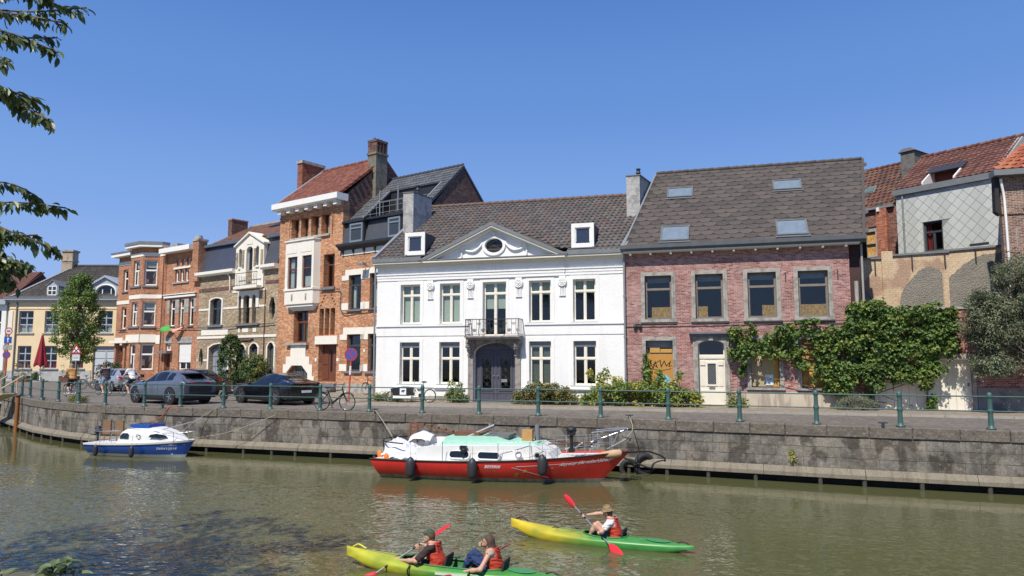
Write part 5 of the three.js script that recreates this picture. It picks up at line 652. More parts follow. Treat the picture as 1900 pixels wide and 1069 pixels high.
  const ch = part(H, 'chimney', metreUV(box(-.1, .4, 9, 12.9, -3.6, -2.2)), M_darkBrick); part(ch, 'cap', metreUV(box(-.13, .43, 12.9, 13.0, -3.63, -2.17)), M_orange);
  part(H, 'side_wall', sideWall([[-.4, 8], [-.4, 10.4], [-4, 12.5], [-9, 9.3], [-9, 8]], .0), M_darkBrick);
}
{ // narrow orange house with flat white cornice
  const u0 = -22.0, L = u => u - u0, W = 5.1, H = rowB('narrow_orange_house', 'narrow orange brick house with flat white cornice and white roller shutter', u0);
  const up = [[-21.02, -20.22], [-19.66, -18.94], [-18.3, -17.62]].map(p => p.map(L)), sm = [[-20.31, -19.8], [-19.56, -19.05], [-18.83, -18.32]].map(p => p.map(L)), lo = [[-20.45, -19.85], [-19.75, -19.17], [-19.07, -18.5]].map(p => p.map(L));
  const holes = [...up.map(([a, b]) => rect(a, b, 4.64, 6.72)), ...sm.map(([a, b]) => rect(a, b, 9.25, 9.84)), ...lo.map(([a, b]) => rect(a, b, 8.05, 9.02)), rect(L(-21.38), L(-20.6), 2.76, 3.31), rect(L(-21.5), L(-20.6), .3, 2.52), rect(L(-19.48), L(-17.7), 1.26, 3.3)];
  part(H, 'wall', wallGeo(rect(0, W, 0, 10.4), holes, .34), M_orange); rooms(H, .2, W - .2, [.2, 4, 7.5, 10.2], -5.5); part(H, 'side_wall', sideWall([[-.34, 7], [-.34, 10.4], [-6, 10.4], [-6, 7]], 0), M_orange); part(H, 'side_wall', sideWall([[-.34, 7], [-.34, 10.4], [-6, 10.4], [-6, 7]], W - .3), M_orange);
  const sw = o => ({ m: M_whitePaint, fw: .07, bar: .07, rec: .16, ...o }); up.forEach(([a, b], i) => win(H, a, b, 4.64, 6.72, sw({ rows: [[.66, 1], [.34, 1]], sill: { p: .1, h: .1, ex: .06 }, blind: i === 1 ? [[a + .08, b - .08, 4.7, 6.6, M_curtain, 'curtain']] : null }))); sm.forEach(([a, b]) => win(H, a, b, 9.25, 9.84, sw({ rows: [[1, 1]] }))); lo.forEach(([a, b]) => win(H, a, b, 8.05, 9.02, sw({ rows: [[1, 1]], blind: [[a + .08, a + .35, 8.1, 8.98, M_curtain, 'curtain']] }))); part(H, 'window_sill', cream2(L(-20.7), L(-18.4), 7.92, 8.04, .1, -.2), M_stoneTrim); part(H, 'stone_band', cream2(L(-20.65), L(-18.2), 9.06, 9.2, .06), M_cream); part(H, 'lintel_band', [cream2(L(-21.75), L(-17.3), 6.84, 6.98, .14), cream2(L(-21.8), L(-17.25), 7.06, 7.12, .2)], M_whitePaint);
  for (let k = 0; k < 4; k++) part(H, 'stone_block', cream2([L(-21.35), L(-20.21), L(-18.93), L(-17.61)][k], [L(-21.03), L(-19.67), L(-18.31), L(-17.3)][k], 5.6, 6.72, .02), M_stoneTrim);
  win(H, L(-21.38), L(-20.6), 2.76, 3.31, sw({ rows: [[1, 2]] })); part(H, 'door_hood', metreUV(box(L(-21.75), L(-20.3), 2.54, 2.74, 0, .5)), M_bluestone); part(H, 'front_door', [metreUV(box(L(-21.5), L(-20.6), .3, 2.52, -.34, -.28)), metreUV(box(L(-21.35), L(-20.75), .5, 1.3, -.28, -.26)), metreUV(box(L(-21.35), L(-20.75), 1.5, 2.3, -.28, -.26))], M_brownWood);
  part(H, 'lintel', cream2(L(-21.6), L(-20.4), 3.33, 3.75, .02), M_stoneTrim); part(H, 'lintel', cream2(L(-19.6), L(-17.55), 3.33, 3.75, .02), M_stoneTrim); win(H, L(-19.48), L(-17.7), 1.26, 3.3, sw({ rows: [[1, 2]], fw: .1 })); const S = part(H, 'roller_shutter', metreUV(box(L(-19.46), L(-17.72), 1.86, 3.29, -.12, -.1)), M_whitePaint); for (let k = 0; k < 14; k++) part(S, 'slat', metreUV(box(L(-19.46), L(-17.72), 1.87 + k * .1, 1.955 + k * .1, -.1, -.088)), M_whitePaint); part(H, 'window_sill', cream2(L(-19.6), L(-17.6), 1.12, 1.25, .12, -.2), M_bluestone);
  part(H, 'cornice', [metreUV(box(L(-21.9), L(-17.55), 10.36, 10.72, -.6, .62))], M_whitePaint); part(H, 'roof', metreUV(box(0, W, 10.402, 10.45, -6, -.61)), M_lead); const pi = part(H, 'chimney_pier', metreUV(box(L(-17.6), W + .12, 7.9, 10.95, -.4, .3)), M_orange); part(pi, 'cap', [metreUV(box(L(-17.66), W + .18, 10.95, 11.1, -.46, .36)), cyl(.3, .26, 11.1, 11.4, 10, L(-17.3), 0)], M_stoneTrim);
  for (const x of [.06, .2]) part(H, 'pilaster', metreUV(box(x, x + .1, 0, 10.3, 0, .06)), M_orange); part(H, 'downpipe', rod([L(-22.05) + .02, .3, .1], [L(-22.05) + .02, 10.3, .1], .04, 6), M_brownWood);
}
{ // orange house with a canted bay
  const u0 = -29.5, L = u => u - u0, W = 7.5, H = rowB('bay_window_house', 'three storey orange brick house with canted bay and cream bands', u0);
  const b0 = L(-26.5), b1 = L(-25.6), b2 = L(-23.75), b3 = L(-22.85), d = .9, ww = [[.85, 1.68]];
  part(H, 'wall', wallGeo(rect(0, W, 0, 10.7), [rect(.83, 1.68, 7.77, 9.62), rect(.83, 1.66, 4.63, 6.46), rect(.4, 1.3, .3, 3.2)], .34), M_orange); rooms(H, .2, W - .2, [.2, 4, 7.2, 10.5], -5.5);
  part(H, 'side_wall', sideWall([[-.34, 0], [-.34, 10.7], [-7, 10.7], [-7, 0]], 0), M_orange);
  for (const [y0, y1] of [[7.77, 9.62], [4.63, 6.46]]) win(H, .83, 1.68, y0, y1, { m: M_whitePaint, fw: .08, bar: .08, rec: .16, rows: [[.6, 1], [.4, 1]], sill: { p: .1, h: .1, ex: .1 } }); part(H, 'front_door', metreUV(box(.4, 1.3, .3, 3.2, -.4, -.34)), M_brownWood);
  // the facets of the bay, each a wall with its windows
  const facet = (a, b, holes) => { const l = Math.hypot(b[0] - a[0], b[1] - a[1]), g = part(H, 'bay_wall', wallGeo(rect(0, l, .4, 11.0), holes(l), .3), M_orange); g.position.set(a[0], 0, a[1]); g.rotation.y = Math.atan2(-(b[1] - a[1]), b[0] - a[0]); return [g, l]; };
  const rows3 = [[7.95, 10.0], [4.72, 6.66]], mk = (a, b, w) => { const hs = l => [...rows3.map(([y0, y1]) => rect(l / 2 - w / 2, l / 2 + w / 2, y0, y1)), rect(l / 2 - w / 2, l / 2 + w / 2, 1.27, 3.3)], [g, l] = facet(a, b, hs), x0 = l / 2 - w / 2, x1 = l / 2 + w / 2; for (const [y0, y1] of [...rows3, [1.27, 3.3]]) { const W2 = new THREE.Group(); const o = { m: M_whitePaint, fw: .08, bar: .09, rec: .14, rows: [[.6, w > .95 ? 1 : 2], [.4, 1]], blind: y0 > 4 ? [[x0 + .06, x1 - .06, y1 - .6, y1 - .1, M_curtain]] : null }; bayWin(g, x0, x1, y0, y1, o); } return [g, l]; };
  const bayWin = (g, x0, x1, y0, y1, o) => { const k = win(H, x0, x1, y0, y1, o); k.position.copy(g.position); k.rotation.copy(g.rotation); };
  const bands = (g, l) => { for (const [y, h] of [[10.28, .3], [6.9, .32]]) { const k = part(H, 'stone_band', metreUV(box(-.02, l + .02, y, y + h, -.02, .035)), M_cream); k.position.copy(g.position); k.rotation.copy(g.rotation); } for (const y of [7.8, 4.56]) { const k = part(H, 'window_sill', metreUV(box(.05, l - .05, y, y + .14, -.1, .1)), M_bluestone); k.position.copy(g.position); k.rotation.copy(g.rotation); } for (const y of [7.3]) for (const x of [.2, l - .75]) { const k = part(H, 'brick_panel', metreUV(prism(rect(x, x + .5, y, y + .4), 0, .02, [rect(x + .04, x + .46, y + .04, y + .36)])), M_orange); k.position.copy(g.position); k.rotation.copy(g.rotation); } };
  bands(...facet([b0, 0], [b1, d], l => [])); bands(...mk([b1, d], [b2, d], .95)); bands(...mk([b2, d], [b3, 0], .98));
  part(H, 'lintel', [metreUV(box(b1 - .15, b2 + .1, 3.42, 4.05, d - .3, d + .06))], M_cream); { const k = part(H, 'lintel', metreUV(box(0, 1.27, 3.42, 4.05, -.3, .06)), M_cream); k.position.set(b2, 0, d); k.rotation.y = PI / 4; } part(H, 'porch_hood', [metreUV(box(L(-28.2), b1 + .3, 3.4, 3.6, 0, 1.1))], M_cream);
  for (const x of [L(-27.9), L(-26.4)]) part(H, 'porch_column', metreUV(box(x, x + .28, .3, 3.4, .5, .8)), M_orange); part(H, 'stone_band', cream2(b3 + .02, W, 3.3, 4.0, .04), M_cream); part(H, 'stone_band', cream2(0, b0 - .02, 10.0, 10.3, .04), M_cream); part(H, 'stone_band', cream2(0, b0 - .02, 6.7, 7.0, .04), M_cream); part(H, 'stone_band', cream2(0, L(-28.2), 3.3, 3.9, .04), M_cream); part(H, 'stone_band', cream2(b3 + .02, W, 10.28, 10.58, .04), M_cream); part(H, 'stone_band', cream2(b3 + .02, W, 6.9, 7.2, .04), M_cream);
  part(H, 'eaves', [metreUV(box(-.3, b0 - .1, 10.7, 10.95, -.3, .55))], M_whitePaint); part(H, 'eaves_edge', metreUV(box(-.34, b0 - .06, 10.95, 11.08, -.3, .6)), M_lead);
  const ev = k => [[b0 - .35 - k, -.5], [b0 - .35 - k, .15], [b1 - .2, d + .45 + k], [b2 + .25, d + .45 + k], [b3 + .5 + k, .15], [b3 + .5 + k, -.5]].map(p => [p[0], -p[1]]); part(H, 'bay_eaves', metreUV(prism(ev(0), 11.0, 11.2).rotateX(-PI / 2)), M_whitePaint); part(H, 'bay_eaves_edge', metreUV(prism(ev(.06), 11.2, 11.42).rotateX(-PI / 2)), M_lead); part(H, 'roof', metreUV(box(0, W, 10.7, 10.98, -7, -.31)), M_lead); part(H, 'chimney', metreUV(box(W - 1.4, W - .5, 10.9, 11.5, -2.2, -1.2)), M_stoneTrim);
  part(H, 'wall_top', metreUV(box(b3, W, 10.7, 11.0, -.3, 0)), M_orange); part(H, 'plinth', cream2(0, W, 0, .5, .04), M_bluestone);
}
// ---------------------------------------------------------------- yellow house facing the street's end, its neighbours
{
  const M_oldTile = mat(null, .9, { map: mottle(0x5d3c33, .18, .6) }), TY = 16.838 * D2R, OY = [-67.03, -52.85];
  const H = thing('yellow_house', 'pale yellow house with grey pantile roof and two dormers', 'house', [OY[0], 0, OY[1]], TY);
  const M_y = mat(null, .85, { map: mottle(0xead3aa, .05, 3) }), M_gf = mat(null, .5, { map: mottle(0xa9b0b8, .05, 1) }), W = 11.6;
  const ux = [[1.0, 2.41], [3.52, 4.88], [6.1, 7.45], [8.74, 10.1]], gx = [[1.1, 2.41], [3.57, 4.93], [6.2, 7.5]], gate = rect(8.38, 10.75, .1, 3.38);
  part(H, 'wall', wallGeo(rect(0, W, 0, 7.7), [...ux.map(([a, b]) => rect(a, b, 4.66, 6.8)), ...gx.map(([a, b]) => rect(a, b, 1.2, 3.41)), gate], .34), M_y); rooms(H, .2, W, [.1, 4, 7.6], -5.5);
  part(H, 'plinth', metreUV(box(0, 8.3, 0, 1.05, -.02, .05)), mat(null, .9, { map: mottle(0xb3b5b6, .08, 2) })); part(H, 'string_course', cream2(0, W, 6.98, 7.06, .05), M_y);
  ux.forEach(([a, b]) => win(H, a, b, 4.66, 6.8, { rec: .16, rows: [[.36, 2], [.32, 2], [.32, 2]], m: M_gf, fw: .07, bar: .07, sill: { p: .1, h: .12, ex: .15, m: M_stoneTrim }, blind: [[a + .06, b - .06, 4.72, 5.5, M_curtain, 'curtain']] })); const M_red = mat(0xa2283a, .8); gx.forEach(([a, b]) => win(H, a, b, 1.2, 3.41, { rec: .16, rows: [[.34, 2], [.33, 2], [.33, 2]], m: M_gf, fw: .07, bar: .07, sill: { p: .12, h: .14, ex: .2, m: M_bluestone }, blind: [[a + .12, a + .58, 1.26, 1.85, M_red, 'curtain'], [b - .58, b - .12, 1.26, 1.85, M_red, 'curtain']] }));
  const G = part(H, 'garage_door', [metreUV(box(8.38, 10.75, 2.9, 3.38, -.3, -.24)), metreUV(box(9.5, 9.62, .1, 2.9, -.3, -.2))], M_gf); for (const a of [8.42, 9.64]) for (let k = 0; k < 4; k++) part(G, 'panel', metreUV(box(a, a + 1.06, .14 + k * .69, .78 + k * .69, -.3, -.22)), mat(null, .5, { map: mottle(0xc3cad2, .05, 1) }));
  part(H, 'cornice', metreUV(exX([[-.1, 7.62], [.1, 7.62], [.2, 7.8], [.45, 7.85], [.45, 8.02], [-.1, 8.02]], -.3, W)), M_gf); part(H, 'gutter', metreUV(box(-.3, W, 8.02, 8.14, .05, .5)), M_lead); part(H, 'downpipe', rod([.8, .3, .1], [.8, 7.7, .1], .06, 6), M_lead); part(H, 'shutter', metreUV(box(0, .42, 4.7, 6.8, 0, .06)), M_cream);
  const E0 = [.3, 8.12, .4], E1 = [W + 2, 8.12, .4], R1 = [W + 2, 11.75, -4.5], R0 = [3.4, 11.75, -4.5], tm = tileMats([0x58524d, 0x4b4743, 0x645d56, 0x524d49], .8), roof = part(H, 'roof', [metreUV(quadGeo(E0, E1, R1, R0, .12)), metreUV(quadGeo([.3, 8.12, -9], E0, R0, [3.4, 11.75, -4.6], .12))], tm[1]); layTiles(roof, E0, E1, R1, R0, .27, .36, tUV(pantile(.27, .36, .045)), tm, { s: 91, parts: 0, skip: p => (p.x > 3.5 && p.x < 4.6 && p.y < 8.9) }); part(roof, 'hip_flashing', quadGeo([.2, 8.2, .42], [.5, 8.22, .42], [3.6, 11.85, -4.5], [3.3, 11.83, -4.5], .05), M_zinc); part(roof, 'ridge', rod([3.4, 11.8, -4.5], [W + 2, 11.8, -4.5], .12, 8), tm[1]);
  const dm = part(H, 'dormer', metreUV(prism([[3.6, 8.25], [4.72, 8.25], [4.72, 9.2], [4.16, 9.7], [3.6, 9.2]], -1.8, .1)), M_gf); part(dm, 'roof', metreUV(prism([[3.5, 9.14], [4.16, 9.74], [4.82, 9.14], [4.82, 9.22], [4.16, 9.84], [3.5, 9.22]], -2.2, .2)), M_lead); win(H, 3.72, 4.6, 8.3, 9.2, { z: .12, rec: -.05, rows: [[.5, 2], [.5, 2]], m: M_whitePaint, fw: .05, bar: .05, glass: mat([.04, .05, .06], .08) });
  const dg = part(H, 'arched_dormer', [wallGeo([[7.75, 8.1], [11.3, 8.1], [11.3, 9.0], [9.3, 10.05], [7.75, 9.2]], [archPts(8.45, 10.35, 8.2, 8.55, 9.28, 14)], .3, .15), metreUV(prism([[7.5, 9.0], [9.3, 10.05], [11.5, 8.9], [11.5, 9.08], [9.3, 10.25], [7.5, 9.18]], -2.5, .35))], M_gf); part(dg, 'arch_trim', tube(archPts(8.4, 10.4, 8.2, 8.55, 9.33, 14).slice(1).map(p => [p[0], p[1], .17]), .09, 40, 7), M_whitePaint); shapeWin(H, archPts(8.45, 10.35, 8.2, 8.55, 9.28, 14), { z: .15, rec: .1, fw: .06, bars: [[8.95, 9.03, 8.22, 8.9], [9.8, 9.88, 8.22, 9.0]], glass: GLASS });
  const ch = part(H, 'chimney', metreUV(box(2.3, 3.4, 9.5, 13.2, -5, -4)), mat(null, .95, { map: mottle(0xb5a38a, .2, 1.2, 0, 0, 1) })); part(ch, 'cap', metreUV(box(2.2, 3.5, 13.2, 13.4, -5.1, -3.9)), M_stoneTrim); part(ch, 'band', metreUV(box(2.24, 3.46, 12.2, 12.35, -5.06, -3.94)), M_stoneTrim); part(H, 'house_lamp', [rod([8.2, 4.1, 0], [8.2, 4.3, .4], .03, 6), ball(.12, 8.2, 4.2, .45, 8)], M_iron);
  const P2 = thing('white_corner_house', 'narrow strip of white house with blue-grey cornice at the far end', 'house', [OY[0] - 9 * Math.cos(TY) - .25 * Math.cos(TY), 0, OY[1] + 9.25 * Math.sin(TY)], TY); part(P2, 'wall', wallGeo(rect(0, 9, 0, 7.4), [rect(7.2, 8.55, 4.4, 6.9), rect(5, 6.2, 4.4, 6.9)], .3), M_whitePaint); part(P2, 'cornice', metreUV(box(-.1, 9.1, 7.4, 7.9, -.3, .4)), M_gf); part(P2, 'plinth', metreUV(box(0, 9, 0, 1.05, 0, .05)), M_stoneTrim); win(P2, 7.2, 8.55, 4.4, 6.9, { rows: [[.5, 2], [.5, 2]] }); win(P2, 5, 6.2, 4.4, 6.9, { rows: [[.5, 2], [.5, 2]] }); rooms(P2, .2, 8.8, [.1, 4, 7.3]); const r2 = part(P2, 'roof', [planeUV(quadGeo([-.2, 7.9, .4], [9.2, 7.9, .4], [9.2, 11.2, -5], [-.2, 11.2, -5], .1), V(0, 0, 0), V(1, 0, 0), V(0, .55, -.83)), metreUV(prism([[.4, 7.9], [5, 11.2], [10, 7.9]].map(p => [p[0] - .4, p[1]]), 0, .2).rotateY(PI / 2).translate(8.9, 0, 0))], M_oldTile); const c2 = part(P2, 'chimney', metreUV(box(6.6, 7.5, 8, 11.9, -5.6, -4.4)), M_darkBrick); part(c2, 'cap', metreUV(box(6.5, 7.6, 11.5, 11.9, -5.7, -4.3)), M_darkBrick); part(P2, 'ridge_roof', quadGeo([3, 11.2, -5], [12, 9.9, -7], [12, 7.5, -3], [9.2, 7.9, -.5], .1), M_oldTile);
}
// ---------------------------------------------------------------- vegetation
const leafMats = new Map();
function leafMat(t = .35, rough = .62) { const k = t + '/' + rough; if (!leafMats.has(k)) leafMats.set(k, new THREE.MeshPhysicalMaterial({ color: 0xffffff, vertexColors: true, roughness: rough, transmission: t, thickness: 0, side: THREE.DoubleSide })); return leafMats.get(k); }
// leaves: list of [position, direction, normal, length, width, colour]; each a folded blade of two or four faces
function leafGeo(list, fold = .25) {
  const P = new Float32Array(list.length * 18), C = new Float32Array(list.length * 18); let o = 0; const s = V(0, 0, 0);
  for (const [p, d, n, l, w, c] of list) {
    s.crossVectors(d, n).normalize(); const m = p.clone().addScaledVector(d, l * .45), t = p.clone().addScaledVector(d, l).addScaledVector(n, -l * .12), a = m.clone().addScaledVector(s, w / 2).addScaledVector(n, w * fold), b = m.clone().addScaledVector(s, -w / 2).addScaledVector(n, w * fold);
    for (const q of [p, a, t, p, t, b]) { P[o] = q.x; P[o + 1] = q.y; P[o + 2] = q.z; C[o] = c[0] * 2.25; C[o + 1] = c[1] * 2.2; C[o + 2] = c[2] * 1.9; o += 3; }
  }
  const g = new THREE.BufferGeometry(); g.setAttribute('position', new THREE.BufferAttribute(P, 3)); g.setAttribute('color', new THREE.BufferAttribute(C, 3)); g.computeVertexNormals(); return g;
}
const rdir = () => { const z = rr(-1, 1), a = rr(0, 2 * PI), r = Math.sqrt(1 - z * z); return V(r * Math.cos(a), z, r * Math.sin(a)); };
const vary = (c, k = .3) => { const f = 1 + rr(-k, k), h = rr(-.14, .14); return [c[0] * f * (1 + h), c[1] * f, c[2] * f * (1 - h)]; };
// clumps of leaves round given centres: [x, y, z, radius]
function clumps(cs, per, len, wid, col, { up = .3, out = .7, col2, mix2 = .2 } = {}) {
  const L = []; for (const [x, y, z, r] of cs) { const n = Math.round(per * (.6 + .8 * rnd())), tone = 1 + rr(-.18, .18), base = col2 && rnd() < mix2 ? col2 : col; for (let i = 0; i < n; i++) { const d = rdir(), q = Math.pow(rnd(), .45) * r, p = V(x + d.x * q, y + d.y * q * .85, z + d.z * q), nn = d.clone().multiplyScalar(out).add(V(0, up, 0)).addScaledVector(rdir(), .55).normalize(), dd = rdir().cross(nn).normalize(); L.push([p, dd, nn, len * rr(.7, 1.3), wid * rr(.7, 1.3), vary(base.map(k => k * tone))]); } }
  return L;
}
function stems(pts, r = .03) { return merge(pts.map(([a, b, q]) => tube([a, a.clone().lerp(b, .5).add(V(rr(-.08, .08), rr(-.05, .05), rr(-.05, .05))), b], q || r, 6, 5))); }
const M_bark = mat(null, .95, { map: mottle(0x6b5c4c, .2, .5) }), M_stem = mat(null, .9, { map: mottle(0x6f5644, .16, .4) });

{ // columnar street tree in front of the yellow house
  reseed(501); const T = thing('street_tree', 'slender green tree with a cone-shaped crown before the yellow house', 'tree', [-54.0, 0, -48.9]);
  const cs = [], br = []; for (let k = 0; k < 300; k++) { const h = Math.pow(rnd(), .8), y = 1.9 + h * 7.4, R = 2.05 * (1 - .3 * smooth(.55, 1, h)) * Math.pow(Math.sin(PI * clamp(.14 + .86 * Math.pow(1 - h, .75), 0, 1) * .62), .9) * (h > .5 ? 1 : .62 + .76 * h), a = rr(0, 2 * PI), r = R * Math.sqrt(rr(.25, 1)) * (1 + .16 * Math.sin(a * 3 + h * 9)); cs.push([r * Math.cos(a), y, r * Math.sin(a), rr(.28, .5)]); if (k % 7 === 0) br.push([V(0, Math.max(1.4, y - 1.6), 0), V(r * .8 * Math.cos(a), y, r * .8 * Math.sin(a)), .035]); }
  part(T, 'trunk', [tube([[0, 0, 0], [.03, 1.5, .02], [-.02, 4, 0], [0, 8, 0]], .13, 16, 8), stems(br)], M_bark); part(T, 'crown', leafGeo(clumps(cs, 46, .17, .12, [.08, .125, .026], { col2: [.12, .155, .034] })), leafMat());
}
{ // clipped ivy column and round shrub at the brown house
  const q = ptB(-11.05, 1.0); reseed(511); const T = thing('ivy_column', 'tall narrow column of dark ivy by the garage door', 'shrub', [q[0], 0, q[1]]); let cs = []; for (let k = 0; k < 190; k++) { const h = rnd(), a = rr(0, 2 * PI), r = (.78 - .3 * h * h * h) * Math.sqrt(rr(.5, 1)) * (h > .93 ? .6 : 1); cs.push([r * Math.cos(a), .15 + h * 3.55, r * Math.sin(a), .2]); } part(T, 'stem', rod([0, 0, 0], [0, 3.3, 0], .07, 6), M_bark); part(T, 'foliage', leafGeo(clumps(cs, 42, .11, .1, [.035, .062, .016])), leafMat(.25));
  const p2 = ptB(-8.15, 1.1); const B = thing('round_shrub', 'loose rounded green shrub behind the black car', 'shrub', [p2[0], 0, p2[1]]); cs = []; for (let k = 0; k < 110; k++) { const d = rdir(), r = Math.pow(rnd(), .4); cs.push([d.x * r * .85, 1.45 + d.y * r * 1.15, d.z * r * .85, rr(.2, .32)]); } part(B, 'stem', stems([[V(0, 0, 0), V(.2, 1.4, 0), .05], [V(0, 0, 0), V(-.3, 1.5, .1), .04]]), M_bark); part(B, 'foliage', leafGeo(clumps(cs, 40, .13, .1, [.05, .082, .02], { col2: [.1, .1, .03] })), leafMat());
}
// low shrubs at the foot of the facades
function lowShrub(name, label, x0, x1, h, z, dz, col, col2, n, per, len, wid, s, wisps = 0) {
  reseed(s); const T = thing(name, label, name.includes('weed') ? 'plant' : 'shrub', [(x0 + x1) / 2, .07, z]); const w = (x1 - x0) / 2, cs = [], st = [];
  for (let k = 0; k < n; k++) { const t = rr(-1, 1), e = Math.sqrt(Math.max(0, 1 - t * t * .85)) * (.72 + .28 * vnoise(t * 4 + s, 3)), y = h * e * Math.pow(rnd(), .6); cs.push([t * w, Math.max(.08, y), rr(-1, 1) * dz * e, rr(.13, .24)]); if (k % 4 === 0) st.push([V(t * w * .7, 0, 0), V(t * w, Math.max(.1, y), 0), .012]); }
  for (let k = 0; k < wisps; k++) { const t = rr(-.9, .9), y = h * rr(.9, 1.45); cs.push([t * w, y, 0, .16]); cs.push([t * w * .97, y * .85, 0, .18]); st.push([V(t * w * .9, 0, 0), V(t * w, y, 0), .01]); }
  part(T, 'stems', stems(st), M_stem); part(T, 'foliage', leafGeo(clumps(cs, per, len, wid, col, { col2, mix2: .35 })), leafMat()); return T;
}
lowShrub('flowering_shrub', 'broad low olive-green shrub right of the dark double door', -9.3, -6.5, .98, -31.2, .55, [.075, .085, .025], [.13, .1, .04], 150, 30, .1, .07, 521);
lowShrub('leafy_shrub', 'tangled yellow-green shrub below the boarded graffiti window', -6.2, -1.3, 1.05, -31.2, .5, [.09, .13, .025], [.2, .19, .045], 230, 30, .13, .09, 522, 14);
lowShrub('weed_clump', 'small green weeds at the left corner of the white house', -16.4, -15.0, .42, -31.4, .25, [.09, .11, .03], [.14, .14, .05], 40, 22, .1, .06, 523, 3);
lowShrub('weed_clump', 'leafy green weed left of the stone portal', -12.6, -11.75, .66, -31.35, .28, [.08, .11, .035], [.12, .14, .05], 36, 24, .12, .07, 524, 3);
lowShrub('weed_clump', 'small weed right of the white panelled door', -.12, .5, .42, -31.4, .2, [.09, .12, .03], [.15, .14, .05], 18, 20, .12, .07, 525, 3);
lowShrub('lavender_bush', 'grey-green lavender bush beside the garden gate', 4.0, 5.3, .62, -31.25, .4, [.13, .14, .115], [.1, .12, .09], 70, 46, .13, .02, 526);
lowShrub('weed_clump', 'patch of grass at the quay edge near the cyclists', -30.4, -29.2, .26, -27.1, .12, [.12, .15, .05], [.18, .17, .07], 18, 30, .16, .02, 527);
{ const T = thing('wall_weed', 'small yellow-green weed growing out of the quay wall', 'plant', [1.72, -1.02, -24.6]); reseed(530); part(T, 'foliage', leafGeo(clumps([[0, .05, .06, .14], [.05, -.12, .06, .12], [-.03, .16, .05, .1]], 34, .09, .05, [.2, .2, .045])), leafMat()); }
{ // climbing vine
  reseed(541); const z0 = ZA + .1, T = thing('climbing_vine', 'climbing grape vine spread over the pink facade and garden wall', 'vine', [3, 0, z0]);
  const inside = (p, x, y) => { let c = false; for (let i = 0, j = p.length - 1; i < p.length; j = i++) if ((p[i][1] > y) !== (p[j][1] > y) && x < (p[j][0] - p[i][0]) * (y - p[i][1]) / (p[j][1] - p[i][1]) + p[i][0]) c = !c; return c; };
  const polys = [[[-.15, 2.4], [.0, 3.2], [.35, 3.45], [.9, 3.5], [1.2, 3.2], [1.7, 3.2], [2.2, 3.55], [2.5, 3.4], [3.0, 3.3], [3.8, 3.4], [4.3, 3.0], [4.3, 1.4], [3.6, 1.1], [3.3, 1.9], [2.8, 1.5], [2.4, 2.0], [1.8, 2.15], [1.3, 2.0], [.9, 2.2], [.5, 1.75], [.2, 2.0]], [[3.7, .75], [3.8, 2.2], [4.25, 3.3], [4.6, 4.1], [5.2, 4.3], [5.9, 4.3], [6.4, 4.0], [7.1, 4.1], [7.8, 4.15], [8.3, 3.8], [8.3, 3.0], [8.1, 2.15], [7.75, 1.75], [7.5, 1.3], [7.1, .85], [6.8, 1.35], [6.4, 1.0], [5.9, 1.35], [5.3, .8], [4.8, 1.3], [4.2, .6]]];
  const cs = [], st = []; for (const P of polys) for (let k = 0; k < (P === polys[0] ? 300 : 760); k++) { const x = rr(-.2, 8.6), y = rr(.3, 4.4); if (!inside(P, x, y)) { k -= .85; continue; } if (fbm(x * 1.7 + 3, y * 1.9, 3, 4096, 12) < .31) continue; cs.push([x - 3, y, .1 + .42 * rnd() * (x > 4 ? 1.15 : .9), rr(.14, .24)]); }
  for (const [x, y, u, v] of [[.5, 1.8, .35, 1.45], [3.35, 1.8, 3.2, 1.2], [3.7, 1.2, 3.6, .8], [5.2, .7, 5.1, .35], [7.4, .6, 7.3, .25], [2.7, 3.5, 3.3, 3.6]]) for (let k = 0; k < 5; k++) cs.push([lerp(x, u, k / 4) - 3, lerp(y, v, k / 4), .18, .12]);
  for (let k = 0; k < 46; k++) { const c = cs[Math.floor(rnd() * cs.length)]; st.push([V(2.2 + rr(-.5, 1.6), Math.max(.2, c[1] - rr(.5, 1.4)), .04), V(c[0], c[1], .12), .018]); } st.push([V(1.35, -.02, .05), V(1.5, 2.6, .08), .045], [V(1.5, 2.6, .08), V(-2.6, 2.9, .08), .03], [V(1.5, 2.6, .08), V(4.6, 3.4, .08), .035], [V(4.2, 0, .05), V(4.4, 3.0, .1), .035]);
  part(T, 'stem', stems(st), M_stem); part(T, 'foliage', leafGeo(clumps(cs, 26, .145, .135, [.058, .1, .02], { up: .45, out: .35, col2: [.1, .135, .028] })), leafMat());
  const S = thing('climbing_vine', 'thin vine strand climbing the left edge of the graffiti board', 'vine', [-3.6, 0, ZA + .08]); const c2 = []; for (let k = 0; k < 26; k++) c2.push([rr(-.06, .12), .4 + k * .075, .06, .11]); part(S, 'stem', stems([[V(0, 0, 0), V(.05, 2.3, .03), .015]]), M_stem); part(S, 'foliage', leafGeo(clumps(c2, 14, .11, .09, [.06, .1, .02])), leafMat());
}
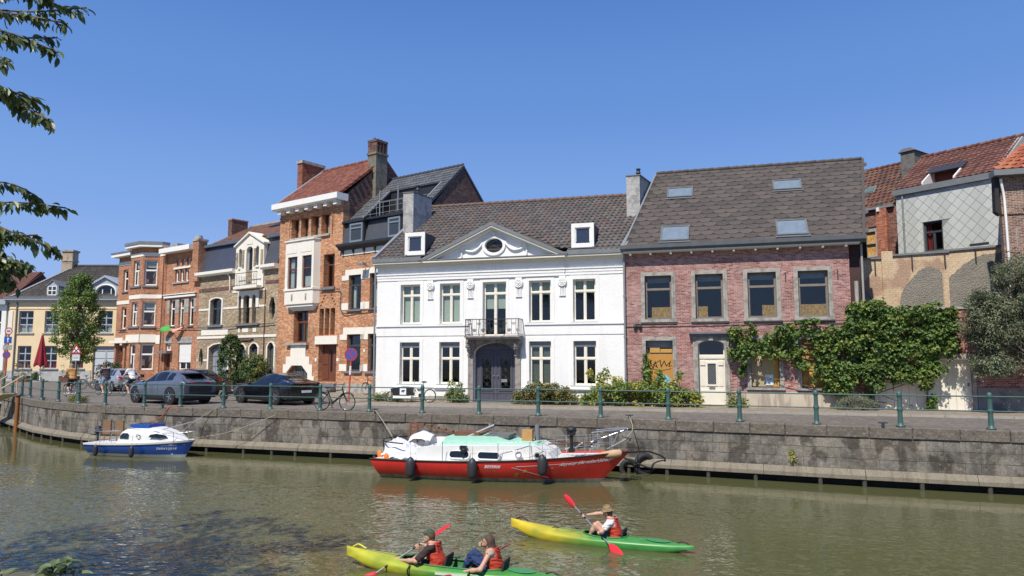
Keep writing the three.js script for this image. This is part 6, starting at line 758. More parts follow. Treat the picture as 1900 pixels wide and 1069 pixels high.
{ // olive tree
  reseed(551); const T = thing('olive_tree', 'grey-green olive tree with dense crown at the garden wall', 'tree', [10.95, 0, -30.6]); const cs = [], br = [];
  for (let k = 0; k < 640; k++) { const d = rdir(), r = Math.pow(rnd(), .42); let x = d.x * r * 2.6, y = 3.75 + d.y * r * 2.25, z = d.z * r * 1.15; if (y < 2.4) { x = x * .8 - .25; } x += .18 * Math.sin(y * 2); if (fbm(x * 1.1 + 9, y * 1.1, 2, 4096, 8) < .33) continue; cs.push([x, y, z, rr(.24, .42)]); if (k % 8 === 0) br.push([V(-.1, Math.min(2.4, y * .55), 0), V(x, y, z), .03]); }
  for (let k = 0; k < 60; k++) { const d = rdir(), r = Math.pow(rnd(), .5); cs.push([-1.9 + d.x * r * .75, 1.9 + d.y * r * .55, .2 + d.z * r * .5, .25]); } br.push([V(-.1, 1.6, 0), V(-1.9, 1.9, .2), .04]); for (let k = 0; k < 90; k++) { const d = rdir(), r = Math.pow(rnd(), .5); cs.push([-1.95 + d.x * r * .85, 3.6 + d.y * r * 1.2, .1 + d.z * r * .7, .28]); }
  part(T, 'trunk', [tube([[.0, 0, 0], [-.05, .7, .03], [.02, 1.3, 0], [-.08, 2.2, .02]], .09, 14, 8), stems(br)], mat(null, .95, { map: mottle(0x8d8676, .16, .5) })); part(T, 'crown', leafGeo(clumps(cs, 78, .13, .038, [.098, .113, .074], { up: .4, out: .4, col2: [.062, .075, .048], mix2: .35 })), leafMat(.2, .5));
}
// ---- near bank: overhanging branches and the plant at the lower left
{
  reseed(561); const T = thing('overhanging_tree', 'near tree whose leafy branches hang into the upper left corner', 'tree', [-9.6, .35, -2.8]); const O = V(-9.6, .35, -2.8);
  { const cs = [], br = []; for (let k = 0; k < 100; k++) { const d = rdir(), r = Math.pow(rnd(), .4), c = V(-3.6 + d.x * r * 4.2, 9.6 + d.y * r * 3.4, -.4 + d.z * r * 3.6); cs.push([c.x, c.y, c.z, rr(.5, .9)]); if (k % 9 === 0) br.push([V(0, 6, -.2).lerp(c, .2), c, .05]); } part(T, 'trunk', [tube([[0, 0, 0], [.1, 2, 0], [-.2, 4.5, -.2], [-1.2, 8.5, -.4]], .24, 16, 10), stems(br)], M_bark); part(T, 'crown', leafGeo(clumps(cs, 34, .26, .17, [.05, .075, .018])), leafMat()); }
  const lg = [0, 1, 2].map(i => { const g = new THREE.BufferGeometry(), l = .105, w = .048, pts = [[0, 0, 0], [w * .45, l * .3, .006], [w * .5, l * .55, .004], [w * .22, l * .85, -.006], [0, l, -.014 - i * .006], [-w * .22, l * .85, -.006], [-w * .5, l * .55, .004], [-w * .45, l * .3, .006], [0, l * .35, -.003], [0, l * .7, -.008]], F = [[0, 1, 8], [1, 2, 8], [2, 9, 8], [2, 3, 9], [3, 4, 9], [4, 5, 9], [5, 6, 9], [6, 8, 9], [6, 7, 8], [7, 0, 8]]; g.setAttribute('position', new THREE.Float32BufferAttribute(F.flatMap(f => f.flatMap(k => pts[k])), 3)); g.computeVertexNormals(); return clean(g); });
  const lm = [[.11, .15, .035], [.075, .115, .028], [.16, .2, .05], [.06, .095, .024], [.28, .24, .06]].map(c => new THREE.MeshPhysicalMaterial({ color: lin(...c), roughness: .4, transmission: .35, thickness: 0, side: THREE.DoubleSide }));
  let count = 0; const rest = [[], [], [], [], []], twigs = []; const R_ = V(Math.cos(16.838 * D2R), 0, -Math.sin(16.838 * D2R)), Fh = V(-Math.sin(16.838 * D2R), 0, -Math.cos(16.838 * D2R));
  const at = (px, py, d) => { const p = 5.732 * D2R, f = Fh.clone().multiplyScalar(Math.cos(p)).add(V(0, Math.sin(p), 0)), u = V(0, Math.cos(p), 0).addScaledVector(Fh, -Math.sin(p)); return V(0, 2, 0).addScaledVector(f, d).addScaledVector(R_, (px - 950) / 1340 * d).addScaledVector(u, (534.5 - py) / 1340 * d); };
  const place = (p, dir, big) => { const s = rr(.75, 1.2), up = V(0, 1, 0).addScaledVector(rdir(), .5).normalize(), y = dir.clone().normalize(), x = y.clone().cross(up).normalize(), z = x.clone().cross(y), k = rnd() < .05 ? 4 : Math.floor(rnd() * 4), M = new THREE.Matrix4().makeBasis(x, y, z).scale(V(s, s, s)).setPosition(p.clone().sub(O)); if (big && count < 300) { count++; const o = part(T, 'leaf', lg[Math.floor(rnd() * 3)], lm[k]); M.decompose(o.position, o.quaternion, o.scale); } else rest[k].push(lg[Math.floor(rnd() * 3)].clone().applyMatrix4(M)); };
  const branch = (pts, d, dens, spread, side = 3) => { const c = new THREE.CatmullRomCurve3(pts.map(p => at(p[0], p[1], d + rr(-.25, .25)))), n = Math.round(c.getLength() * dens); twigs.push(new THREE.TubeGeometry(c, 20, .009, 5).translate(-O.x, -O.y, -O.z)); for (let i = 0; i < n; i++) { const t = (i + rnd()) / n, p = c.getPoint(t), tg = c.getTangent(t); for (let q = 0; q < side; q++) { const o = rdir().multiplyScalar(spread * rnd()); o.y -= spread * .25; const s = p.clone().add(o); place(s, tg.clone().multiplyScalar(.55).addScaledVector(rdir(), .75).add(V(0, -.65, 0)), true); } } };
  for (const [pts, d, dens, sp, sd] of [[[[-330, 120], [-60, 20], [60, 22], [160, 14]], 7.2, 20, .045, 2], [[[-330, 120], [-80, 22], [40, 28], [125, 44]], 7.2, 20, .05, 2], [[[-320, 120], [-60, 60], [20, 62], [108, 98]], 7.0, 26, .06, 2], [[[-320, 130], [-60, 80], [0, 72], [105, 70]], 7.0, 20, .05, 2], [[[-320, 160], [-100, 120], [-20, 150], [40, 195], [90, 222]], 6.4, 34, .06, 2], [[[-320, 160], [-60, 140], [10, 165], [78, 192]], 6.4, 22, .05, 2], [[[-330, 380], [-60, 340], [30, 344], [78, 372]], 7.6, 22, .05, 2], [[[-330, 400], [-60, 380], [40, 376], [122, 386]], 7.6, 24, .055, 2], [[[-330, 420], [-60, 400], [20, 430], [112, 466]], 7.4, 28, .06, 2], [[[-330, 440], [-80, 430], [-10, 440], [70, 436]], 7.4, 20, .05, 2], [[[-330, 440], [-100, 440], [-30, 470], [50, 492]], 7.2, 40, .09, 3], [[[-330, 450], [-120, 470], [-40, 500], [20, 522]], 7.2, 44, .1, 3], [[[-330, 120], [-60, 0], [40, -14], [100, 2]], 7.2, 20, .06, 2], [[[-320, 140], [-90, 90], [-20, 100], [18, 114]], 7.0, 24, .07, 2], [[[-330, 420], [-80, 410], [0, 462], [10, 520]], 7.1, 40, .1, 3]]) branch(pts, d, dens, sp, sd);
  part(T, 'branch', [...twigs, ...[[-330, 120, 7.2], [-320, 150, 6.6], [-330, 420, 7.4]].map(([x, y, d]) => { const e = at(x, y, d).sub(O); return tube([V(.05, Math.max(2, e.y - 1.6), -.1), V(e.x * .5, e.y - .4, e.z * .5), e], .035, 10, 6); })], M_bark);
  rest.forEach((g, k) => g.length && stuffPart(T, 'leaves', merge(g), lm[k]));
  // plant at the water's edge
  const S = thing('bank_shrub', 'broad-leaved green plant poking up at the lower left edge', 'shrub', [-4.5, .35, -4.0]); const O2 = V(-4.5, .35, -4.0), lm2 = [[.16, .22, .06], [.07, .11, .025], [.22, .27, .1]].map(c => new THREE.MeshPhysicalMaterial({ color: lin(...c), roughness: .45, transmission: .35, thickness: 0, side: THREE.DoubleSide })); reseed(571); const sx = [];
  for (const [px, py, n] of [[100, 1052, 9], [125, 1048, 8], [82, 1062, 7], [138, 1060, 6], [3, 1066, 6], [110, 1072, 8], [60, 1075, 5]]) { const p = at(px, py, 4.9).sub(O2); sx.push([V(p.x, -.1, p.z + .05), p, .006]); for (let k = 0; k < n; k++) { const a = rr(0, 2 * PI), d = V(Math.cos(a), rr(-.2, .7), Math.sin(a)).normalize(), z = V(0, 1, 0).addScaledVector(rdir(), .3), x = d.clone().cross(z).normalize(), o = part(S, 'leaf', lg[k % 3], lm2[Math.floor(rnd() * 3)]); new THREE.Matrix4().makeBasis(x, d, x.clone().cross(d)).scale(V(1.15, 1.0, 1).multiplyScalar(rr(.8, 1.15))).setPosition(p.clone().addScaledVector(rdir(), .02)).decompose(o.position, o.quaternion, o.scale); } } part(S, 'stem', stems(sx), M_stem);
}
// ---------------------------------------------------------------- vehicles
const M_tyre = mat([.02, .02, .021], .8), M_rim = mat([.42, .43, .45], .3, { metal: .8 }), M_rimDark = mat([.06, .06, .065], .4, { metal: .5 }), M_carGlass = mat([.012, .016, .02], .04, { ior: 1.55 }), M_trimBlack = mat([.016, .016, .018], .55), M_tail = mat([.45, .015, .015], .25, { clearcoat: 1 }), M_lampW = mat([.75, .76, .78], .15), M_plate = mat([.75, .75, .76], .5), M_rubber = mat([.025, .025, .027], .7);
function wheelGeo(r, w) { const t = new THREE.LatheGeometry([[r * .62, -w / 2], [r * .9, -w / 2], [r * .985, -w * .36], [r, -w * .2], [r, w * .2], [r * .985, w * .36], [r * .9, w / 2], [r * .62, w / 2]].map(p => new THREE.Vector2(...p)), 28).rotateX(PI / 2); return t; }
function rimGeo(r, w, n = 5) { const g = [new THREE.LatheGeometry([[r * .56, -w * .3], [r * .64, -w * .48], [r * .66, -w * .3], [r * .62, 0], [r * .66, w * .3], [r * .64, w * .48], [r * .56, w * .3]].map(p => new THREE.Vector2(...p)), 24).rotateX(PI / 2), new THREE.CylinderGeometry(r * .14, r * .14, w * .9, 10).rotateX(PI / 2)]; for (let k = 0; k < n; k++) { const a = k / n * 2 * PI; for (const s of [-1, 1]) { const b = box(r * .1, r * .6, -r * .045, r * .045, -.012, .012).rotateZ(a + .13).translate(0, 0, s * w * .38); g.push(b); g.push(box(r * .1, r * .6, -r * .045, r * .045, -.012, .012).rotateZ(a - .13).translate(0, 0, s * w * .38)); } } return merge(g); }
// car: stations along the length (front at +x): [x, bottom, belt height, roof height, half width, roof half width]
function makeCar(name, label, pos, turn, st, paint, o) {
  const C = thing(name, label, 'car', pos, turn, 'parked cars'); const xs = st.map(s => s[0]), ip = (x, k) => { let i = 0; while (i < st.length - 2 && x < xs[i + 1]) i++; const a = st[i], b = st[i + 1], t = clamp((x - a[0]) / (b[0] - a[0]), 0, 1), u = t * t * (3 - 2 * t) * .6 + t * .4; return lerp(a[k], b[k], u); };
  const xF = xs[0], xR = xs[xs.length - 1];
  const sec = (x, s) => { const yb = ip(x, 1), bh = ip(x, 2), rh = ip(x, 3), w = ip(x, 4), rw = ip(x, 5), P = [[0, yb], [w * .86, yb], [w * .97, yb + .07], [w * .985, lerp(yb, bh, .35)], [w, lerp(yb, bh, .62)], [w * .985, bh - .03], [w * .95, bh], [lerp(w * .95, rw, .5) + .02, lerp(bh, rh, .52)], [rw, rh - .06], [rw * .82, rh - .012], [rw * .5, rh], [0, rh + .005]]; const T = s * (P.length - 1), i = Math.min(P.length - 2, Math.floor(T)), f = T - i; return [x, lerp(P[i][1], P[i + 1][1], f), lerp(P[i][0], P[i + 1][0], f)]; };
  const both = f => [f(1), f(-1)], half = sgn => surf((u, v) => { const p = sec(lerp(xF, xR, u), v); return [p[0], p[1], p[2] * sgn]; }, 48, 44);
  const body = part(C, 'body', [...both(half), ...[xF, xR].map(x => { const g = []; for (let k = 0; k < 22; k++) { const a = sec(x, k / 22), b = sec(x, (k + 1) / 22); g.push(quadGeo([x, a[1], -a[2]], [x, a[1], a[2]], [x, b[1], b[2]], [x, b[1], -b[2]])); } return merge(g); })], paint);
  const n11 = k => k / 11; // section points by index
  const patch = (nm, x0, x1, s0, s1, m, off, sg, nu = 12, sh0 = 0, sh1 = 0) => part(C, nm, surf((u, v) => { const s = lerp(s0, s1, v), x = lerp(lerp(x0, x1, u), lerp(x0 + sh0, x1 + sh1, u), v), p = sec(x, s), e = .004, a = sec(x + .02, s), b = sec(x, Math.min(1, s + .02)); const n = V(a[0] - p[0], a[1] - p[1], a[2] - p[2]).cross(V(b[0] - p[0], b[1] - p[1], b[2] - p[2])).normalize(); if (n.z < 0 && s < .8) n.negate(); if (s >= .8 && n.y < 0) n.negate(); return [p[0] + n.x * off, p[1] + n.y * off, (p[2] + n.z * off) * sg]; }, nu, 10), m);
  for (const sg of [1, -1]) { for (const [x0, x1, a, b] of o.side) patch('side_window', x0, x1, n11(6.15), n11(7.9), M_carGlass, .006, sg, 10, a, b); patch('sill_trim', o.wb[0] - .5, o.wb[1] + .5, n11(1.4), n11(2.6), M_trimBlack, .006, sg); for (const x of o.doors) part(C, 'door_seam', tube([...Array(6)].map((_, k) => { const p = sec(x, n11(2.7 + k * .68)); return [p[0], p[1], (p[2] + .002) * sg]; }), .005, 10, 4), M_trimBlack); for (const x of o.doors) part(C, 'door_handle', box(x + .06, x + .24, ip(x, 2) - .12, ip(x, 2) - .085, sg * (ip(x, 4) - .005) - .012, sg * (ip(x, 4) - .005) + .012), o.handle || paint); part(C, 'mirror', ball(1, 0, 0, 0, 10).scale(.07, .065, .11).translate(o.mirror, ip(o.mirror, 2) + .06, sg * (ip(o.mirror, 4) + .06)), paint); }
  for (const [x0, x1, nm] of o.glassTop) { for (const sg of [1, -1]) patch(nm, x0, x1, n11(8.7), 1, M_carGlass, .006, sg); }
  const wr = o.r, tg = wheelGeo(wr, .22), rg = rimGeo(wr, .22, o.spokes || 5), lg = new THREE.CylinderGeometry(wr * 1.14, wr * 1.14, .3, 30).rotateX(PI / 2);
  for (const x of o.wb) for (const sg of [1, -1]) { const w = ip(x, 4); part(C, 'wheel_arch', new THREE.CylinderGeometry(wr * 1.13, wr * 1.13, .2, 30, 1, false).rotateX(PI / 2).translate(x, wr + .03, sg * (w - .095)), M_trimBlack); const W = part(C, 'wheel', tg, M_tyre); W.position.set(x, wr, sg * (w - .09)); part(W, 'rim', rg, o.rim || M_rim); }
  for (const sg of [1, -1]) { const b = o.tail; part(C, 'tail_light', surf((u, v) => [xR - .012 + b.dx * u * u, lerp(b.y0, b.y1, v), sg * lerp(b.z0, b.z1, u)], 6, 3), M_tail); part(C, 'headlight', box(xF - .12, xF + .012, o.hl, o.hl + .12, sg * .45 - .18, sg * .45 + .18), M_lampW); }
  part(C, 'number_plate', box(xR - .02, xR + .0, o.plate, o.plate + .11, -.26, .26).translate(-.012, 0, 0), M_plate); part(C, 'rear_bumper', metreUV(box(xR - .03, xR + .3, o.bump[0], o.bump[1], -ip(xR + .1, 4) + .06, ip(xR + .1, 4) - .06)), M_trimBlack); part(C, 'underbody', box(xR + .3, xF - .3, .16, .3, -.7, .7), M_trimBlack);
  for (const [g, m, nm] of o.extra || []) part(C, nm, g, m); return C;
}
const paint = (c, r = .28) => mat(c, r, { metal: .45, clearcoat: 1, clearcoatRoughness: .06 });
makeCar('parked_car', 'silver-grey crossover parked at the railing, seen from behind', [-25.58, 0, -28.46], 164.2 * D2R,
  [[2.27, .34, .62, .7, .62, .5], [2.1, .26, .72, .84, .8, .62], [1.6, .22, .86, .97, .9, .7], [1.0, .21, .96, 1.06, .93, .72], [.75, .21, .98, 1.14, .93, .68], [.1, .2, 1.0, 1.48, .93, .6], [-.5, .2, 1.02, 1.55, .935, .6], [-1.2, .21, 1.06, 1.5, .94, .58], [-1.75, .24, 1.1, 1.36, .93, .58], [-2.15, .3, 1.08, 1.12, .88, .62], [-2.3, .36, .98, 1.02, .8, .6]],
  paint([.17, .19, .235]), { r: .37, wb: [1.38, -1.4], side: [[.75, -.1, -.52, .12], [-.14, -1.0, .06, .1], [-1.05, -1.5, .0, .12]], doors: [.45, -.45], mirror: .62, glassTop: [[.82, .14, 'windscreen'], [-1.5, -2.05, 'rear_window']], tail: { y0: .9, y1: 1.0, z0: .3, z1: .84, dx: .1 }, hl: .6, plate: .72, bump: [.3, .52], extra: [[box(-2.16, -1.6, 1.38, 1.42, -.5, .5), M_trimBlack, 'spoiler'], [box(-2.34, -2.26, .56, .84, -.56, .56), M_trimBlack, 'tailgate_panel'], [cyl(.03, .012, 1.52, 1.6, 6, -1.1, 0), M_trimBlack, 'antenna']] });
makeCar('parked_car', 'glossy black fastback parked in front of the tall brick house', [-20.7, 0, -29.74], 158.9 * D2R,
  [[2.42, .34, .58, .64, .6, .48], [2.2, .24, .68, .78, .84, .64], [1.6, .19, .78, .88, .93, .72], [.95, .18, .87, .95, .95, .72], [.7, .18, .88, 1.02, .95, .66], [.0, .17, .9, 1.36, .95, .56], [-.55, .17, .92, 1.42, .955, .55], [-1.2, .18, .96, 1.33, .96, .55], [-1.8, .22, 1.0, 1.14, .95, .6], [-2.2, .28, .99, 1.04, .9, .66], [-2.4, .36, .94, .97, .82, .64]],
  paint([.012, .014, .02], .2), { r: .36, wb: [1.42, -1.38], side: [[.7, -.15, -.55, .12], [-.2, -1.05, .06, .12], [-1.1, -1.55, .0, .3]], doors: [.4, -.5], mirror: .55, glassTop: [[.75, .05, 'windscreen'], [-1.05, -2.0, 'rear_window']], tail: { y0: .8, y1: .87, z0: .05, z1: .88, dx: .12 }, hl: .55, plate: .55, bump: [.28, .46], handle: M_trimBlack, rim: M_rim, extra: [] });
makeCar('parked_car', 'small silver hatchback parked beyond the cyclists', [-39.3, 0, -38.9], 156.3 * D2R,
  [[1.95, .32, .6, .68, .58, .46], [1.75, .24, .72, .82, .76, .6], [1.2, .2, .86, .95, .82, .64], [.85, .2, .92, 1.05, .83, .62], [.2, .19, .94, 1.44, .835, .54], [-.5, .19, .96, 1.48, .835, .54], [-1.3, .2, .98, 1.43, .83, .54], [-1.7, .24, .98, 1.22, .81, .56], [-1.88, .3, .94, 1.0, .77, .58], [-1.95, .34, .82, .88, .72, .56]],
  paint([.42, .43, .45]), { r: .31, wb: [1.2, -1.25], side: [[.8, -.05, -.5, .08], [-.12, -1.0, .05, .1], [-1.05, -1.4, .0, .1]], doors: [.5, -.4], mirror: .68, glassTop: [[.85, .25, 'windscreen'], [-1.45, -1.84, 'rear_window']], tail: { y0: .72, y1: .96, z0: .48, z1: .76, dx: .08 }, hl: .55, plate: .6, bump: [.3, .42], extra: [] });
makeCar('parked_car', 'dark car half hidden behind the silver-grey crossover', [-30.1, 0, -34.9], 163 * D2R,
  [[2.1, .34, .62, .7, .6, .48], [1.9, .26, .74, .86, .78, .62], [1.3, .22, .9, 1.0, .87, .68], [.9, .21, .96, 1.1, .88, .66], [.2, .2, 1.0, 1.5, .885, .58], [-.6, .2, 1.02, 1.54, .885, .58], [-1.4, .21, 1.04, 1.48, .88, .56], [-1.85, .26, 1.04, 1.26, .86, .58], [-2.02, .32, .98, 1.04, .8, .6], [-2.1, .36, .86, .92, .74, .58]],
  paint([.02, .02, .022], .3), { r: .34, wb: [1.28, -1.3], side: [[.85, -.05, -.5, .08], [-.12, -1.1, .05, .1]], doors: [.5, -.4], mirror: .7, glassTop: [[.9, .25, 'windscreen'], [-1.5, -1.95, 'rear_window']], tail: { y0: .82, y1: .98, z0: .5, z1: .82, dx: .08 }, hl: .6, plate: .66, bump: [.3, .46], extra: [] });

// ---- two-wheelers (front at +x, ground at 0)
function bikeParts(B, { frame, r = .34, tube: tr = .017, sloped = false, battery = false, basket = false, fender = true, wb = 1.08 }) {
  const fx = wb / 2, rx = -wb / 2, hub = r, tg = merge([new THREE.TorusGeometry(r - .018, .018, 7, 34)]), rg = merge([new THREE.TorusGeometry(r - .04, .009, 5, 30), ...[...Array(14)].map((_, k) => rod([0, 0, (k % 2 ? .02 : -.02)], [(r - .04) * Math.cos(k / 14 * 2 * PI), (r - .04) * Math.sin(k / 14 * 2 * PI), 0], .0022, 3)), cyl(.028, .028, -.04, .04, 8).rotateX(PI / 2)]);
  for (const x of [fx, rx]) { const w = part(B, 'wheel', tg, M_rubber); w.position.set(x, r, 0); part(w, 'rim', rg, M_rim); if (fender) part(B, 'mudguard', new THREE.TorusGeometry(r + .025, .014, 4, 20, x > 0 ? 2.0 : 2.6).rotateZ(x > 0 ? .7 : .5).translate(x, r, 0), frame); }
  const bb = [-.1, .29, 0], st = [-.27, .78, 0], hd = [fx - .2, .84, 0], hb = [fx - .15, .68, 0]; const F = [rod(bb, st, tr), rod(bb, hb, battery ? .04 : tr * 1.15), rod(sloped ? [-.2, .58, 0] : [-.25, .74, 0], hd, tr), rod([rx, hub, .03], [-.24, .72, .02], tr * .55), rod([rx, hub, -.03], [-.24, .72, -.02], tr * .55), rod([rx, hub, .03], bb, tr * .6), rod([rx, hub, -.03], bb, tr * .6), rod(hb, [hd[0] - .01, .93, 0], tr * 1.2), rod([fx, hub, .045], [hb[0], .66, .03], tr * .75), rod([fx, hub, -.045], [hb[0], .66, -.03], tr * .75)]; part(B, 'frame', F, frame);
  part(B, 'handlebar', [rod([hd[0] - .01, .9, 0], [hd[0] + .02, 1.03, 0], .014), tube([[hd[0] - .12, 1.05, -.3], [hd[0] + .02, 1.06, -.16], [hd[0] + .03, 1.04, 0], [hd[0] + .02, 1.06, .16], [hd[0] - .12, 1.05, .3]], .013, 18, 6)], M_trimBlack); part(B, 'saddle', [rod(st, [-.3, .9, 0], .013), ball(1, 0, 0, 0, 10).scale(.14, .035, .075).translate(-.3, .925, 0)], M_trimBlack); part(B, 'crank', [new THREE.TorusGeometry(.085, .012, 5, 18).translate(bb[0], bb[1], .05), rod([bb[0], bb[1], .07], [bb[0] + .05, bb[1] - .16, .07], .01), rod([bb[0], bb[1], -.07], [bb[0] - .05, bb[1] + .16, -.07], .01), box(bb[0] + .0, bb[0] + .1, bb[1] - .18, bb[1] - .155, .05, .15)], M_rimDark); part(B, 'rear_rack', [rod([rx - .12, r + .09 + .32 - r + .3, .05], [rx + .28, .71, .05], .008), rod([rx - .12, .71, -.05], [rx + .28, .71, -.05], .008), rod([rx, hub, .05], [rx - .05, .71, .05], .007), rod([rx, hub, -.05], [rx - .05, .71, -.05], .007)], M_trimBlack); part(B, 'headlamp', ball(.035, fx - .08, .74, 0, 8), M_lampW);
  if (basket) part(B, 'basket', [box(fx - .05, fx + .25, .78, .8, -.17, .17), box(fx - .05, fx - .035, .8, 1.0, -.17, .17), box(fx + .235, fx + .25, .8, 1.0, -.17, .17), box(fx - .035, fx + .235, .8, 1.0, -.17, -.155), box(fx - .035, fx + .235, .8, 1.0, .155, .17)], M_trimBlack);
}
const mkBike = (label, pos, turn, o, group, lean = 0) => { const B = thing('bicycle', label, 'bicycle', pos, turn, group); B.rotation.z = 0; bikeParts(B, o); if (lean) { B.rotation.order = 'YXZ'; B.rotation.x = lean; } return B; };
mkBike('black electric bicycle leaning against the green quay railing', [-15.3, 0, -25.98], 3 * D2R, { frame: M_trimBlack, r: .36, tube: .022, battery: true, wb: 1.12 }, null, .06);
mkBike('bicycle leaning on the orange wall near the white house corner', [-19.35, .07, -36.9], (180 - 19) * D2R, { frame: M_trimBlack, r: .34 }, null, -.05);
[[-43.2, -40.4, 70, 0x3a4a5a, 'parked bicycle nearest the warning sign'], [-42.5, -40.9, 62, 0x777c80, 'grey parked bicycle in the row before the hornbeam tree'], [-41.8, -41.3, 66, 0x202224, 'black parked bicycle in the row before the hornbeam tree'], [-41.0, -41.8, 58, 0x5a2a28, 'parked bicycle closest to the silver hatchback']].forEach(([x, z, t, c, l]) => mkBike(l, [x, 0, z], t * D2R, { frame: mat(c, .4), r: .34, basket: true }, 'bicycles parked at the street corner'));
{ // cargo bike
  const B = thing('cargo_bike', 'white cargo bicycle with black box leaning on the white house', 'bicycle', [-14.3, .07, -31.05], 180 * D2R), W = M_whitePaint;
  const wheel = (x, r) => { const w = part(B, 'wheel', new THREE.TorusGeometry(r - .02, .022, 7, 30), M_rubber); w.position.set(x, r, 0); part(w, 'rim', merge([new THREE.TorusGeometry(r - .045, .01, 5, 26), ...[...Array(12)].map((_, k) => rod([0, 0, 0], [(r - .04) * Math.cos(k * PI / 6), (r - .04) * Math.sin(k * PI / 6), 0], .003, 3))]), M_rim); }; wheel(1.05, .25); wheel(-.95, .31);
  part(B, 'frame', [rod([-.95, .31, .03], [-.5, .3, .03], .02), rod([-.5, .28, 0], [.6, .22, 0], .035), rod([-.5, .28, 0], [-.62, .8, 0], .025), rod([-.95, .31, 0], [-.62, .68, 0], .016), rod([-.45, .32, 0], [-.16, .72, 0], .035), rod([-.16, .45, 0], [-.16, 1.02, 0], .02), rod([.6, .24, 0], [1.05, .62, 0], .022), rod([1.05, .25, .06], [1.02, .62, .03], .015), rod([1.05, .25, -.06], [1.02, .62, -.03], .015), new THREE.TorusGeometry(.34, .016, 4, 18, 2.4).rotateZ(.4).translate(-.95, .31, 0)], W);
  part(B, 'cargo_box', [metreUV(prism([[-.05, .32], [.75, .32], [.92, .62], [.5, .72], [-.1, .7]], -.31, .31, [], .015))], M_trimBlack); part(B, 'box_base', metreUV(box(-.12, .78, .2, .32, -.29, .29)), W); { const c = document.createElement('canvas'); c.width = c.height = 96; const x = c.getContext('2d'); x.fillStyle = '#e9ebee'; x.fillRect(0, 0, 96, 96); x.fillStyle = '#1e2022'; x.beginPath(); x.ellipse(46, 46, 24, 13, 0, 0, 7); x.fill(); x.fillRect(28, 50, 7, 22); x.fillRect(54, 50, 7, 22); x.beginPath(); x.arc(70, 40, 10, 0, 7); x.fill(); for (let k = 0; k < 8; k++) x.fillRect(20 + k * 7, 16, 4, 3); const t = new THREE.CanvasTexture(c); t.colorSpace = THREE.SRGBColorSpace; part(B, 'sticker', box(.1, .42, .36, .68, -.316, -.312), mat(null, .6, { map: t })); }
  part(B, 'handlebar', [tube([[-.3, 1.05, -.28], [-.16, 1.03, -.1], [-.16, 1.03, .1], [-.3, 1.05, .28]], .014, 14, 6), rod([-.16, .95, 0], [-.16, 1.04, 0], .015)], M_trimBlack); part(B, 'saddle', [rod([-.62, .78, 0], [-.64, .92, 0], .015), ball(1, 0, 0, 0, 10).scale(.14, .04, .08).translate(-.66, .94, 0)], M_trimBlack); part(B, 'motor', [cyl(.1, .1, -.07, .07, 12).rotateX(PI / 2).translate(-.5, .32, 0)], M_trimBlack); part(B, 'stand', [rod([.1, .2, .2], [.05, 0, .24], .012), rod([.1, .2, -.2], [.05, 0, -.24], .012)], M_trimBlack);
}
{ // scooter beside the black car
  const B = thing('motor_scooter', 'dark motor scooter parked beside the black fastback', 'scooter', [-23.75, 0, -30.7], 175 * D2R); for (const x of [.62, -.62]) { const w = part(B, 'wheel', new THREE.TorusGeometry(.2, .055, 8, 22), M_rubber); w.position.set(x, .255, 0); part(w, 'rim', cyl(.14, .14, -.03, .03, 12).rotateX(PI / 2), M_rim); }
  part(B, 'body', [prism([[-.85, .55], [-.3, .35], [.25, .32], [.45, .42], [.5, .95], [.42, 1.0], [.3, .5], [-.1, .48], [-.15, .72], [-.8, .78]], -.17, .17, [], .04)], mat([.018, .018, .02], .3, { clearcoat: 1 })); part(B, 'seat', ball(1, 0, 0, 0, 12).scale(.4, .07, .16).translate(-.45, .82, 0), M_rubber); part(B, 'handlebar', [rod([.44, .95, 0], [.4, 1.1, 0], .02), rod([.38, 1.1, -.33], [.38, 1.1, .33], .016), ball(.06, .5, 1.02, 0, 8)], M_trimBlack); part(B, 'windscreen', prism([[-.2, 1.05], [.2, 1.05], [.16, 1.4], [-.16, 1.4]], -.004, .004).rotateY(PI / 2).translate(.52, 0, 0), GLASS); part(B, 'mirror', [ball(.05, .36, 1.28, -.3, 8), rod([.38, 1.1, -.28], [.36, 1.26, -.3], .008)], M_trimBlack); part(B, 'fork', rod([.62, .25, 0], [.46, .95, 0], .035), M_zinc); part(B, 'mudguard', ball(1, 0, 0, 0, 10).scale(.22, .1, .09).translate(-.68, .42, 0), M_whitePaint); part(B, 'tail_light', box(-.9, -.84, .6, .68, -.08, .08), M_tail);
}
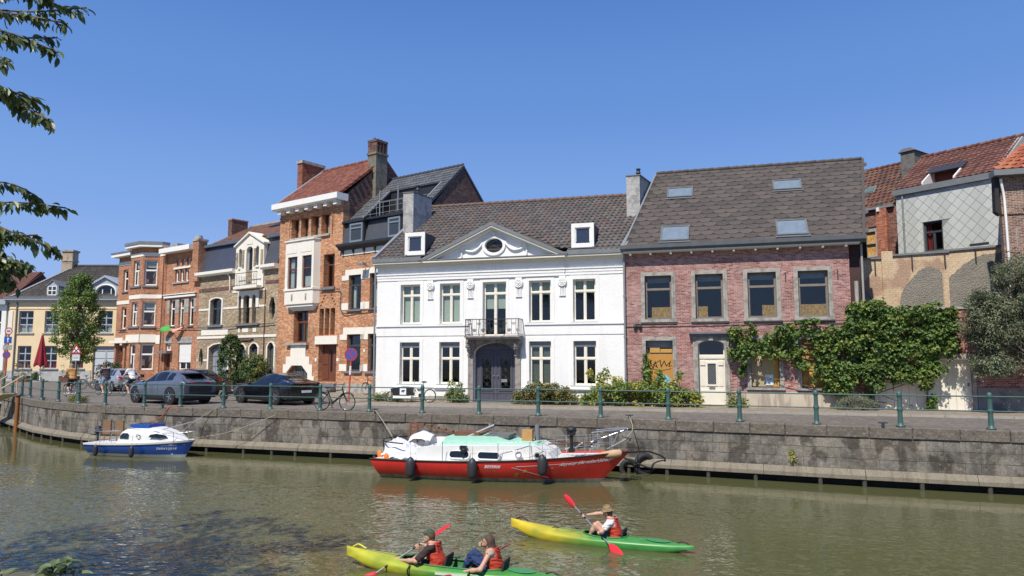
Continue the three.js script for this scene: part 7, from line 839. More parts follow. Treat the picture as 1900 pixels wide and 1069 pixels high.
// ---------------------------------------------------------------- street furniture
const discTex = (draw, n = 128) => { const c = document.createElement('canvas'); c.width = c.height = n; const x = c.getContext('2d'); draw(x, n); const t = new THREE.CanvasTexture(c); t.colorSpace = THREE.SRGBColorSpace; return mat(null, .45, { map: t }); };
const faceDisc = (r, n = 28) => { const g = new THREE.CircleGeometry(r, n); return clean(g); };
const noPark = discTex((x, n) => { x.fillStyle = '#b3303c'; x.fillRect(0, 0, n, n); x.fillStyle = '#4657a0'; x.beginPath(); x.arc(n / 2, n / 2, n * .4, 0, 7); x.fill(); x.strokeStyle = '#b3303c'; x.lineWidth = n * .1; x.beginPath(); x.moveTo(n * .2, n * .2); x.lineTo(n * .8, n * .8); x.stroke(); });
const M_redPole = mat(null, .5, { map: mottle(0xc4573f, .1, .5) });
{ const S = thing('no_parking_sign', 'round blue and red sign on a leaning red pole', 'sign', [-17.05, 0, -30.18], 8 * D2R); S.rotation.order = 'YXZ'; S.rotation.z = -.035; part(S, 'pole', [rod([0, 0, 0], [0, 2.5, 0], .042, 10)], M_redPole); part(S, 'pole_band', cyl(.046, .046, 1.35, 1.75, 10), M_whitePaint); const d = part(S, 'plate', faceDisc(.31).translate(0, 2.28, .05), noPark); d.rotation.y = 0; part(S, 'plate_back', new THREE.CylinderGeometry(.312, .312, .012, 28).rotateX(PI / 2).translate(0, 2.28, .042), M_zinc); part(S, 'clamp', box(-.05, .05, 2.15, 2.2, -.05, .04), M_zinc); }
{ const S = thing('warning_sign', 'red triangle crossroads warning sign with white plate below', 'sign', [-44.6, 0, -40.4], 22 * D2R); part(S, 'pole', rod([0, 0, 0], [0, 2.65, 0], .05, 8), M_zinc); const tri = r => [[0, r], [r * .866, -r * .5], [-r * .866, -r * .5]]; const T = part(S, 'plate', prism(tri(.46), .05, .065), mat(0xb9303a, .5)); T.position.y = 2.72; part(T, 'plate_face', prism(tri(.29), .066, .07), M_whitePaint); part(T, 'cross_mark', [box(-.19, .19, -.028, .028, .071, .075).rotateZ(PI / 4), box(-.19, .19, -.028, .028, .071, .075).rotateZ(-PI / 4)].map(g => g.translate(0, -.03, 0)), M_trimBlack); part(S, 'lower_plate', (() => box(-.27, .27, 1.98, 2.44, .045, .06))(), discTex((x, n) => { x.fillStyle = '#e6e6e2'; x.fillRect(0, 0, n, n); x.strokeStyle = '#4a4a48'; x.lineWidth = 5; x.strokeRect(5, 5, n - 10, n - 10); x.fillStyle = '#565654'; for (let k = 0; k < 3; k++) x.fillRect(20, 30 + k * 26, n - 40, 9); })); }
{ const S = thing('sign_post', 'red post with three round and square traffic signs at far left', 'sign', [-63.1, 0, -49.8], 24 * D2R); part(S, 'pole', rod([0, 0, 0], [.1, 5.0, 0], .07, 8), M_redPole); part(S, 'plate', faceDisc(.34).translate(.09, 4.66, .09), discTex((x, n) => { x.fillStyle = '#b24a4f'; x.fillRect(0, 0, n, n); x.fillStyle = '#dcd6d2'; x.beginPath(); x.arc(n / 2, n / 2, n * .37, 0, 7); x.fill(); x.fillStyle = '#3a3a3c'; x.fillRect(n * .28, n * .42, n * .44, n * .16); })); part(S, 'plate', box(-.24, .4, 3.55, 4.15, .08, .1), discTex((x, n) => { x.fillStyle = '#2c55a0'; x.fillRect(0, 0, n, n); x.fillStyle = '#e8e8ee'; x.fillRect(n * .44, n * .3, n * .12, n * .55); x.beginPath(); x.moveTo(n * .5, n * .12); x.lineTo(n * .7, n * .36); x.lineTo(n * .3, n * .36); x.fill(); })); part(S, 'plate', box(-.3, .46, 2.95, 3.4, .08, .1), M_stoneTrim); part(S, 'plate', faceDisc(.34).translate(.05, 2.5, .09), noPark); }
{ // closed red parasol
  const P = thing('parasol', 'closed dark red parasol before the yellow house', 'parasol', [-61.7, 0, -52.1], 17 * D2R), prof = [[.04, 4.42], [.1, 4.3], [.2, 3.7], [.36, 2.7], [.52, 1.75], [.5, 1.55]]; part(P, 'pole', rod([0, .1, 0], [0, 4.45, 0], .045, 8), M_whitePaint); part(P, 'base', [metreUV(box(-.5, .5, 0, .14, -.5, .5))], M_stoneTrim);
  part(P, 'canopy', surf((u, v) => { const a = u * 2 * PI, i = v * (prof.length - 1), k = Math.min(prof.length - 2, Math.floor(i)), f = i - k, r = lerp(prof[k][0], prof[k + 1][0], f), w = 1 + .26 * v * Math.cos(a * 6) + .1 * v * Math.cos(a * 3 + 1); return [r * w * Math.cos(a), lerp(prof[k][1], prof[k + 1][1], f) - .16 * v * Math.max(0, Math.cos(a * 6)), r * w * Math.sin(a)]; }, 60, 18, true), mat(0x8e1f2c, .8)); part(P, 'strap', new THREE.TorusGeometry(.3, .02, 5, 20).rotateX(PI / 2).translate(0, 2.9, 0), mat(0x6e1722, .8)); }
{ reseed(601); const mk = (label, x, z, w, h, big) => { const P = thing('planter', label, 'planter', [x, 0, z], 17 * D2R); part(P, 'box', metreUV(prism(rect(-w / 2, w / 2, 0, .55), -.25, .25, [rect(-w / 2 + .05, w / 2 - .05, .5, .549)])), M_brownWood); const cs = []; for (let k = 0; k < 24; k++) cs.push([rr(-w / 2, w / 2), .55 + h * rnd(), rr(-.2, .2), .2]); part(P, 'foliage', leafGeo(clumps(cs, 24, .13, .05, big ? [.12, .14, .09] : [.07, .1, .03])), leafMat()); part(P, 'stems', stems([[V(0, .4, 0), V(.1, .55 + h, 0), .02]]), M_stem); };
  mk('wooden planter with grey-green shrub left of the parasol', -64.2, -52.3, 1.3, 1.3, true); mk('wooden planter with sparse shrub right of the parasol', -59.2, -53.0, 1.7, 1.1, true);
  const b = [[-62.9, -52.6, 1.4, 'low green plant at the foot of the red parasol'], [-65.8, -50.9, 1.6, 'low green plant beside the traffic sign post']]; for (const [x, z, w, l] of b) { const cs = []; for (let k = 0; k < 30; k++) cs.push([rr(-w / 2, w / 2), .1 + .7 * rnd(), rr(-.25, .25), .22]); const T = thing('potted_plant', l, 'plant', [x, 0, z]); part(T, 'foliage', leafGeo(clumps(cs, 24, .16, .08, [.07, .1, .03])), leafMat()); part(T, 'stems', stems([[V(0, 0, 0), V(.1, .6, 0), .02]]), M_stem); }
  const T = thing('dark_shrub', 'dark low evergreen beside the grey garage door', 'shrub', [-47.6, 0, -46.3]), cs = []; for (let k = 0; k < 60; k++) { const d = rdir(), r = Math.pow(rnd(), .4); cs.push([d.x * r * 1.25, 1.0 + d.y * r * .85, d.z * r * .8, .26]); } part(T, 'stem', rod([0, 0, 0], [0, 1, 0], .05, 6), M_bark); part(T, 'foliage', leafGeo(clumps(cs, 26, .16, .08, [.02, .034, .012])), leafMat(.2));
  const F = thing('dry_shrub', 'dry yellow-green bush between the hatchback and the crossover', 'shrub', [-34.2, 0, -38.2]), c3 = []; for (let k = 0; k < 50; k++) { const d = rdir(), r = Math.pow(rnd(), .4); c3.push([d.x * r * 1.1, .7 + d.y * r * .65, d.z * r * .6, .24]); } part(F, 'stem', rod([0, 0, 0], [0, .7, 0], .04, 6), M_stem); part(F, 'foliage', leafGeo(clumps(c3, 40, .18, .025, [.17, .15, .07], { col2: [.1, .11, .04] })), leafMat()); }
{ // flag blowing over the narrow orange house, wires along the facades
  const p = ptB(-21.3, .25), F = thing('flag', 'green and pink cloth flag blowing on a wire before the orange house', 'flag', [p[0], 4.25, p[1]], TB); part(F, 'cloth', [0, 1].map(k => surf((u, v) => { const x = k * 1.4 + u * 1.4; return [x, .18 * Math.sin(x * 2.6) + (v - .5) * (.5 - .1 * x) + .1 * x, .1 + .18 * Math.sin(x * 4 + v * 2)]; }, 16, 6))[0], mat(0x52a552, .9)); part(F, 'cloth', surf((u, v) => { const x = 1.4 + u * 1.5; return [x, .18 * Math.sin(x * 2.6) + (v - .5) * (.5 - .1 * x) + .1 * x, .1 + .18 * Math.sin(x * 4 + v * 2)]; }, 16, 6), mat(0xd49a8c, .9)); part(F, 'halyard', rod([-.1, .1, 0], [.0, .1, .1], .01, 4), M_iron); }
{ const w = (u, h) => { const p = ptB(u, .12); return V(p[0], h, p[1]); }; cable('black service cable strung along the orange and brown houses', [w(-29, 4.5), w(-26, 4.45), w(-22, 4.5), w(-17, 4.4), w(-14, 4.36), w(-10, 4.42), w(-7.5, 4.5)], .025); cable('black cable looping from the tall house to the mansard house', [w(-2.95, 6.42), w(-2, 6.4), w(-1.0, 6.3), w(-.95, 5.2), w(-.7, 4.9), w(.5, 4.95), w(2, 5.0)], .025); cable('black cable crossing the pink brick facade', [V(-4.5, 3.6, ZA + .12), V(-2, 3.58, ZA + .1), V(.5, 3.6, ZA + .1), V(3, 3.62, ZA + .1), V(4.6, 3.6, ZA + .1)], .02); const b = thing('junction_box', 'small black lamp box on the cable near the downpipe', 'fixture', [-4.0, 3.47, ZA + .1], 0, null); part(b, 'box', [ball(.09, 0, 0, 0, 8), ball(.08, .22, 0, 0, 8), box(-.02, .24, .05, .12, -.03, .03)], M_iron); }
// mooring hardware on the quay edge
{ const at = [[-33.0, -28.15], [-13.2, -25.42], [-23.4, -25.62], [4.3, -24.3], [-3.4, -25.12]]; const L = ['at far left near the gangway', 'behind the stern of the red boat', 'below the crossover', 'right of the lavender bush', 'near the bow of the red boat']; at.forEach(([x, z], i) => { const b = thing('mooring_cleat', 'small iron mooring cleat on the coping ' + L[i], 'mooring cleat', [x, .012, z], 0, 'mooring cleats'); part(b, 'base', cyl(.05, .04, 0, .12, 8), M_iron); part(b, 'horn', rod([-.13, .13, 0], [.13, .13, 0], .025, 6), M_iron); }); }
// ---------------------------------------------------------------- people
// smooth union of tapered bones meshed on a grid (surface nets); bones: [from, to, radius at from, radius at to]
function sdfGeo(bones, cell, k = .02, clip, grow = 0) {
  const lo = [1e9, 1e9, 1e9], hi = [-1e9, -1e9, -1e9]; for (const [a, b, r, s] of bones) for (let c = 0; c < 3; c++) { const m = Math.max(r, s) + grow + 3 * cell; lo[c] = Math.min(lo[c], a[c] - m, b[c] - m); hi[c] = Math.max(hi[c], a[c] + m, b[c] + m); }
  const n = [0, 1, 2].map(c => Math.ceil((hi[c] - lo[c]) / cell) + 1), N = n[0] * n[1] * n[2], F = new Float32Array(N), B = bones.map(([a, b, r, s]) => { const d = [b[0] - a[0], b[1] - a[1], b[2] - a[2]]; return [a, d, 1 / Math.max(1e-9, d[0] * d[0] + d[1] * d[1] + d[2] * d[2]), r, s]; });
  let o = 0; for (let z = 0; z < n[2]; z++) for (let y = 0; y < n[1]; y++) for (let x = 0; x < n[0]; x++) { const px = lo[0] + x * cell, py = lo[1] + y * cell, pz = lo[2] + z * cell; let s = 0, near = 1e9; for (const [a, d, il, r, q] of B) { const ux = px - a[0], uy = py - a[1], uz = pz - a[2]; let t = (ux * d[0] + uy * d[1] + uz * d[2]) * il; t = t < 0 ? 0 : t > 1 ? 1 : t; const ex = ux - d[0] * t, ey = uy - d[1] * t, ez = uz - d[2] * t, D = Math.sqrt(ex * ex + ey * ey + ez * ez) - r - (q - r) * t; if (D < near) near = D; s += Math.exp(-D / k); } let f = (near > .25 ? near : -k * Math.log(s)) - grow; if (clip) f = Math.max(f, clip(px, py, pz)); F[o++] = f; }
  const id = new Int32Array(N).fill(-1), P = [], I = [], st = [1, n[0], n[0] * n[1]], E = [[0, 1], [2, 3], [4, 5], [6, 7], [0, 2], [1, 3], [4, 6], [5, 7], [0, 4], [1, 5], [2, 6], [3, 7]], C = [...Array(8)].map((_, i) => [i & 1, i >> 1 & 1, i >> 2 & 1]), co = C.map(c => c[0] + c[1] * st[1] + c[2] * st[2]);
  for (let z = 0; z < n[2] - 1; z++) for (let y = 0; y < n[1] - 1; y++) for (let x = 0; x < n[0] - 1; x++) { const i = x + y * st[1] + z * st[2]; let m = 0; for (let c = 0; c < 8; c++) if (F[i + co[c]] < 0) m |= 1 << c; if (m === 0 || m === 255) continue; let q = 0, X = 0, Y = 0, Z = 0; for (const [a, b] of E) { const fa = F[i + co[a]], fb = F[i + co[b]]; if ((fa < 0) === (fb < 0)) continue; const t = fa / (fa - fb); X += C[a][0] + (C[b][0] - C[a][0]) * t; Y += C[a][1] + (C[b][1] - C[a][1]) * t; Z += C[a][2] + (C[b][2] - C[a][2]) * t; q++; } id[i] = P.length / 3; P.push(lo[0] + (x + X / q) * cell, lo[1] + (y + Y / q) * cell, lo[2] + (z + Z / q) * cell); }
  for (let z = 1; z < n[2] - 1; z++) for (let y = 1; y < n[1] - 1; y++) for (let x = 1; x < n[0] - 1; x++) { const i = x + y * st[1] + z * st[2], s0 = F[i] < 0; for (let a = 0; a < 3; a++) { if (s0 === (F[i + st[a]] < 0)) continue; const b = st[(a + 1) % 3], c = st[(a + 2) % 3], v = [id[i], id[i - b], id[i - b - c], id[i - c]]; if (v.some(q => q < 0)) continue; if (s0) I.push(v[0], v[1], v[2], v[0], v[2], v[3]); else I.push(v[0], v[2], v[1], v[0], v[3], v[2]); } }
  const g = new THREE.BufferGeometry(); g.setAttribute('position', new THREE.Float32BufferAttribute(P, 3)); g.setIndex(I); g.computeVertexNormals(); return g;
}
const SKIN = mat([.56, .33, .23], .55), add3 = (a, b) => [a[0] + b[0], a[1] + b[1], a[2] + b[2]], mix3 = (a, b, t) => [lerp(a[0], b[0], t), lerp(a[1], b[1], t), lerp(a[2], b[2], t)];
// hand closed round a bar of direction g (unit) at point p, the palm on the side of -n
function handBones(p, g, n, thumb = 1) {
  const G = V(...g).normalize(), Nn = V(...n); Nn.addScaledVector(G, -Nn.dot(G)).normalize(); const U = G.clone().cross(Nn), P = V(...p), at = (a, b, c) => { const q = P.clone().addScaledVector(G, a).addScaledVector(Nn, b).addScaledVector(U, c); return [q.x, q.y, q.z]; }, B = [];
  B.push([at(-.03, .028, -.02), at(.03, .028, -.02), .017, .017], [at(-.025, .03, -.055), at(.025, .03, -.055), .018, .016], [at(0, .034, -.09), at(0, .03, -.05), .024, .024]);
  [-.034, -.012, .01, .031].forEach((k, i) => { const l = [.9, 1.05, 1, .82][i]; B.push([at(k, .026, .002), at(k, .006, .03 * l), .0092, .0088], [at(k, .006, .03 * l), at(k, -.02, .018 * l), .0088, .0082], [at(k, -.02, .018 * l), at(k, -.022, -.008), .008, .0072]); });
  B.push([at(.035 * thumb, .03, -.045), at(.05 * thumb, .008, -.022), .0115, .0105], [at(.05 * thumb, .008, -.022), at(.03 * thumb, -.016, -.006), .0105, .009]); return B;
}
function headGeo(c, f, tilt) { // head centred at c facing +x turned by f (radians about y) and pitched by tilt
  const B = [[[-.012, .03, 0], [.0, .045, 0], .088, .085], [[.03, .0, 0], [.035, -.045, 0], .07, .055], [[.05, -.07, 0], [.062, -.085, 0], .034, .026], [[.02, -.05, .03], [.05, -.078, .012], .04, .03], [[.02, -.05, -.03], [.05, -.078, -.012], .04, .03], [[.092, .0, 0], [.112, -.03, 0], .009, .014], [[.09, .018, .028], [.09, .018, .034], .014, .014], [[.09, .018, -.028], [.09, .018, -.034], .014, .014], [[.095, -.052, .016], [.095, -.052, -.016], .008, .008], [[.093, -.064, .012], [.093, -.064, -.012], .008, .008], [[0, -.0, .082], [-.008, -.03, .08], .016, .012], [[0, -.0, -.082], [-.008, -.03, -.08], .016, .012]];
  const g = sdfGeo(B, .0065, .012); return g.rotateZ(tilt).rotateY(f).translate(...c);
}
function person(label, pos, turn, J, look, group) {
  const k = look.k || 1, s0 = J.pel.map((v, i) => i === 1 ? .06 : v * (1 - k) + 0).map((v, i) => i === 1 ? .06 * (1 - k) - .03 : v), c = Math.cos(turn), s_ = Math.sin(turn); if (k !== 1) { pos = [pos[0] + s0[0] * c, pos[1] + s0[1], pos[2] - s0[0] * s_]; for (const a of [J.arms.r, J.arms.l]) for (const q of ['h', 'h2', 'e']) if (a[q]) a[q] = [(a[q][0] - s0[0]) / k, (a[q][1] - s0[1]) / k, a[q][2] / k]; }
  const T = thing('person', label, 'person', pos, turn, group), { pel, bel, che, nec, hea, s = .18, arms, legs } = J, bones = [], sh = z => [che[0] + .0, che[1] + .13, z];
  const torso = [[add3(pel, [0, 0, -.075]), add3(pel, [0, 0, .075]), .115, .115], [pel, bel, .13, .12], [add3(bel, [0, 0, -.05]), add3(che, [0, .0, -.07]), .1, .115], [add3(bel, [0, 0, .05]), add3(che, [0, .0, .07]), .1, .115], [sh(-s + .05), sh(s - .05), .075, .075]];
  bones.push(...torso, [add3(che, [0, .12, 0]), nec, .06, .052], [nec, add3(hea, [0, -.06, 0]), .052, .05]);
  const ar = [[sh(s), arms.r.e, arms.r.h], [sh(-s), arms.l.e, arms.l.h]], up = [], fo = []; for (const [a, e, h] of ar) { up.push([a, e, .056, .043]); fo.push([e, mix3(e, h, .4), .043, .04], [mix3(e, h, .4), h, .04, .027]); } bones.push(...up, ...fo);
  const th = [], ca = [], ft = []; for (const l of legs) { th.push([l.hip, l.knee, .085, .06]); ca.push([l.knee, mix3(l.knee, l.ank, .35), .056, .056], [mix3(l.knee, l.ank, .35), l.ank, .056, .038]); ft.push([l.ank, add3(l.ank, l.toe || [.16, -.05, 0]), .04, .03]); } bones.push(...th, ...ca, ...ft);
  const hands = [arms.r, arms.l].map((a, i) => sdfGeo(handBones(a.h2 || a.h, a.g, a.n, i ? -1 : 1), .006, .006));
  const body = part(T, 'body', [sdfGeo(bones, look.cell || .017, .022), headGeo(hea, J.turn || 0, J.tilt || 0), ...hands], look.skin || SKIN); T.scale.setScalar(k);
  const E = V(.099, .019, .03); part(T, 'eyes', [1, -1].map(q => ball(.0095, .099, .019, q * .03, 8)).map(g => g.rotateZ(J.tilt || 0).rotateY(J.turn || 0).translate(...hea)), mat([.03, .025, .02], .2));
  const wear = (nm, bn, grow, m, clip) => { const g = sdfGeo(bn, look.cell || .017, .022, clip, grow), p = g.attributes.position, u = new Float32Array(p.count * 2); for (let i = 0; i < p.count; i++) { u[2 * i] = p.getX(i) + p.getZ(i) * .8; u[2 * i + 1] = p.getY(i) + p.getZ(i) * .3; } g.setAttribute('uv', new THREE.BufferAttribute(u, 2)); return part(T, nm, g, m); };
  if (look.shirt) wear('shirt', [...torso, ...up.map(([a, e, r, q]) => [a, mix3(a, e, look.sleeve ?? .6), r + .012, q + .022])], .014, look.shirt, (x, y, z) => Math.max(y - (che[1] + .185), pel[1] - .04 - y)); if (look.vest) wear('life_vest', torso, .042, look.vest, (x, y, z) => Math.max(y - (che[1] + .2), bel[1] - .12 - y, Math.abs(z) - (y > che[1] + .02 ? .125 : .24), y > che[1] + .08 ? .085 - Math.hypot(x - nec[0] - .03, z) : -1));
  if (look.shorts) wear('trousers', [[pel, bel, .13, .11], torso[0], ...th.map(([a, b, r, q]) => [a, mix3(a, b, look.leg ?? .7), r, q + .015]), ...(look.leg === 1 ? ca : [])], .012, look.shorts, (x, y) => x < pel[0] + .14 ? y - (bel[1] + .02) : -1); if (look.shoes) part(T, 'shoes', ft.map(([a, b, r, q]) => sdfGeo([[add3(a, [-.02, -.02, 0]), b, r + .004, q + .012]], .014, .01)), look.shoes);
  if (look.hair) { const hb = [[[-.02, .04, 0], [-.012, .05, 0], .1, .098], ...(look.long ? [[[-.06, .02, 0], [-.1, -.16, 0], .075, .07], [[-.05, .0, .06], [-.06, -.2, .07], .04, .035], [[-.05, .0, -.06], [-.06, -.2, -.07], .04, .035], [[-.1, -.16, 0], [-.11, -.32, 0], .07, .04]] : [[[-.05, .0, 0], [-.06, -.05, 0], .075, .06]])]; part(T, 'hair', sdfGeo(hb, .011, .015, (x, y, z) => x - (y > .055 ? .07 : .025)).rotateZ(J.tilt || 0).rotateY(J.turn || 0).translate(...hea), look.hair); }
  if (look.hat === 'bucket') part(T, 'hat', new THREE.LatheGeometry([[.001, .155], [.06, .152], [.085, .14], [.1, .06], [.112, .05], [.155, .0], [.152, -.004], [.106, .042]].map(p => new THREE.Vector2(...p)), 24).scale(1.08, 1, .98).rotateZ((J.tilt || 0) - .06).rotateY(J.turn || 0).translate(hea[0], hea[1] + .035, hea[2]), look.hatM); if (look.hat === 'cap') part(T, 'cap', [new THREE.SphereGeometry(.107, 20, 12, 0, 2 * PI, 0, PI * .52).scale(1.05, .95, .95), new THREE.CylinderGeometry(.085, .09, .012, 18, 1, false, -.3, PI + .6).rotateY(0).scale(1.0, 1, .95).translate(.06, .0, 0)].map(g => g.rotateZ((J.tilt || 0) + .05).rotateY(J.turn || 0).translate(hea[0] - .008, hea[1] + .06, hea[2])), look.hatM);
  return T;
}
let wr_; const wrinkle = () => wr_ || (wr_ = tex(128, .5, (u, v) => fbm(u * 5 + vnoise(u * 3, v * 3, 3, 2), v * 8, 4, 40, 3), false)), cloth = c => mat(null, .9, { map: mottle(c, .12, .3), bump: wrinkle(), bs: .05 }), VEST = mat(null, .75, { map: mottle(0xbb3d28, .12, .3), bump: wrinkle(), bs: .04 });
{ // three cyclists riding away along the street
  const kinds = [[-35.3, -31.7, 'cyclist with long fair hair and ochre top, riding away nearest the railing bend', { shirt: cloth(0xb98a50), shorts: cloth(0x2b2d31), leg: .95, hair: mat([.32, .22, .13], .8), long: true }, 'bicycle ridden by the cyclist in the ochre top'], [-34.5, -33.2, 'middle cyclist with brown hair, dark top and pale skirt', { shirt: cloth(0x3a3236), shorts: cloth(0x8d9db5), leg: .5, hair: mat([.12, .07, .045], .8), long: true }, 'bicycle ridden by the middle cyclist'], [-32.2, -32.7, 'cyclist with brown hair and white shirt, closest to the crossover', { shirt: cloth(0xe4e4e2), shorts: cloth(0x2a2a30), leg: .8, hair: mat([.17, .1, .065], .8), long: true }, 'bicycle ridden by the cyclist in white']];
  kinds.forEach(([x, z, l, k, bl], i) => { const turn = (160 + i * 4) * D2R; mkBike(bl, [x, 0, z], turn, { frame: mat([0x30343a, 0x8f9498, 0xb9bcc0][i], .4), r: .34 }, 'bicycles in motion');
    person(l, [x, 0, z], turn, { pel: [-.28, 1.0, 0], bel: [-.22, 1.16, 0], che: [-.1, 1.36, 0], nec: [-.02, 1.56, 0], hea: [.03, 1.69, 0], s: .165, arms: { r: { e: [.06, 1.2, .27], h: [.22, 1.09, .27], g: [.3, 0, 1], n: [-.3, .9, 0] }, l: { e: [.06, 1.2, -.27], h: [.22, 1.09, -.27], g: [.3, 0, -1], n: [-.3, .9, 0] } }, legs: [{ hip: [-.24, .98, .09], knee: [.12, .78, .1], ank: [-.06, .4, .1], toe: [.14, -.06, 0] }, { hip: [-.24, .98, -.09], knee: [.04, .58, -.1], ank: [-.14, .2, -.1], toe: [.14, -.06, 0] }] }, { cell: .021, shoes: cloth(0xd8d8d6), sleeve: .5, ...k }, 'cyclists'); });
}
// ---------------------------------------------------------------- boats
function decal(w, h, draw, pxm = 260) { const c = document.createElement('canvas'); c.width = Math.round(w * pxm); c.height = Math.round(h * pxm); draw(c.getContext('2d'), c.width, c.height); const t = new THREE.CanvasTexture(c); t.colorSpace = THREE.SRGBColorSpace; return new THREE.MeshPhysicalMaterial({ map: t, roughness: .5, transparent: true, alphaTest: .35, side: THREE.DoubleSide }); }
// hull: sections from stern (u = 0) to bow (u = 1); fns give sheer height, half beam, ends at keel and sheer
function hullFn(o) { return (u, v) => { const y = lerp(o.keel, o.sheer(u), v), vv = clamp((y - o.keel) / (o.sheer(u) - o.keel), 0, 1), w = o.beam(u) * Math.pow(Math.sin(Math.min(1, vv * 1.04) * PI / 2), .55) * (1 - .1 * (1 - vv)), x = lerp(lerp(o.x0k, o.x1k, u), lerp(o.x0s, o.x1s, u), Math.pow(vv, .9)); return [x, y, w]; }; }
function hullBand(S, v0, v1, sgn, nu = 48, nv = 14, off = 0) { return surf((u, v) => { const p = S(u, lerp(v0, v1, v)); return [p[0], p[1], sgn * (p[2] + off)]; }, nu, nv); }
const transom = (S, n = 14, v0 = 0) => { const G = []; for (let k = 0; k < n; k++) { const a = S(0, lerp(v0, 1, k / n)), b = S(0, lerp(v0, 1, (k + 1) / n)); G.push(quadGeo([a[0], a[1], -a[2]], [a[0], a[1], a[2]], [b[0], b[1], b[2]], [b[0], b[1], -b[2]])); } return merge(G); };
const deckGeo = (S, dy, k = 1, n = 40) => { const G = []; for (let i = 0; i < n; i++) { const a = S(i / n, 1), b = S((i + 1) / n, 1); G.push(quadGeo([a[0], a[1] + dy, -a[2] * k], [a[0], a[1] + dy, a[2] * k], [b[0], b[1] + dy, b[2] * k], [b[0], b[1] + dy, -b[2] * k])); } return merge(G); };
const surfPatch = (S, u0, u1, y0, y1, off, sg) => { const g = surf((u, v) => { const U = lerp(u0, u1, u), y = lerp(y0(u), y1(u), v); let v1 = 0, v2 = 1; for (let k = 0; k < 24; k++) { const m = (v1 + v2) / 2; if (S(U, m)[1] < y) v1 = m; else v2 = m; } const p = S(U, v1); return [p[0], p[1], sg * (p[2] + off)]; }, 24, 6); return g; };
const M_fender = mat([.035, .036, .04], .5), M_rope = mat(null, .95, { map: mottle(0xa9a08c, .15, .2) }), M_ss = mat([.55, .56, .57], .3, { metal: .7 }), M_boatWhite = mat(null, .45, { map: mottle(0xe2e2de, .06, 1.2) }), M_wood = mat(null, .7, { map: mottle(0x6f4a36, .18, .4) });
function fender(label, pos, r, l, group) { const f = thing('boat_fender', label, 'fender', pos, 0, group); part(f, 'body', new THREE.LatheGeometry([[.001, -l / 2 - r * .5], [r * .5, -l / 2 - r * .35], [r, -l / 2 + r * .5], [r, l / 2 - r * .6], [r * .55, l / 2 + r * .2], [r * .22, l / 2 + r * .45], [.001, l / 2 + r * .6]].map(p => new THREE.Vector2(...p)), 16), M_fender); part(f, 'line', rod([0, l / 2 + r * .5, 0], [0, l / 2 + .42, -.03], .008, 5), M_rope); return f; }
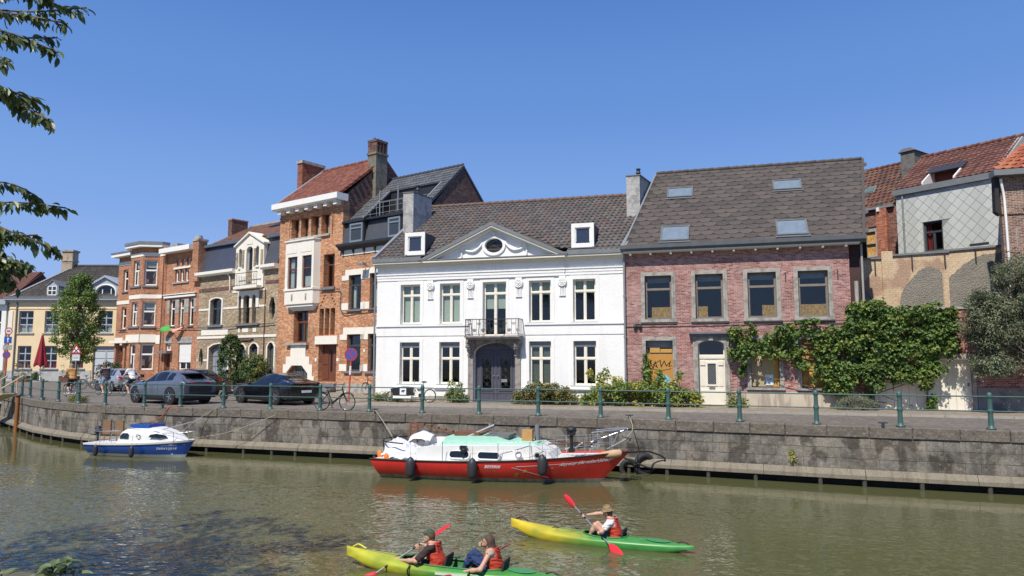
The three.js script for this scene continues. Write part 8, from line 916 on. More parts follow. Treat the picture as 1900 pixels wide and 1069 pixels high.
{ // red boat
  const B = thing('red_sailing_boat', 'red hulled sailing boat with white cabin moored by the quay wall', 'boat', [-7.45, WATER, -22.75], 1.5 * D2R); B.scale.setScalar(.965);
  const S = hullFn({ keel: -.45, sheer: u => .6 + .1 * Math.pow(1 - u, 2) * .4 + .52 * Math.pow(Math.max(0, u - .12), 2.0), beam: u => 1.28 * Math.pow(Math.sin(PI * (.2 + .8 * (1 - Math.pow(u, 1.75))) / 2), .85) * Math.pow(1 - Math.pow(u, 5.5), .75) * (u < .001 ? 1 : 1), x0k: -3.5, x1k: 3.0, x0s: -4.0, x1s: 4.5 });
  const M_red = mat(null, .35, { map: tex(256, 2.2, (u, v) => { const g = fbm(u * 6, v * 6, 5, 6, 4), s = smooth(.56, .74, fbm(u * 22, v * 5, 4, 110, 9)); return mixc(mixc(hex(0xcf2a26), hex(0xdc342f), g), hex(0xa53d36), s * .45); }), clearcoat: .5, clearcoatRoughness: .25 }), M_boot = mat(null, .9, { map: mottle(0x8d8a7d, .22, .9, 0, 0, 1) });
  const vw = u => { let a = 0, b = 1; for (let k = 0; k < 20; k++) { const m = (a + b) / 2; if (S(u, m)[1] < .13) a = m; else b = m; } return a; };
  const band = (f0, f1, sg) => surf((u, v) => { const p = S(u, lerp(f0(u), f1(u), v)); return [p[0], p[1], sg * p[2]]; }, 60, 12);
  part(B, 'hull', [1, -1].flatMap(s => [metreUV(band(vw, () => 1, s))]).concat([transom(S, 14, .45)]).map(g => metreUV(g)), M_red); part(B, 'boot_stripe', [1, -1].map(s => metreUV(band(() => 0, vw, s))).concat([metreUV(transom((u, v) => S(u, v * .45)))]), M_boot);
  part(B, 'deck', metreUV(deckGeo(S, -.02, .99)), M_boatWhite); for (const s of [1, -1]) part(B, 'rubbing_strake', tube([...Array(24)].map((_, i) => { const p = S(i / 23, 1); return [p[0], p[1] + .01, s * (p[2] + .01)]; }), .028, 60, 6), s > 0 ? M_trimBlack : M_red);
  part(B, 'hull_stripe', surfPatch(S, .6, .965, u => S(lerp(.6, .965, u), 1)[1] - .2, u => S(lerp(.6, .965, u), 1)[1] - .175, .006, 1), mat([.7, .5, .5], .6)); part(B, 'hull_stripe', (() => { const g = surfPatch(S, .585, .76, u => lerp(.5, .16, u), u => lerp(.52, .185, u), .006, 1); return g; })(), mat([.7, .5, .5], .6));
  part(B, 'name_lettering', surfPatch(S, .765, .955, u => .5 + .14 * u, u => .72 + .18 * u, .008, 1), decal(1.35, .24, (x, w, h) => { x.fillStyle = '#f0e6e4'; x.font = 'italic bold ' + Math.round(h * .62) + 'px serif'; x.fillText('Anyway the wind blows', w * .01, h * .72, w * .98); })); part(B, 'registration_lettering', surfPatch(S, .475, .545, u => .44, u => .6, .008, 1), decal(.62, .17, (x, w, h) => { x.fillStyle = '#f2e9e6'; x.font = 'bold ' + Math.round(h * .85) + 'px sans-serif'; x.fillText('B039900', w * .01, h * .8, w * .98); }));
  for (const [u, y, c, r] of [[.64, .4, 0xd9b23a, .045], [.61, .27, 0xa8843a, .07], [.7, .4, 0xa8843a, .06]]) part(B, 'hull_emblem', surfPatch(S, u, u + r * .2, q => y - r, q => y + r, .007, 1), mat(c, .6));
  // cabin
  const cab = (prof, hw0, hw1) => { prof = prof.flatMap((p, i) => { const q = prof[(i + 1) % prof.length], n = Math.max(1, Math.round(Math.hypot(q[0] - p[0], q[1] - p[1]) / .2)); return [...Array(n)].map((_, k) => [lerp(p[0], q[0], k / n), lerp(p[1], q[1], k / n)]); }); const G = [], hl = (x, w) => Math.min(w, S(clamp((x + 4.0) / 8.5, 0, 1), 1)[2] - .1), y0 = prof[0][1]; const top = prof.filter((_, i) => i > 0 && i < prof.length - 1); for (const s of [1, -1]) { const sh = poly(prof); const g = new THREE.ShapeGeometry(sh); const p = g.attributes.position; for (let i = 0; i < p.count; i++) p.setZ(i, s * hl(p.getX(i), lerp(hw0, hw1, clamp((p.getY(i) - .5) / .8, 0, 1)))); G.push(g); } for (let i = 0; i < prof.length - 1; i++) { const a = prof[i], b = prof[i + 1], w = q => hl(q[0], lerp(hw0, hw1, clamp((q[1] - .5) / .8, 0, 1))); G.push(quadGeo([a[0], a[1], w(a)], [b[0], b[1], w(b)], [b[0], b[1], -w(b)], [a[0], a[1], -w(a)])); } return merge(G.map(clean)); };
  part(B, 'cabin', metreUV(cab([[-2.55, .5], [-2.45, 1.0], [-1.9, 1.1], [1.55, 1.2], [2.0, .98], [2.15, .75], [2.15, .5]], 1.06, .86)), M_boatWhite); const M_mint = mat(null, .6, { map: mottle(0xa6d8c2, .06, 1) }); part(B, 'cabin_roof', metreUV(cab([[-1.75, 1.09], [-1.55, 1.38], [.2, 1.42], [.75, 1.26], [1.5, 1.24], [1.7, 1.12]], .88, .62)), M_mint);
  const cw = y => lerp(1.06, .86, clamp((y - .5) / .8, 0, 1)) + .006; const rr2 = (x0, x1, y0, y1, r, n = 5) => { const p = []; for (const [cx, cy, a] of [[x1 - r, y0 + r, -PI / 2], [x1 - r, y1 - r, 0], [x0 + r, y1 - r, PI / 2], [x0 + r, y0 + r, PI]]) for (let k = 0; k <= n; k++) p.push([cx + r * Math.cos(a + k / n * PI / 2), cy + r * Math.sin(a + k / n * PI / 2)]); return p; };
  const onSide = g => { g = clean(g); const p = g.attributes.position; for (let i = 0; i < p.count; i++) p.setZ(i, p.getZ(i) + cw(p.getY(i))); g.computeVertexNormals(); return g; };
  for (const [a, b] of [[-1.28, -.62], [-.3, .42]]) { const w = part(B, 'window', onSide(prism(rr2(a - .04, b + .04, .71, .99, .13), -.01, .012, [rr2(a, b, .75, .95, .09)])), M_boatWhite); part(w, 'pane', onSide(prism(rr2(a, b, .75, .95, .09), -.005, .003)), M_carGlass); } for (const x of [1.06, 1.68]) { const w = part(B, 'porthole', onSide(new THREE.TorusGeometry(.09, .022, 6, 20).translate(x, .9, .005)), M_zinc); part(w, 'pane', onSide(new THREE.CircleGeometry(.085, 18).translate(x, .9, .003)), x < 1.3 ? M_boatWhite : M_carGlass); }
  part(B, 'hatch', [metreUV(box(-1.35, -.45, 1.4, 1.52, -.42, .38))], M_wood); part(B, 'hatch', metreUV(box(-.2, .6, 1.36, 1.46, -.5, .5)), mat(null, .6, { map: mottle(0x6c6c68, .14, .6) })); part(B, 'wind_vent', [cyl(.05, .05, 1.4, 1.75, 8, -.35, -.5), cyl(.1, .09, .55, .95, 8, -3.0 + .55, .6)], M_zinc); part(B, 'plywood_box', [metreUV(box(.95, 1.3, 1.2, 1.62, -.1, .1)), metreUV(box(.8, 1.55, 1.16, 1.24, -.25, .3)), metreUV(box(.8, 1.1, .98, 1.18, .2, .5))], mat(null, .8, { map: mottle(0xb98a55, .12, .5) }));
  part(B, 'mast', rod([-1.2, 1.2, .5], [.0, 1.75, .15], .05, 8), M_zinc); part(B, 'boom', rod([-1.45, 1.15, .35], [-.1, 1.6, .3], .04, 8), M_wood); part(B, 'flue', cyl(.09, .08, 1.2, 1.75, 10, 1.38, -.3), M_lead); part(B, 'spar', rod([1.6, 1.35, .0], [3.3, 1.12, .1], .03, 6), M_trimBlack); part(B, 'spar', rod([1.9, 1.2, .35], [3.5, 1.3, .2], .025, 6), M_wood); for (let k = 0; k < 7; k++) part(B, 'deck_gear', rod([2.35 + k * .16, .98 + k * .03, -.3 + .1 * k], [2.75 + k * .13, 1.15 + (k % 3) * .06, .4 - .06 * k], .022, 6), k % 2 ? M_trimBlack : M_boatWhite);
  part(B, 'binnacle', [ball(.11, -2.3, 1.1, .4, 10), cyl(.05, .05, .9, 1.1, 8, -2.0, .5)], M_lead); part(B, 'cockpit_coaming', [metreUV(box(-3.5, -2.5, .6, .86, .9, .98)), metreUV(box(-3.5, -2.5, .6, .86, -.98, -.9)), metreUV(box(-2.55, -1.6, 1.0, 1.25, -.5, -.42))], M_boatWhite);
  reseed(701); part(B, 'tarpaulin', surf((u, v) => { const x = lerp(-3.75, -1.95, u), w = lerp(-1.0, 1.12, v), edge = Math.pow(Math.abs(v - .5) * 2, 3), y = 1.1 - .2 * u + .09 * Math.sin(u * 11 + v * 5) * (1 - edge) + .34 * (fbm(u * 6, v * 7, 5, 4096, 4) - .5) - .5 * edge * (.6 + .4 * vnoise(u * 6, 3)); return [x + .06 * Math.sin(v * 8), y, w + .05 * Math.sin(u * 12)]; }, 70, 50), mat(null, .7, { map: mottle(0xd6d6d8, .05, .8) })); part(B, 'tarpaulin', surf((u, v) => [lerp(-3.1, -2.3, u), 1.32 + .12 * Math.sin(u * PI) + .08 * (fbm(u * 4, v * 4, 3, 4096, 9) - .5) - .2 * Math.pow(Math.abs(v - .5) * 2, 2), lerp(-.7, .2, v)], 20, 14), mat(null, .7, { map: mottle(0xd9dadd, .05, .8) }));
  const rk = part(B, 'wooden_rack', [rod([-3.35, .9, -.5], [-3.3, 1.75, -.5], .03, 6), rod([-3.05, .9, -.5], [-3.05, 1.72, -.5], .03, 6)], M_wood); for (let k = 0; k < 4; k++) part(rk, 'slat', metreUV(box(-3.36, -3.02, 1.22 + k * .14, 1.32 + k * .14, -.53, -.49)), M_wood); for (let k = 0; k < 5; k++) part(rk, 'slat', metreUV(box(-3.0 + k * .27, -2.76 + k * .27, 1.62 - k * .055, 1.7 - k * .055, -.55, -.4)), M_wood); for (let k = 0; k < 4; k++) part(rk, 'slat', metreUV(box(-1.92, -1.66, .98 + k * .13, 1.08 + k * .13, -.53, -.49)), M_wood);
  part(B, 'pushpit', [tube([[-2.9, 1.15, 1.08], [-3.6, 1.18, .9], [-3.9, 1.2, .4], [-3.9, 1.2, -.4], [-3.6, 1.18, -.9]], .022, 30, 6), ...[.5, -.5].map(z => rod([-3.82, .62, z], [-3.9, 1.2, z], .02, 6))], M_trimBlack); const orange = mat([.85, .2, .02], .5); for (const [x, z] of [[-3.98, .55], [-3.45, 1.12]]) part(B, 'lifebuoy_float', ball(1, 0, 0, 0, 12).scale(.1, .2, .07).rotateZ(.25).translate(x, .64, z), orange);
  // stanchions and guard wires
  const bx = u => S(u, 1), stx = [.52, .64, .74, .84, .93]; for (const s of [1, -1]) { for (const u of stx) { const p = bx(u); part(B, 'stanchion', rod([p[0], p[1], s * (p[2] - .06)], [p[0], p[1] + .58, s * (p[2] - .06)], .013, 6), M_ss); } for (const h of [.3, .56]) part(B, 'guard_wire', tube([...stx.map(u => { const p = bx(u); return [p[0], p[1] + h + .02, s * (p[2] - .06)]; })], .007, 20, 4), M_ss); const p0 = bx(.3), p1 = bx(.52); part(B, 'guard_wire', rod([p0[0], p0[1] + .62, s * (p0[2] - .06)], [p1[0], p1[1] + .56, s * (p1[2] - .06)], .006, 4), M_ss); part(B, 'stanchion', rod([p0[0], p0[1], s * (p0[2] - .06)], [p0[0], p0[1] + .64, s * (p0[2] - .06)], .013, 6), M_ss); }
  part(B, 'pulpit', [tube([[3.35, 1.62, .5], [4.0, 1.7, .28], [4.45, 1.74, 0], [4.0, 1.7, -.28], [3.35, 1.62, -.5]], .018, 30, 6), rod([3.4, .98, .45], [3.4, 1.62, .5], .016, 6), rod([3.4, .98, -.45], [3.4, 1.62, -.5], .016, 6), rod([3.9, 1.05, .1], [4.2, 1.72, .15], .016, 6), rod([3.9, 1.05, -.1], [4.2, 1.72, -.15], .016, 6), rod([3.3, 1.3, .3], [4.45, 1.72, .02], .03, 7)], M_ss);
  part(B, 'outboard_motor', [ball(1, 0, 0, 0, 12).scale(.17, .12, .15).translate(2.75, 1.72, .75), box(2.63, 2.87, 1.56, 1.72, .65, .86), cyl(.05, .05, 1.1, 1.6, 8, 2.75, .75), box(2.66, 2.84, 1.02, 1.14, .66, .82)], M_trimBlack); part(B, 'outboard_motor', [ball(1, 0, 0, 0, 10).scale(.12, .1, .1).translate(-.78, 1.0, 1.0), cyl(.045, .03, .74, 1.0, 8, -.78, 1.0), box(-.9, -.68, 1.02, 1.14, .95, 1.08)], M_trimBlack); part(B, 'anchor', [rod([3.8, 1.08, .15], [4.45, 1.42, .12], .03, 6), tube([[4.3, 1.52, .35], [4.5, 1.44, .12], [4.5, 1.34, -.1]], .03, 10, 6)], M_zinc); part(B, 'bow_bumper', new THREE.LatheGeometry([[.001, -.42], [.06, -.4], [.1, -.2], [.13, .2], [.11, .4], [.001, .44]].map(p => new THREE.Vector2(...p)), 12).rotateZ(-1.42).translate(3.85, .92, .22), mat(null, .8, { map: mottle(0xbf9f7d, .12, .5) }));
  const wp = (u, y, o) => { const g = S(u, .8); const t = B.rotation.y, x = g[0] * .965, z = (g[2] + o) * .965; return [-7.45 + x * Math.cos(t) + z * Math.sin(t), WATER + y, -22.75 - x * Math.sin(t) + z * Math.cos(t)]; };
  fender('dark fender hanging near the stern of the red boat', wp(.175, .42, .17), .155, .5, 'fenders of the red boat'); fender('dark fender hanging amidships on the red boat', wp(.435, .45, .17), .155, .5, 'fenders of the red boat'); fender('dark fender hanging near the bow of the red boat', wp(.71, .6, .2), .155, .5, 'fenders of the red boat');
  const tyre = thing('tyre_fender', 'black tyre hanging under the bow of the red boat by the wall', 'fender', [-2.9, WATER + .3, -24.95]); part(tyre, 'tyre', [new THREE.TorusGeometry(.3, .1, 8, 22).rotateY(.5), new THREE.TorusGeometry(.26, .09, 8, 20).translate(-.5, -.15, .05)], M_rubber); const rp = (l, a) => { const c = cable(l, a, .014, M_rope, 'rope'); return c; };
  rp('mooring rope from the red boat bow to the quay cleat', [[-3.6, WATER + 1.1, -22.9], [-3.2, WATER + 1.5, -24.3], [-3.4, .1, -25.1]]); rp('mooring rope from the red boat stern to the quay cleat', [[-11.2, WATER + .9, -23.2], [-12.4, WATER + 1.4, -24.7], [-13.2, .1, -25.4]]); cable('dark slack rope drooping below the red boat bow', [[-3.4, WATER + .9, -23.0], [-2.6, WATER + .75, -24.6], [-2.2, WATER + .5, -24.9], [-2.5, WATER + .2, -24.9], [-3.6, WATER + .6, -24.4]], .03, M_rubber, 'rope');
}
{ // blue boat
  const B = thing('blue_motor_boat', 'small blue and white cabin boat moored by the quay wall', 'boat', [-22.57, WATER, -23.95], -1 * D2R);
  const S = hullFn({ keel: -.3, sheer: u => .52 + .02 * u + .16 * u * u, beam: u => .92 * Math.pow(1 - Math.pow(u, 3.2), .8), x0k: -2.1, x1k: 1.7, x0s: -2.3, x1s: 2.35 }), at = y => u => { let a = 0, b = 1; for (let k = 0; k < 20; k++) { const m = (a + b) / 2; if (S(u, m)[1] < y(u)) a = m; else b = m; } return a; }, vb = at(() => .12), vt = at(u => S(u, 1)[1] - .09), band = (f0, f1, sg) => surf((u, v) => { const p = S(u, lerp(f0(u), f1(u), v)); return [p[0], p[1], sg * p[2]]; }, 50, 8);
  const M_blue = mat([.016, .095, .44], .25, { clearcoat: 1 }), W = M_boatWhite; part(B, 'hull', [1, -1].map(s => band(vb, vt, s)).concat([transom(S, 8, .5)]), M_blue); part(B, 'gunwale', [1, -1].map(s => metreUV(band(vt, () => 1, s))), W); part(B, 'keel_band', [1, -1].map(s => metreUV(band(() => 0, vb, s))).concat([metreUV(transom((u, v) => S(u, v * .5)))]), W); part(B, 'deck', metreUV(deckGeo(S, -.01)), W); part(B, 'black_stripe', [1, -1].map(s => tube([...Array(20)].map((_, i) => { const u = i / 19, p = S(u, vt(u)); return [p[0], p[1], s * (p[2] + .008)]; }), .018, 50, 5))[0], M_trimBlack); part(B, 'black_stripe', tube([...Array(20)].map((_, i) => { const u = i / 19, p = S(u, vt(u)); return [p[0], p[1], -(p[2] + .008)]; }), .018, 50, 5), M_trimBlack);
  const sec = (x, v) => { const T = [[-.95, .55, .56], [-.75, 1.0, .62], [-.5, 1.12, .64], [.6, 1.14, .64], [1.15, 1.02, .58], [1.6, .82, .44], [2.05, .62, .18]]; let i = 0; while (i < T.length - 2 && x > T[i + 1][0]) i++; const t = clamp((x - T[i][0]) / (T[i + 1][0] - T[i][0]), 0, 1), h = lerp(T[i][1], T[i + 1][1], t), w = lerp(T[i][2], T[i + 1][2], t), a = v * PI; return [x, .5 + (h - .5) * Math.pow(Math.sin(a), .45), w * Math.sign(Math.cos(a)) * Math.pow(Math.abs(Math.cos(a)), .5)]; };
  part(B, 'cabin', [surf((u, v) => sec(lerp(-.95, 2.05, u), v), 44, 40)], W); const side = (pts, off) => { const g = clean(new THREE.ShapeGeometry(poly(pts))), p = g.attributes.position; for (let i = 0; i < p.count; i++) { const x = p.getX(i), y = p.getY(i); let v1 = 0, v2 = .5; for (let k = 0; k < 20; k++) { const m = (v1 + v2) / 2; if (sec(x, m)[1] < y) v1 = m; else v2 = m; } p.setZ(i, sec(x, v1)[2] + off); } g.computeVertexNormals(); return g; };
  part(B, 'window', side([[-.74, .7], [-.3, .7], [-.27, .74], [-.27, .88], [-.34, .92], [-.58, .92], [-.7, .84]], .03), M_carGlass); part(B, 'window', side([[.74, .8], [1.2, .78], [1.5, .8], [1.36, .88], [1.05, .94], [.8, .9]], .075), M_carGlass); part(B, 'porthole', new THREE.TorusGeometry(.09, .016, 6, 18).translate(.22, .82, sec(.22, .1)[2] + .045), M_ss); part(B, 'sliding_hatch', [metreUV(box(-.45, .5, 1.13, 1.25, -.42, .42))], M_blue); part(B, 'rubbing_rail', rod([-.5, 1.1, .5], [1.1, 1.0, .52], .014, 5), M_ss);
  for (const [x, z] of [[-1.95, .1], [-1.3, .1]]) part(B, 'seat_back', [metreUV(box(x - .2, x + .2, .8, 1.36, z - .04, z + .04)), rod([x - .15, .5, z], [x - .15, .9, z], .02, 5), rod([x + .15, .5, z], [x + .15, .9, z], .02, 5)], mat(null, .8, { map: mottle(0x7c6148, .12, .4) })); part(B, 'cockpit_rail', [tube([[-.7, 1.0, .62], [-1.5, .98, .82], [-2.2, .98, .6], [-2.25, .98, -.5]], .014, 20, 5), ...[-1.0, -1.6, -2.15].map(x => rod([x, .52, .78], [x, .98, .78], .012, 5))], M_ss); part(B, 'outboard_motor', [ball(1, 0, 0, 0, 10).scale(.14, .17, .13).translate(-2.42, .95, .1), cyl(.06, .05, .0, .85, 8, -2.45, .1)], M_trimBlack); part(B, 'bow_rail', [tube([[1.2, .95, .5], [1.9, .98, .3], [2.4, 1.02, 0], [1.9, .98, -.3], [1.2, .95, -.5]], .013, 24, 5), ...[[1.7, .42], [2.2, .16]].flatMap(([x, z]) => [rod([x, .6, z], [x, .98, z], .011, 5), rod([x, .6, -z], [x, .98, -z], .011, 5)]), rod([.9, 1.05, .2], [2.7, 1.5, .0], .02, 6)], M_ss);
  part(B, 'registration_lettering', surfPatch(S, .74, .93, u => .3, u => .43, .01, 1), decal(.86, .16, (x, w, h) => { x.fillStyle = '#e8ecf4'; x.font = 'bold ' + Math.round(h * .9) + 'px sans-serif'; x.fillText('IND412018', w * .02, h * .82, w * .96); })); part(B, 'name_lettering', surfPatch(S, .77, .92, u => .44, u => .53, .01, 1), decal(.66, .1, (x, w, h) => { x.fillStyle = '#8fa6cc'; x.font = 'italic ' + Math.round(h * .95) + 'px serif'; x.fillText('Commodore', w * .02, h * .8, w * .96); }));
  for (const [x, l] of [[-1.5, 'dark fender near the stern of the blue boat'], [.25, 'dark fender amidships on the blue boat']]) fender(l, [-22.57 + x, WATER + .26, -23.95 + .92 + .1], .09, .36, 'fenders of the blue boat'); const r = (l, a) => cable(l, a, .012, M_rope, 'rope'); r('mooring rope running right from the blue boat bow', [[-20.5, WATER + .7, -23.95], [-19.5, WATER + .9, -24.9], [-17.6, WATER + 1.6, -25.4]]); r('mooring rope from the blue boat up to the railing', [[-21.6, WATER + .7, -24.4], [-21.4, -.5, -25.3], [-20.6, .05, -25.6]]); cable('orange mooring line from the blue boat to the coping', [[-23.2, WATER + 1.15, -24.2], [-23.3, -.4, -25.45], [-23.0, .04, -25.62], [-22.6, .05, -25.75]], .016, mat(0xc4552e, .8), 'rope');
}
{ // barge bow and gangway at the left edge
  const B = thing('moored_barge', 'dark barge bow moored at the left edge of the picture', 'boat', [-45.2, WATER, -32.9], 14 * D2R); const S = hullFn({ keel: -.5, sheer: u => .75 + .55 * u * u, beam: u => 1.9 * Math.pow(1 - Math.pow(u, 4), .7), x0k: -11, x1k: 3.1, x0s: -11, x1s: 4.2 }); part(B, 'hull', [1, -1].map(s => metreUV(hullBand(S, 0, 1, s))), mat(null, .6, { map: mottle(0x33373b, .15, 1) })); part(B, 'deck', metreUV(deckGeo(S, -.05)), mat(null, .7, { map: mottle(0x4c5154, .12, 1) })); part(B, 'gunwale', [1, -1].map(s => tube([...Array(20)].map((_, i) => { const p = S(i / 19, 1); return [p[0], p[1], s * p[2]]; }), .07, 50, 6))[0], M_stoneTrim); part(B, 'gunwale', tube([...Array(20)].map((_, i) => { const p = S(i / 19, 1); return [p[0], p[1], -p[2]]; }), .07, 50, 6), M_stoneTrim); part(B, 'transom', metreUV(transom(S)), M_trimBlack);
  const g = thing('gangway', 'pale gangway with slanted handrails from the quay to the barge', 'gangway'); const a = V(-38.3, .15, -30.6), b = V(-41.6, -.75, -31.2), d = b.clone().sub(a), sd = V(d.z, 0, -d.x).normalize().multiplyScalar(.42), Wm = mat(null, .7, { map: mottle(0xc9b79a, .12, .5) }); part(g, 'walkway', quadGeo(a.clone().add(sd), b.clone().add(sd), b.clone().sub(sd), a.clone().sub(sd), .06), Wm); for (const s of [1, -1]) { const o = sd.clone().multiplyScalar(s); part(g, 'handrail', rod(a.clone().add(o).add(V(.3, 1.0, 0)), b.clone().add(o).add(V(0, .55, 0)), .045, 6), Wm); for (const t of [.05, .5, .95]) part(g, 'post', rod(a.clone().lerp(b, t).add(o), a.clone().lerp(b, t).add(o).add(V(0, .95 - .4 * t, 0)), .03, 6), Wm); }
  const p = thing('mooring_pile', 'rusty orange mooring pile at the bend of the quay wall', 'pile', [-36.6, -3, -29.7]); part(p, 'shaft', cyl(.11, .1, 0, 3.1, 10), mat(null, .9, { map: mottle(0x8f5a2e, .2, .5) })); part(p, 'cap', cyl(.13, .13, 3.08, 3.14, 10), M_trimBlack);
}
// ---- kayaks and their crews
const M_kayak = new THREE.MeshPhysicalMaterial({ color: 0xffffff, vertexColors: true, roughness: .38, side: THREE.DoubleSide });
function kayak(label, pos, turn, L, halfW, cock, o = {}) {
  const K = thing('kayak', label, 'kayak', pos, turn, 'kayaks on the canal'), hb = u => halfW * Math.pow(Math.sin(PI * clamp(u, 0, 1)), .78), rock = u => (u > .5 ? .27 : .2) * Math.pow(Math.abs(u - .5) * 2, 3.4), dk = u => .21 + (u > .5 ? o.sheer || .14 : -.06) * Math.pow(Math.abs(u - .5) * 2, 2.2);
  const P = (u, s) => { const x = lerp(-L / 2, L / 2, u), w = hb(u) + .006, bot = -.11 + rock(u) + (u > .5 ? .17 : .05) * Math.pow(Math.abs(u - .5) * 2, 16), sh = .1 + .5 * (dk(u) - .2), a = s * PI; if (s < .5) { const q = Math.sin((.5 - s) * PI); const t = 1 - s * 2; return [x, lerp(sh, bot, Math.pow(t, 1.0) > 0 ? Math.sin(t * PI / 2) : 0), w * Math.pow(Math.cos(t * PI / 2), .6)]; } const t = s * 2 - 1; return [x, lerp(sh, dk(u), Math.sin(t * PI / 2)), w * Math.pow(Math.cos(t * PI / 2), .75)]; };
  const hole = (x, z) => cock.some(([a, b, w]) => { const c = (a + b) / 2, r = (b - a) / 2; return Math.pow(Math.abs((x - c) / r), 2.6) + Math.pow(Math.abs(z / w), 2.6) < 1; }), c0 = o.c0 || [.6, .45, .025], c1 = o.c1 || [.06, .27, .06], Q = [], C = [], NU = 110, NV = 34;
  const col = (x, y, z) => { const t = smooth(-.05, .62, (x / L) + .5 * (fbm(x * 2.2 + 5, z * 4 + y * 6, 5, 4096, 17) - .5) + .12), m = .75 + .5 * fbm(x * 6, y * 9 + z * 5, 3, 4096, 3); return [lerp(c1[0], c0[0], t) * m, lerp(c1[1], c0[1], t) * m, lerp(c1[2], c0[2], t) * m]; };
  for (const sg of [1, -1]) for (let i = 0; i < NU; i++) for (let j = 0; j < NV; j++) { const q = [P(i / NU, j / NV), P((i + 1) / NU, j / NV), P((i + 1) / NU, (j + 1) / NV), P(i / NU, (j + 1) / NV)].map(p => [p[0], p[1], sg * p[2]]); const m = [(q[0][0] + q[2][0]) / 2, (q[0][2] + q[2][2]) / 2]; if (j > NV * .55 && hole(m[0], m[1])) continue; for (const k of [0, 1, 2, 0, 2, 3]) { Q.push(...q[k]); C.push(...col(...q[k])); } }
  const g0 = new THREE.BufferGeometry(); g0.setAttribute('position', new THREE.Float32BufferAttribute(Q, 3)); g0.setAttribute('color', new THREE.Float32BufferAttribute(C, 3)); const g = mergeVertices(g0, 1e-4); g.computeVertexNormals(); part(K, 'hull', g, M_kayak);
  const M_in = mat([.05, .2, .06], .6); for (const [a, b, w] of cock) { const c = (a + b) / 2, r = (b - a) / 2, sup = (t, k) => { const cs = Math.cos(t), sn = Math.sin(t); return [c + k * r * Math.sign(cs) * Math.pow(Math.abs(cs), .77), k * w * Math.sign(sn) * Math.pow(Math.abs(sn), .77)]; }, top = x => dk(x / L + .5); part(K, 'coaming', tube([...Array(32)].map((_, i) => { const [x, z] = sup(i / 32 * 2 * PI, 1.03), u = x / L + .5, f = Math.abs(z) / (hb(u) + .006), y = lerp(.1 + .5 * (dk(u) - .2), dk(u), Math.pow(Math.max(0, 1 - Math.pow(clamp(f, 0, 1), 2.6)), .5)); return [x, y + .008, z]; }), .018, 90, 6, true), mat([.03, .17, .05], .45)); part(K, 'cockpit_tub', surf((u, v) => { const [x, z] = sup(u * 2 * PI, lerp(1.0, .35, v * v)); return [x, lerp(top(x) - .05, -.03 + rock(x / L + .5), Math.sin(v * PI / 2)), z]; }, 40, 8), M_in); }
  for (const x of o.seats) part(K, 'seat_back', [prism([[-.18, .0], [.18, .0], [.15, .24], [-.15, .24]], -.02, .02, [], .01).rotateY(PI / 2).rotateZ(.22).translate(x - .17, .12, 0), box(x - .15, x + .2, .06, .1, -.2, .2)], M_rubber);
  part(K, 'carry_handle', [tube([[L / 2 - .12, dk(.97) - .0, .02], [L / 2 - .22, dk(.95) + .06, .03], [L / 2 - .4, dk(.9) + .02, .02]], .016, 12, 5)], o.tandem ? mat([.65, .6, .04], .4) : M_trimBlack); part(K, 'carry_handle', tube([[-L / 2 + .1, dk(.03), .02], [-L / 2 + .2, dk(.05) + .04, .02], [-L / 2 + .34, dk(.08), .02]], .012, 10, 5), M_trimBlack); part(K, 'hatch_cover', surf((u, v) => { const x = -L * .32 + .26 * Math.cos(u * 2 * PI) * v, z = .15 * Math.sin(u * 2 * PI) * v; return [x, dk(x / L + .5) + .012 - .4 * z * z, z]; }, 24, 4, true), mat([.06, .25, .1], .5)); for (const [a, b] of [[.27, .2], [.2, .27]]) part(K, 'deck_line', tube([[L * a, dk(.5 + a) - .03, .12], [L * (a + b) / 2, dk(.5 + (a + b) / 2) + .01, 0], [L * b, dk(.5 + b) - .03, -.14]], .006, 12, 4), M_trimBlack);
  if (o.tandem) for (const x of [.62, -.52]) part(K, 'side_strap', tube([[x, .2, -.33], [x + .03, .1, -.385], [x, -.04, -.33]].map(p => [p[0], p[1], p[2]]), .014, 10, 5), M_trimBlack); if (o.tandem) part(K, 'lettering_strip', surf((u, v) => { const x = lerp(.12, -.5, u), w = hb(x / L + .5) + .012; return [x, lerp(.085, .13, v), -w]; }, 14, 2), mat([.6, .72, .6], .5)); return K;
}
function paddle(label, pos, turn, U, Lw, c, roll = 0) { // two-bladed paddle between the tips U and Lw
  const T = thing('paddle', label, 'paddle', pos, turn, 'paddles'), a = V(...U), b = V(...Lw), d = b.clone().sub(a).normalize(), len = a.distanceTo(b); part(T, 'shaft', rod(a.clone().addScaledVector(d, .38), b.clone().addScaledVector(d, -.38), .015, 8), M_ss); part(T, 'grip', rod(a.clone().addScaledVector(d, len * .36 - .12), a.clone().addScaledVector(d, len * .36 + .1), .017, 8), M_trimBlack); part(T, 'grip', rod(a.clone().addScaledVector(d, len * .64 - .1), a.clone().addScaledVector(d, len * .64 + .12), .017, 8), M_trimBlack);
  const m = mat(c, .35); for (const [p, s] of [[a, 1], [b, -1]]) { const y = d.clone().multiplyScalar(s), z0 = V(.35, .25, -.9).applyAxisAngle(y, roll); z0.addScaledVector(y, -z0.dot(y)).normalize(); const x = y.clone().cross(z0), M = new THREE.Matrix4().makeBasis(x, y, z0).setPosition(p); part(T, 'blade', surf((u, v) => { const t = v, w = .085 * Math.pow(Math.sin(PI * clamp(.12 + t * .83, 0, 1)), .6), q = (u - .5) * 2; return [q * w + .012 * (1 - t), t * .44, .022 * (1 - q * q) * (1 - t * .3)]; }, 12, 18).applyMatrix4(M), m); } return T;
}
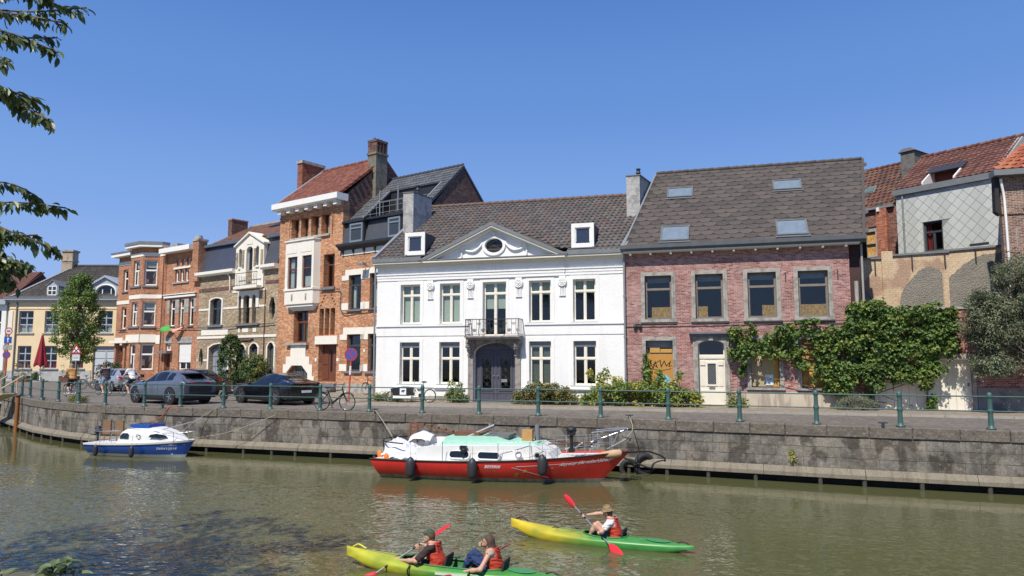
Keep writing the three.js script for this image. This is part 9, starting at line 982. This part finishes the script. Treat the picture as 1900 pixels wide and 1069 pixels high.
{
  const k1p = [-2.77, WATER, -15.3], k1t = 172.5 * D2R; kayak('single yellow to green kayak nearest the red boat', k1p, k1t, 3.95, .31, [[-.62, .28, .215]], { seats: [-.36] });
  const U = [.95, .8, .62], Lw = [-.7, -.06, -.66], on = t => mix3(U, Lw, t), g = V(...Lw).sub(V(...U)).normalize().toArray();
  paddle('red bladed paddle held by the kayaker in the bucket hat', k1p, k1t, U, Lw, [.72, .03, .04], .3);
  person('kayaker in tan bucket hat, white shirt and red life vest', k1p, k1t, { pel: [-.36, .17, 0], bel: [-.39, .31, 0], che: [-.31, .48, 0], nec: [-.24, .66, 0], hea: [-.19, .795, 0], turn: -.05, tilt: -.12, arms: { r: { e: [-.02, .56, .3], h: add3(on(.36), [-.07, .03, .03]), h2: on(.36), g, n: [-.9, .3, .3] }, l: { e: [-.2, .33, -.36], h: add3(on(.63), [-.08, .03, -.03]), h2: on(.63), g, n: [-.9, .3, -.3] } }, legs: [{ hip: [-.3, .18, .1], knee: [.1, .47, .12], ank: [.3, .14, .1] }, { hip: [-.3, .18, -.1], knee: [.08, .49, -.12], ank: [.28, .14, -.1] }] }, { shirt: cloth(0xe6e6e4), vest: VEST, shorts: cloth(0x47727e), leg: .55, hair: mat([.1, .06, .04], .8), k: .84, hat: 'bucket', hatM: cloth(0x9a8460), shoes: cloth(0x4a4a4a) }, 'kayakers');
  const k2p = [-4.9, WATER, -12.38], k2t = 178 * D2R; kayak('green tandem kayak carrying two paddlers', k2p, k2t, 4.2, .36, [[-1.02, .92, .25]], { seats: [.22, -.85], tandem: true, sheer: .12, c0: [.47, .46, .035], c1: [.065, .27, .05] });
  const U1 = [.3, .7, .66], L1 = [1.5, -.16, -.72], o1 = t => mix3(U1, L1, t), g1 = V(...L1).sub(V(...U1)).normalize().toArray(); paddle('red bladed paddle held by the front paddler of the tandem', k2p, k2t, U1, L1, [.62, .03, .04], .5);
  person('front tandem paddler in green cap, brown shirt and red vest', k2p, k2t, { pel: [.24, .15, 0], bel: [.24, .29, 0], che: [.33, .46, 0], nec: [.39, .635, 0], hea: [.44, .765, 0], turn: .15, tilt: -.05, arms: { r: { e: [.48, .33, .3], h: add3(o1(.36), [-.06, .04, .04]), h2: o1(.36), g: g1, n: [-.9, .3, .3] }, l: { e: [.5, .27, -.34], h: add3(o1(.57), [-.08, .0, -.04]), h2: o1(.57), g: g1, n: [-.9, .2, -.4] } }, legs: [{ hip: [.3, .16, .1], knee: [.68, .3, .14], ank: [1.05, .12, .1] }, { hip: [.3, .16, -.1], knee: [.66, .31, -.14], ank: [1.03, .12, -.1] }] }, { shirt: cloth(0x3c2f2b), sleeve: .85, vest: VEST, shorts: cloth(0x3f3d3a), leg: .55, hair: mat([.13, .08, .05], .8), k: .84, hat: 'cap', hatM: cloth(0x5d6b52), shoes: cloth(0x4a4a4a) }, 'kayakers');
  const U2 = [-.88, .42, .8], L2 = [.02, -.02, -.72], o2 = t => mix3(U2, L2, t), g2 = V(...L2).sub(V(...U2)).normalize().toArray(); paddle('red bladed paddle held by the rear paddler of the tandem', k2p, k2t, U2, L2, [.42, .04, .04], .9);
  person('rear tandem paddler with long brown hair, jeans and red vest', k2p, k2t, { pel: [-.84, .15, 0], bel: [-.87, .29, 0], che: [-.8, .46, 0], nec: [-.75, .64, 0], hea: [-.71, .77, 0], turn: -.1, tilt: 0, s: .165, arms: { r: { e: [-.55, .5, .26], h: [-.56, .55, .06], g: [0, 1, .2], n: [.2, 0, .9] }, l: { e: [-.72, .24, -.36], h: add3(o2(.7), [-.08, .03, .0]), h2: o2(.7), g: g2, n: [-.9, .3, .2] } }, legs: [{ hip: [-.78, .16, .1], knee: [-.36, .47, .12], ank: [-.14, .12, .1] }, { hip: [-.78, .16, -.1], knee: [-.38, .48, -.12], ank: [-.16, .12, -.1] }] }, { vest: VEST, shirt: cloth(0xb8a38c), sleeve: .05, shorts: cloth(0x2c3f6b), leg: 1, hair: mat([.09, .05, .035], .75), k: .84, long: true, shoes: cloth(0x6a6a68) }, 'kayakers');
}
renderer.render(scene, camera);
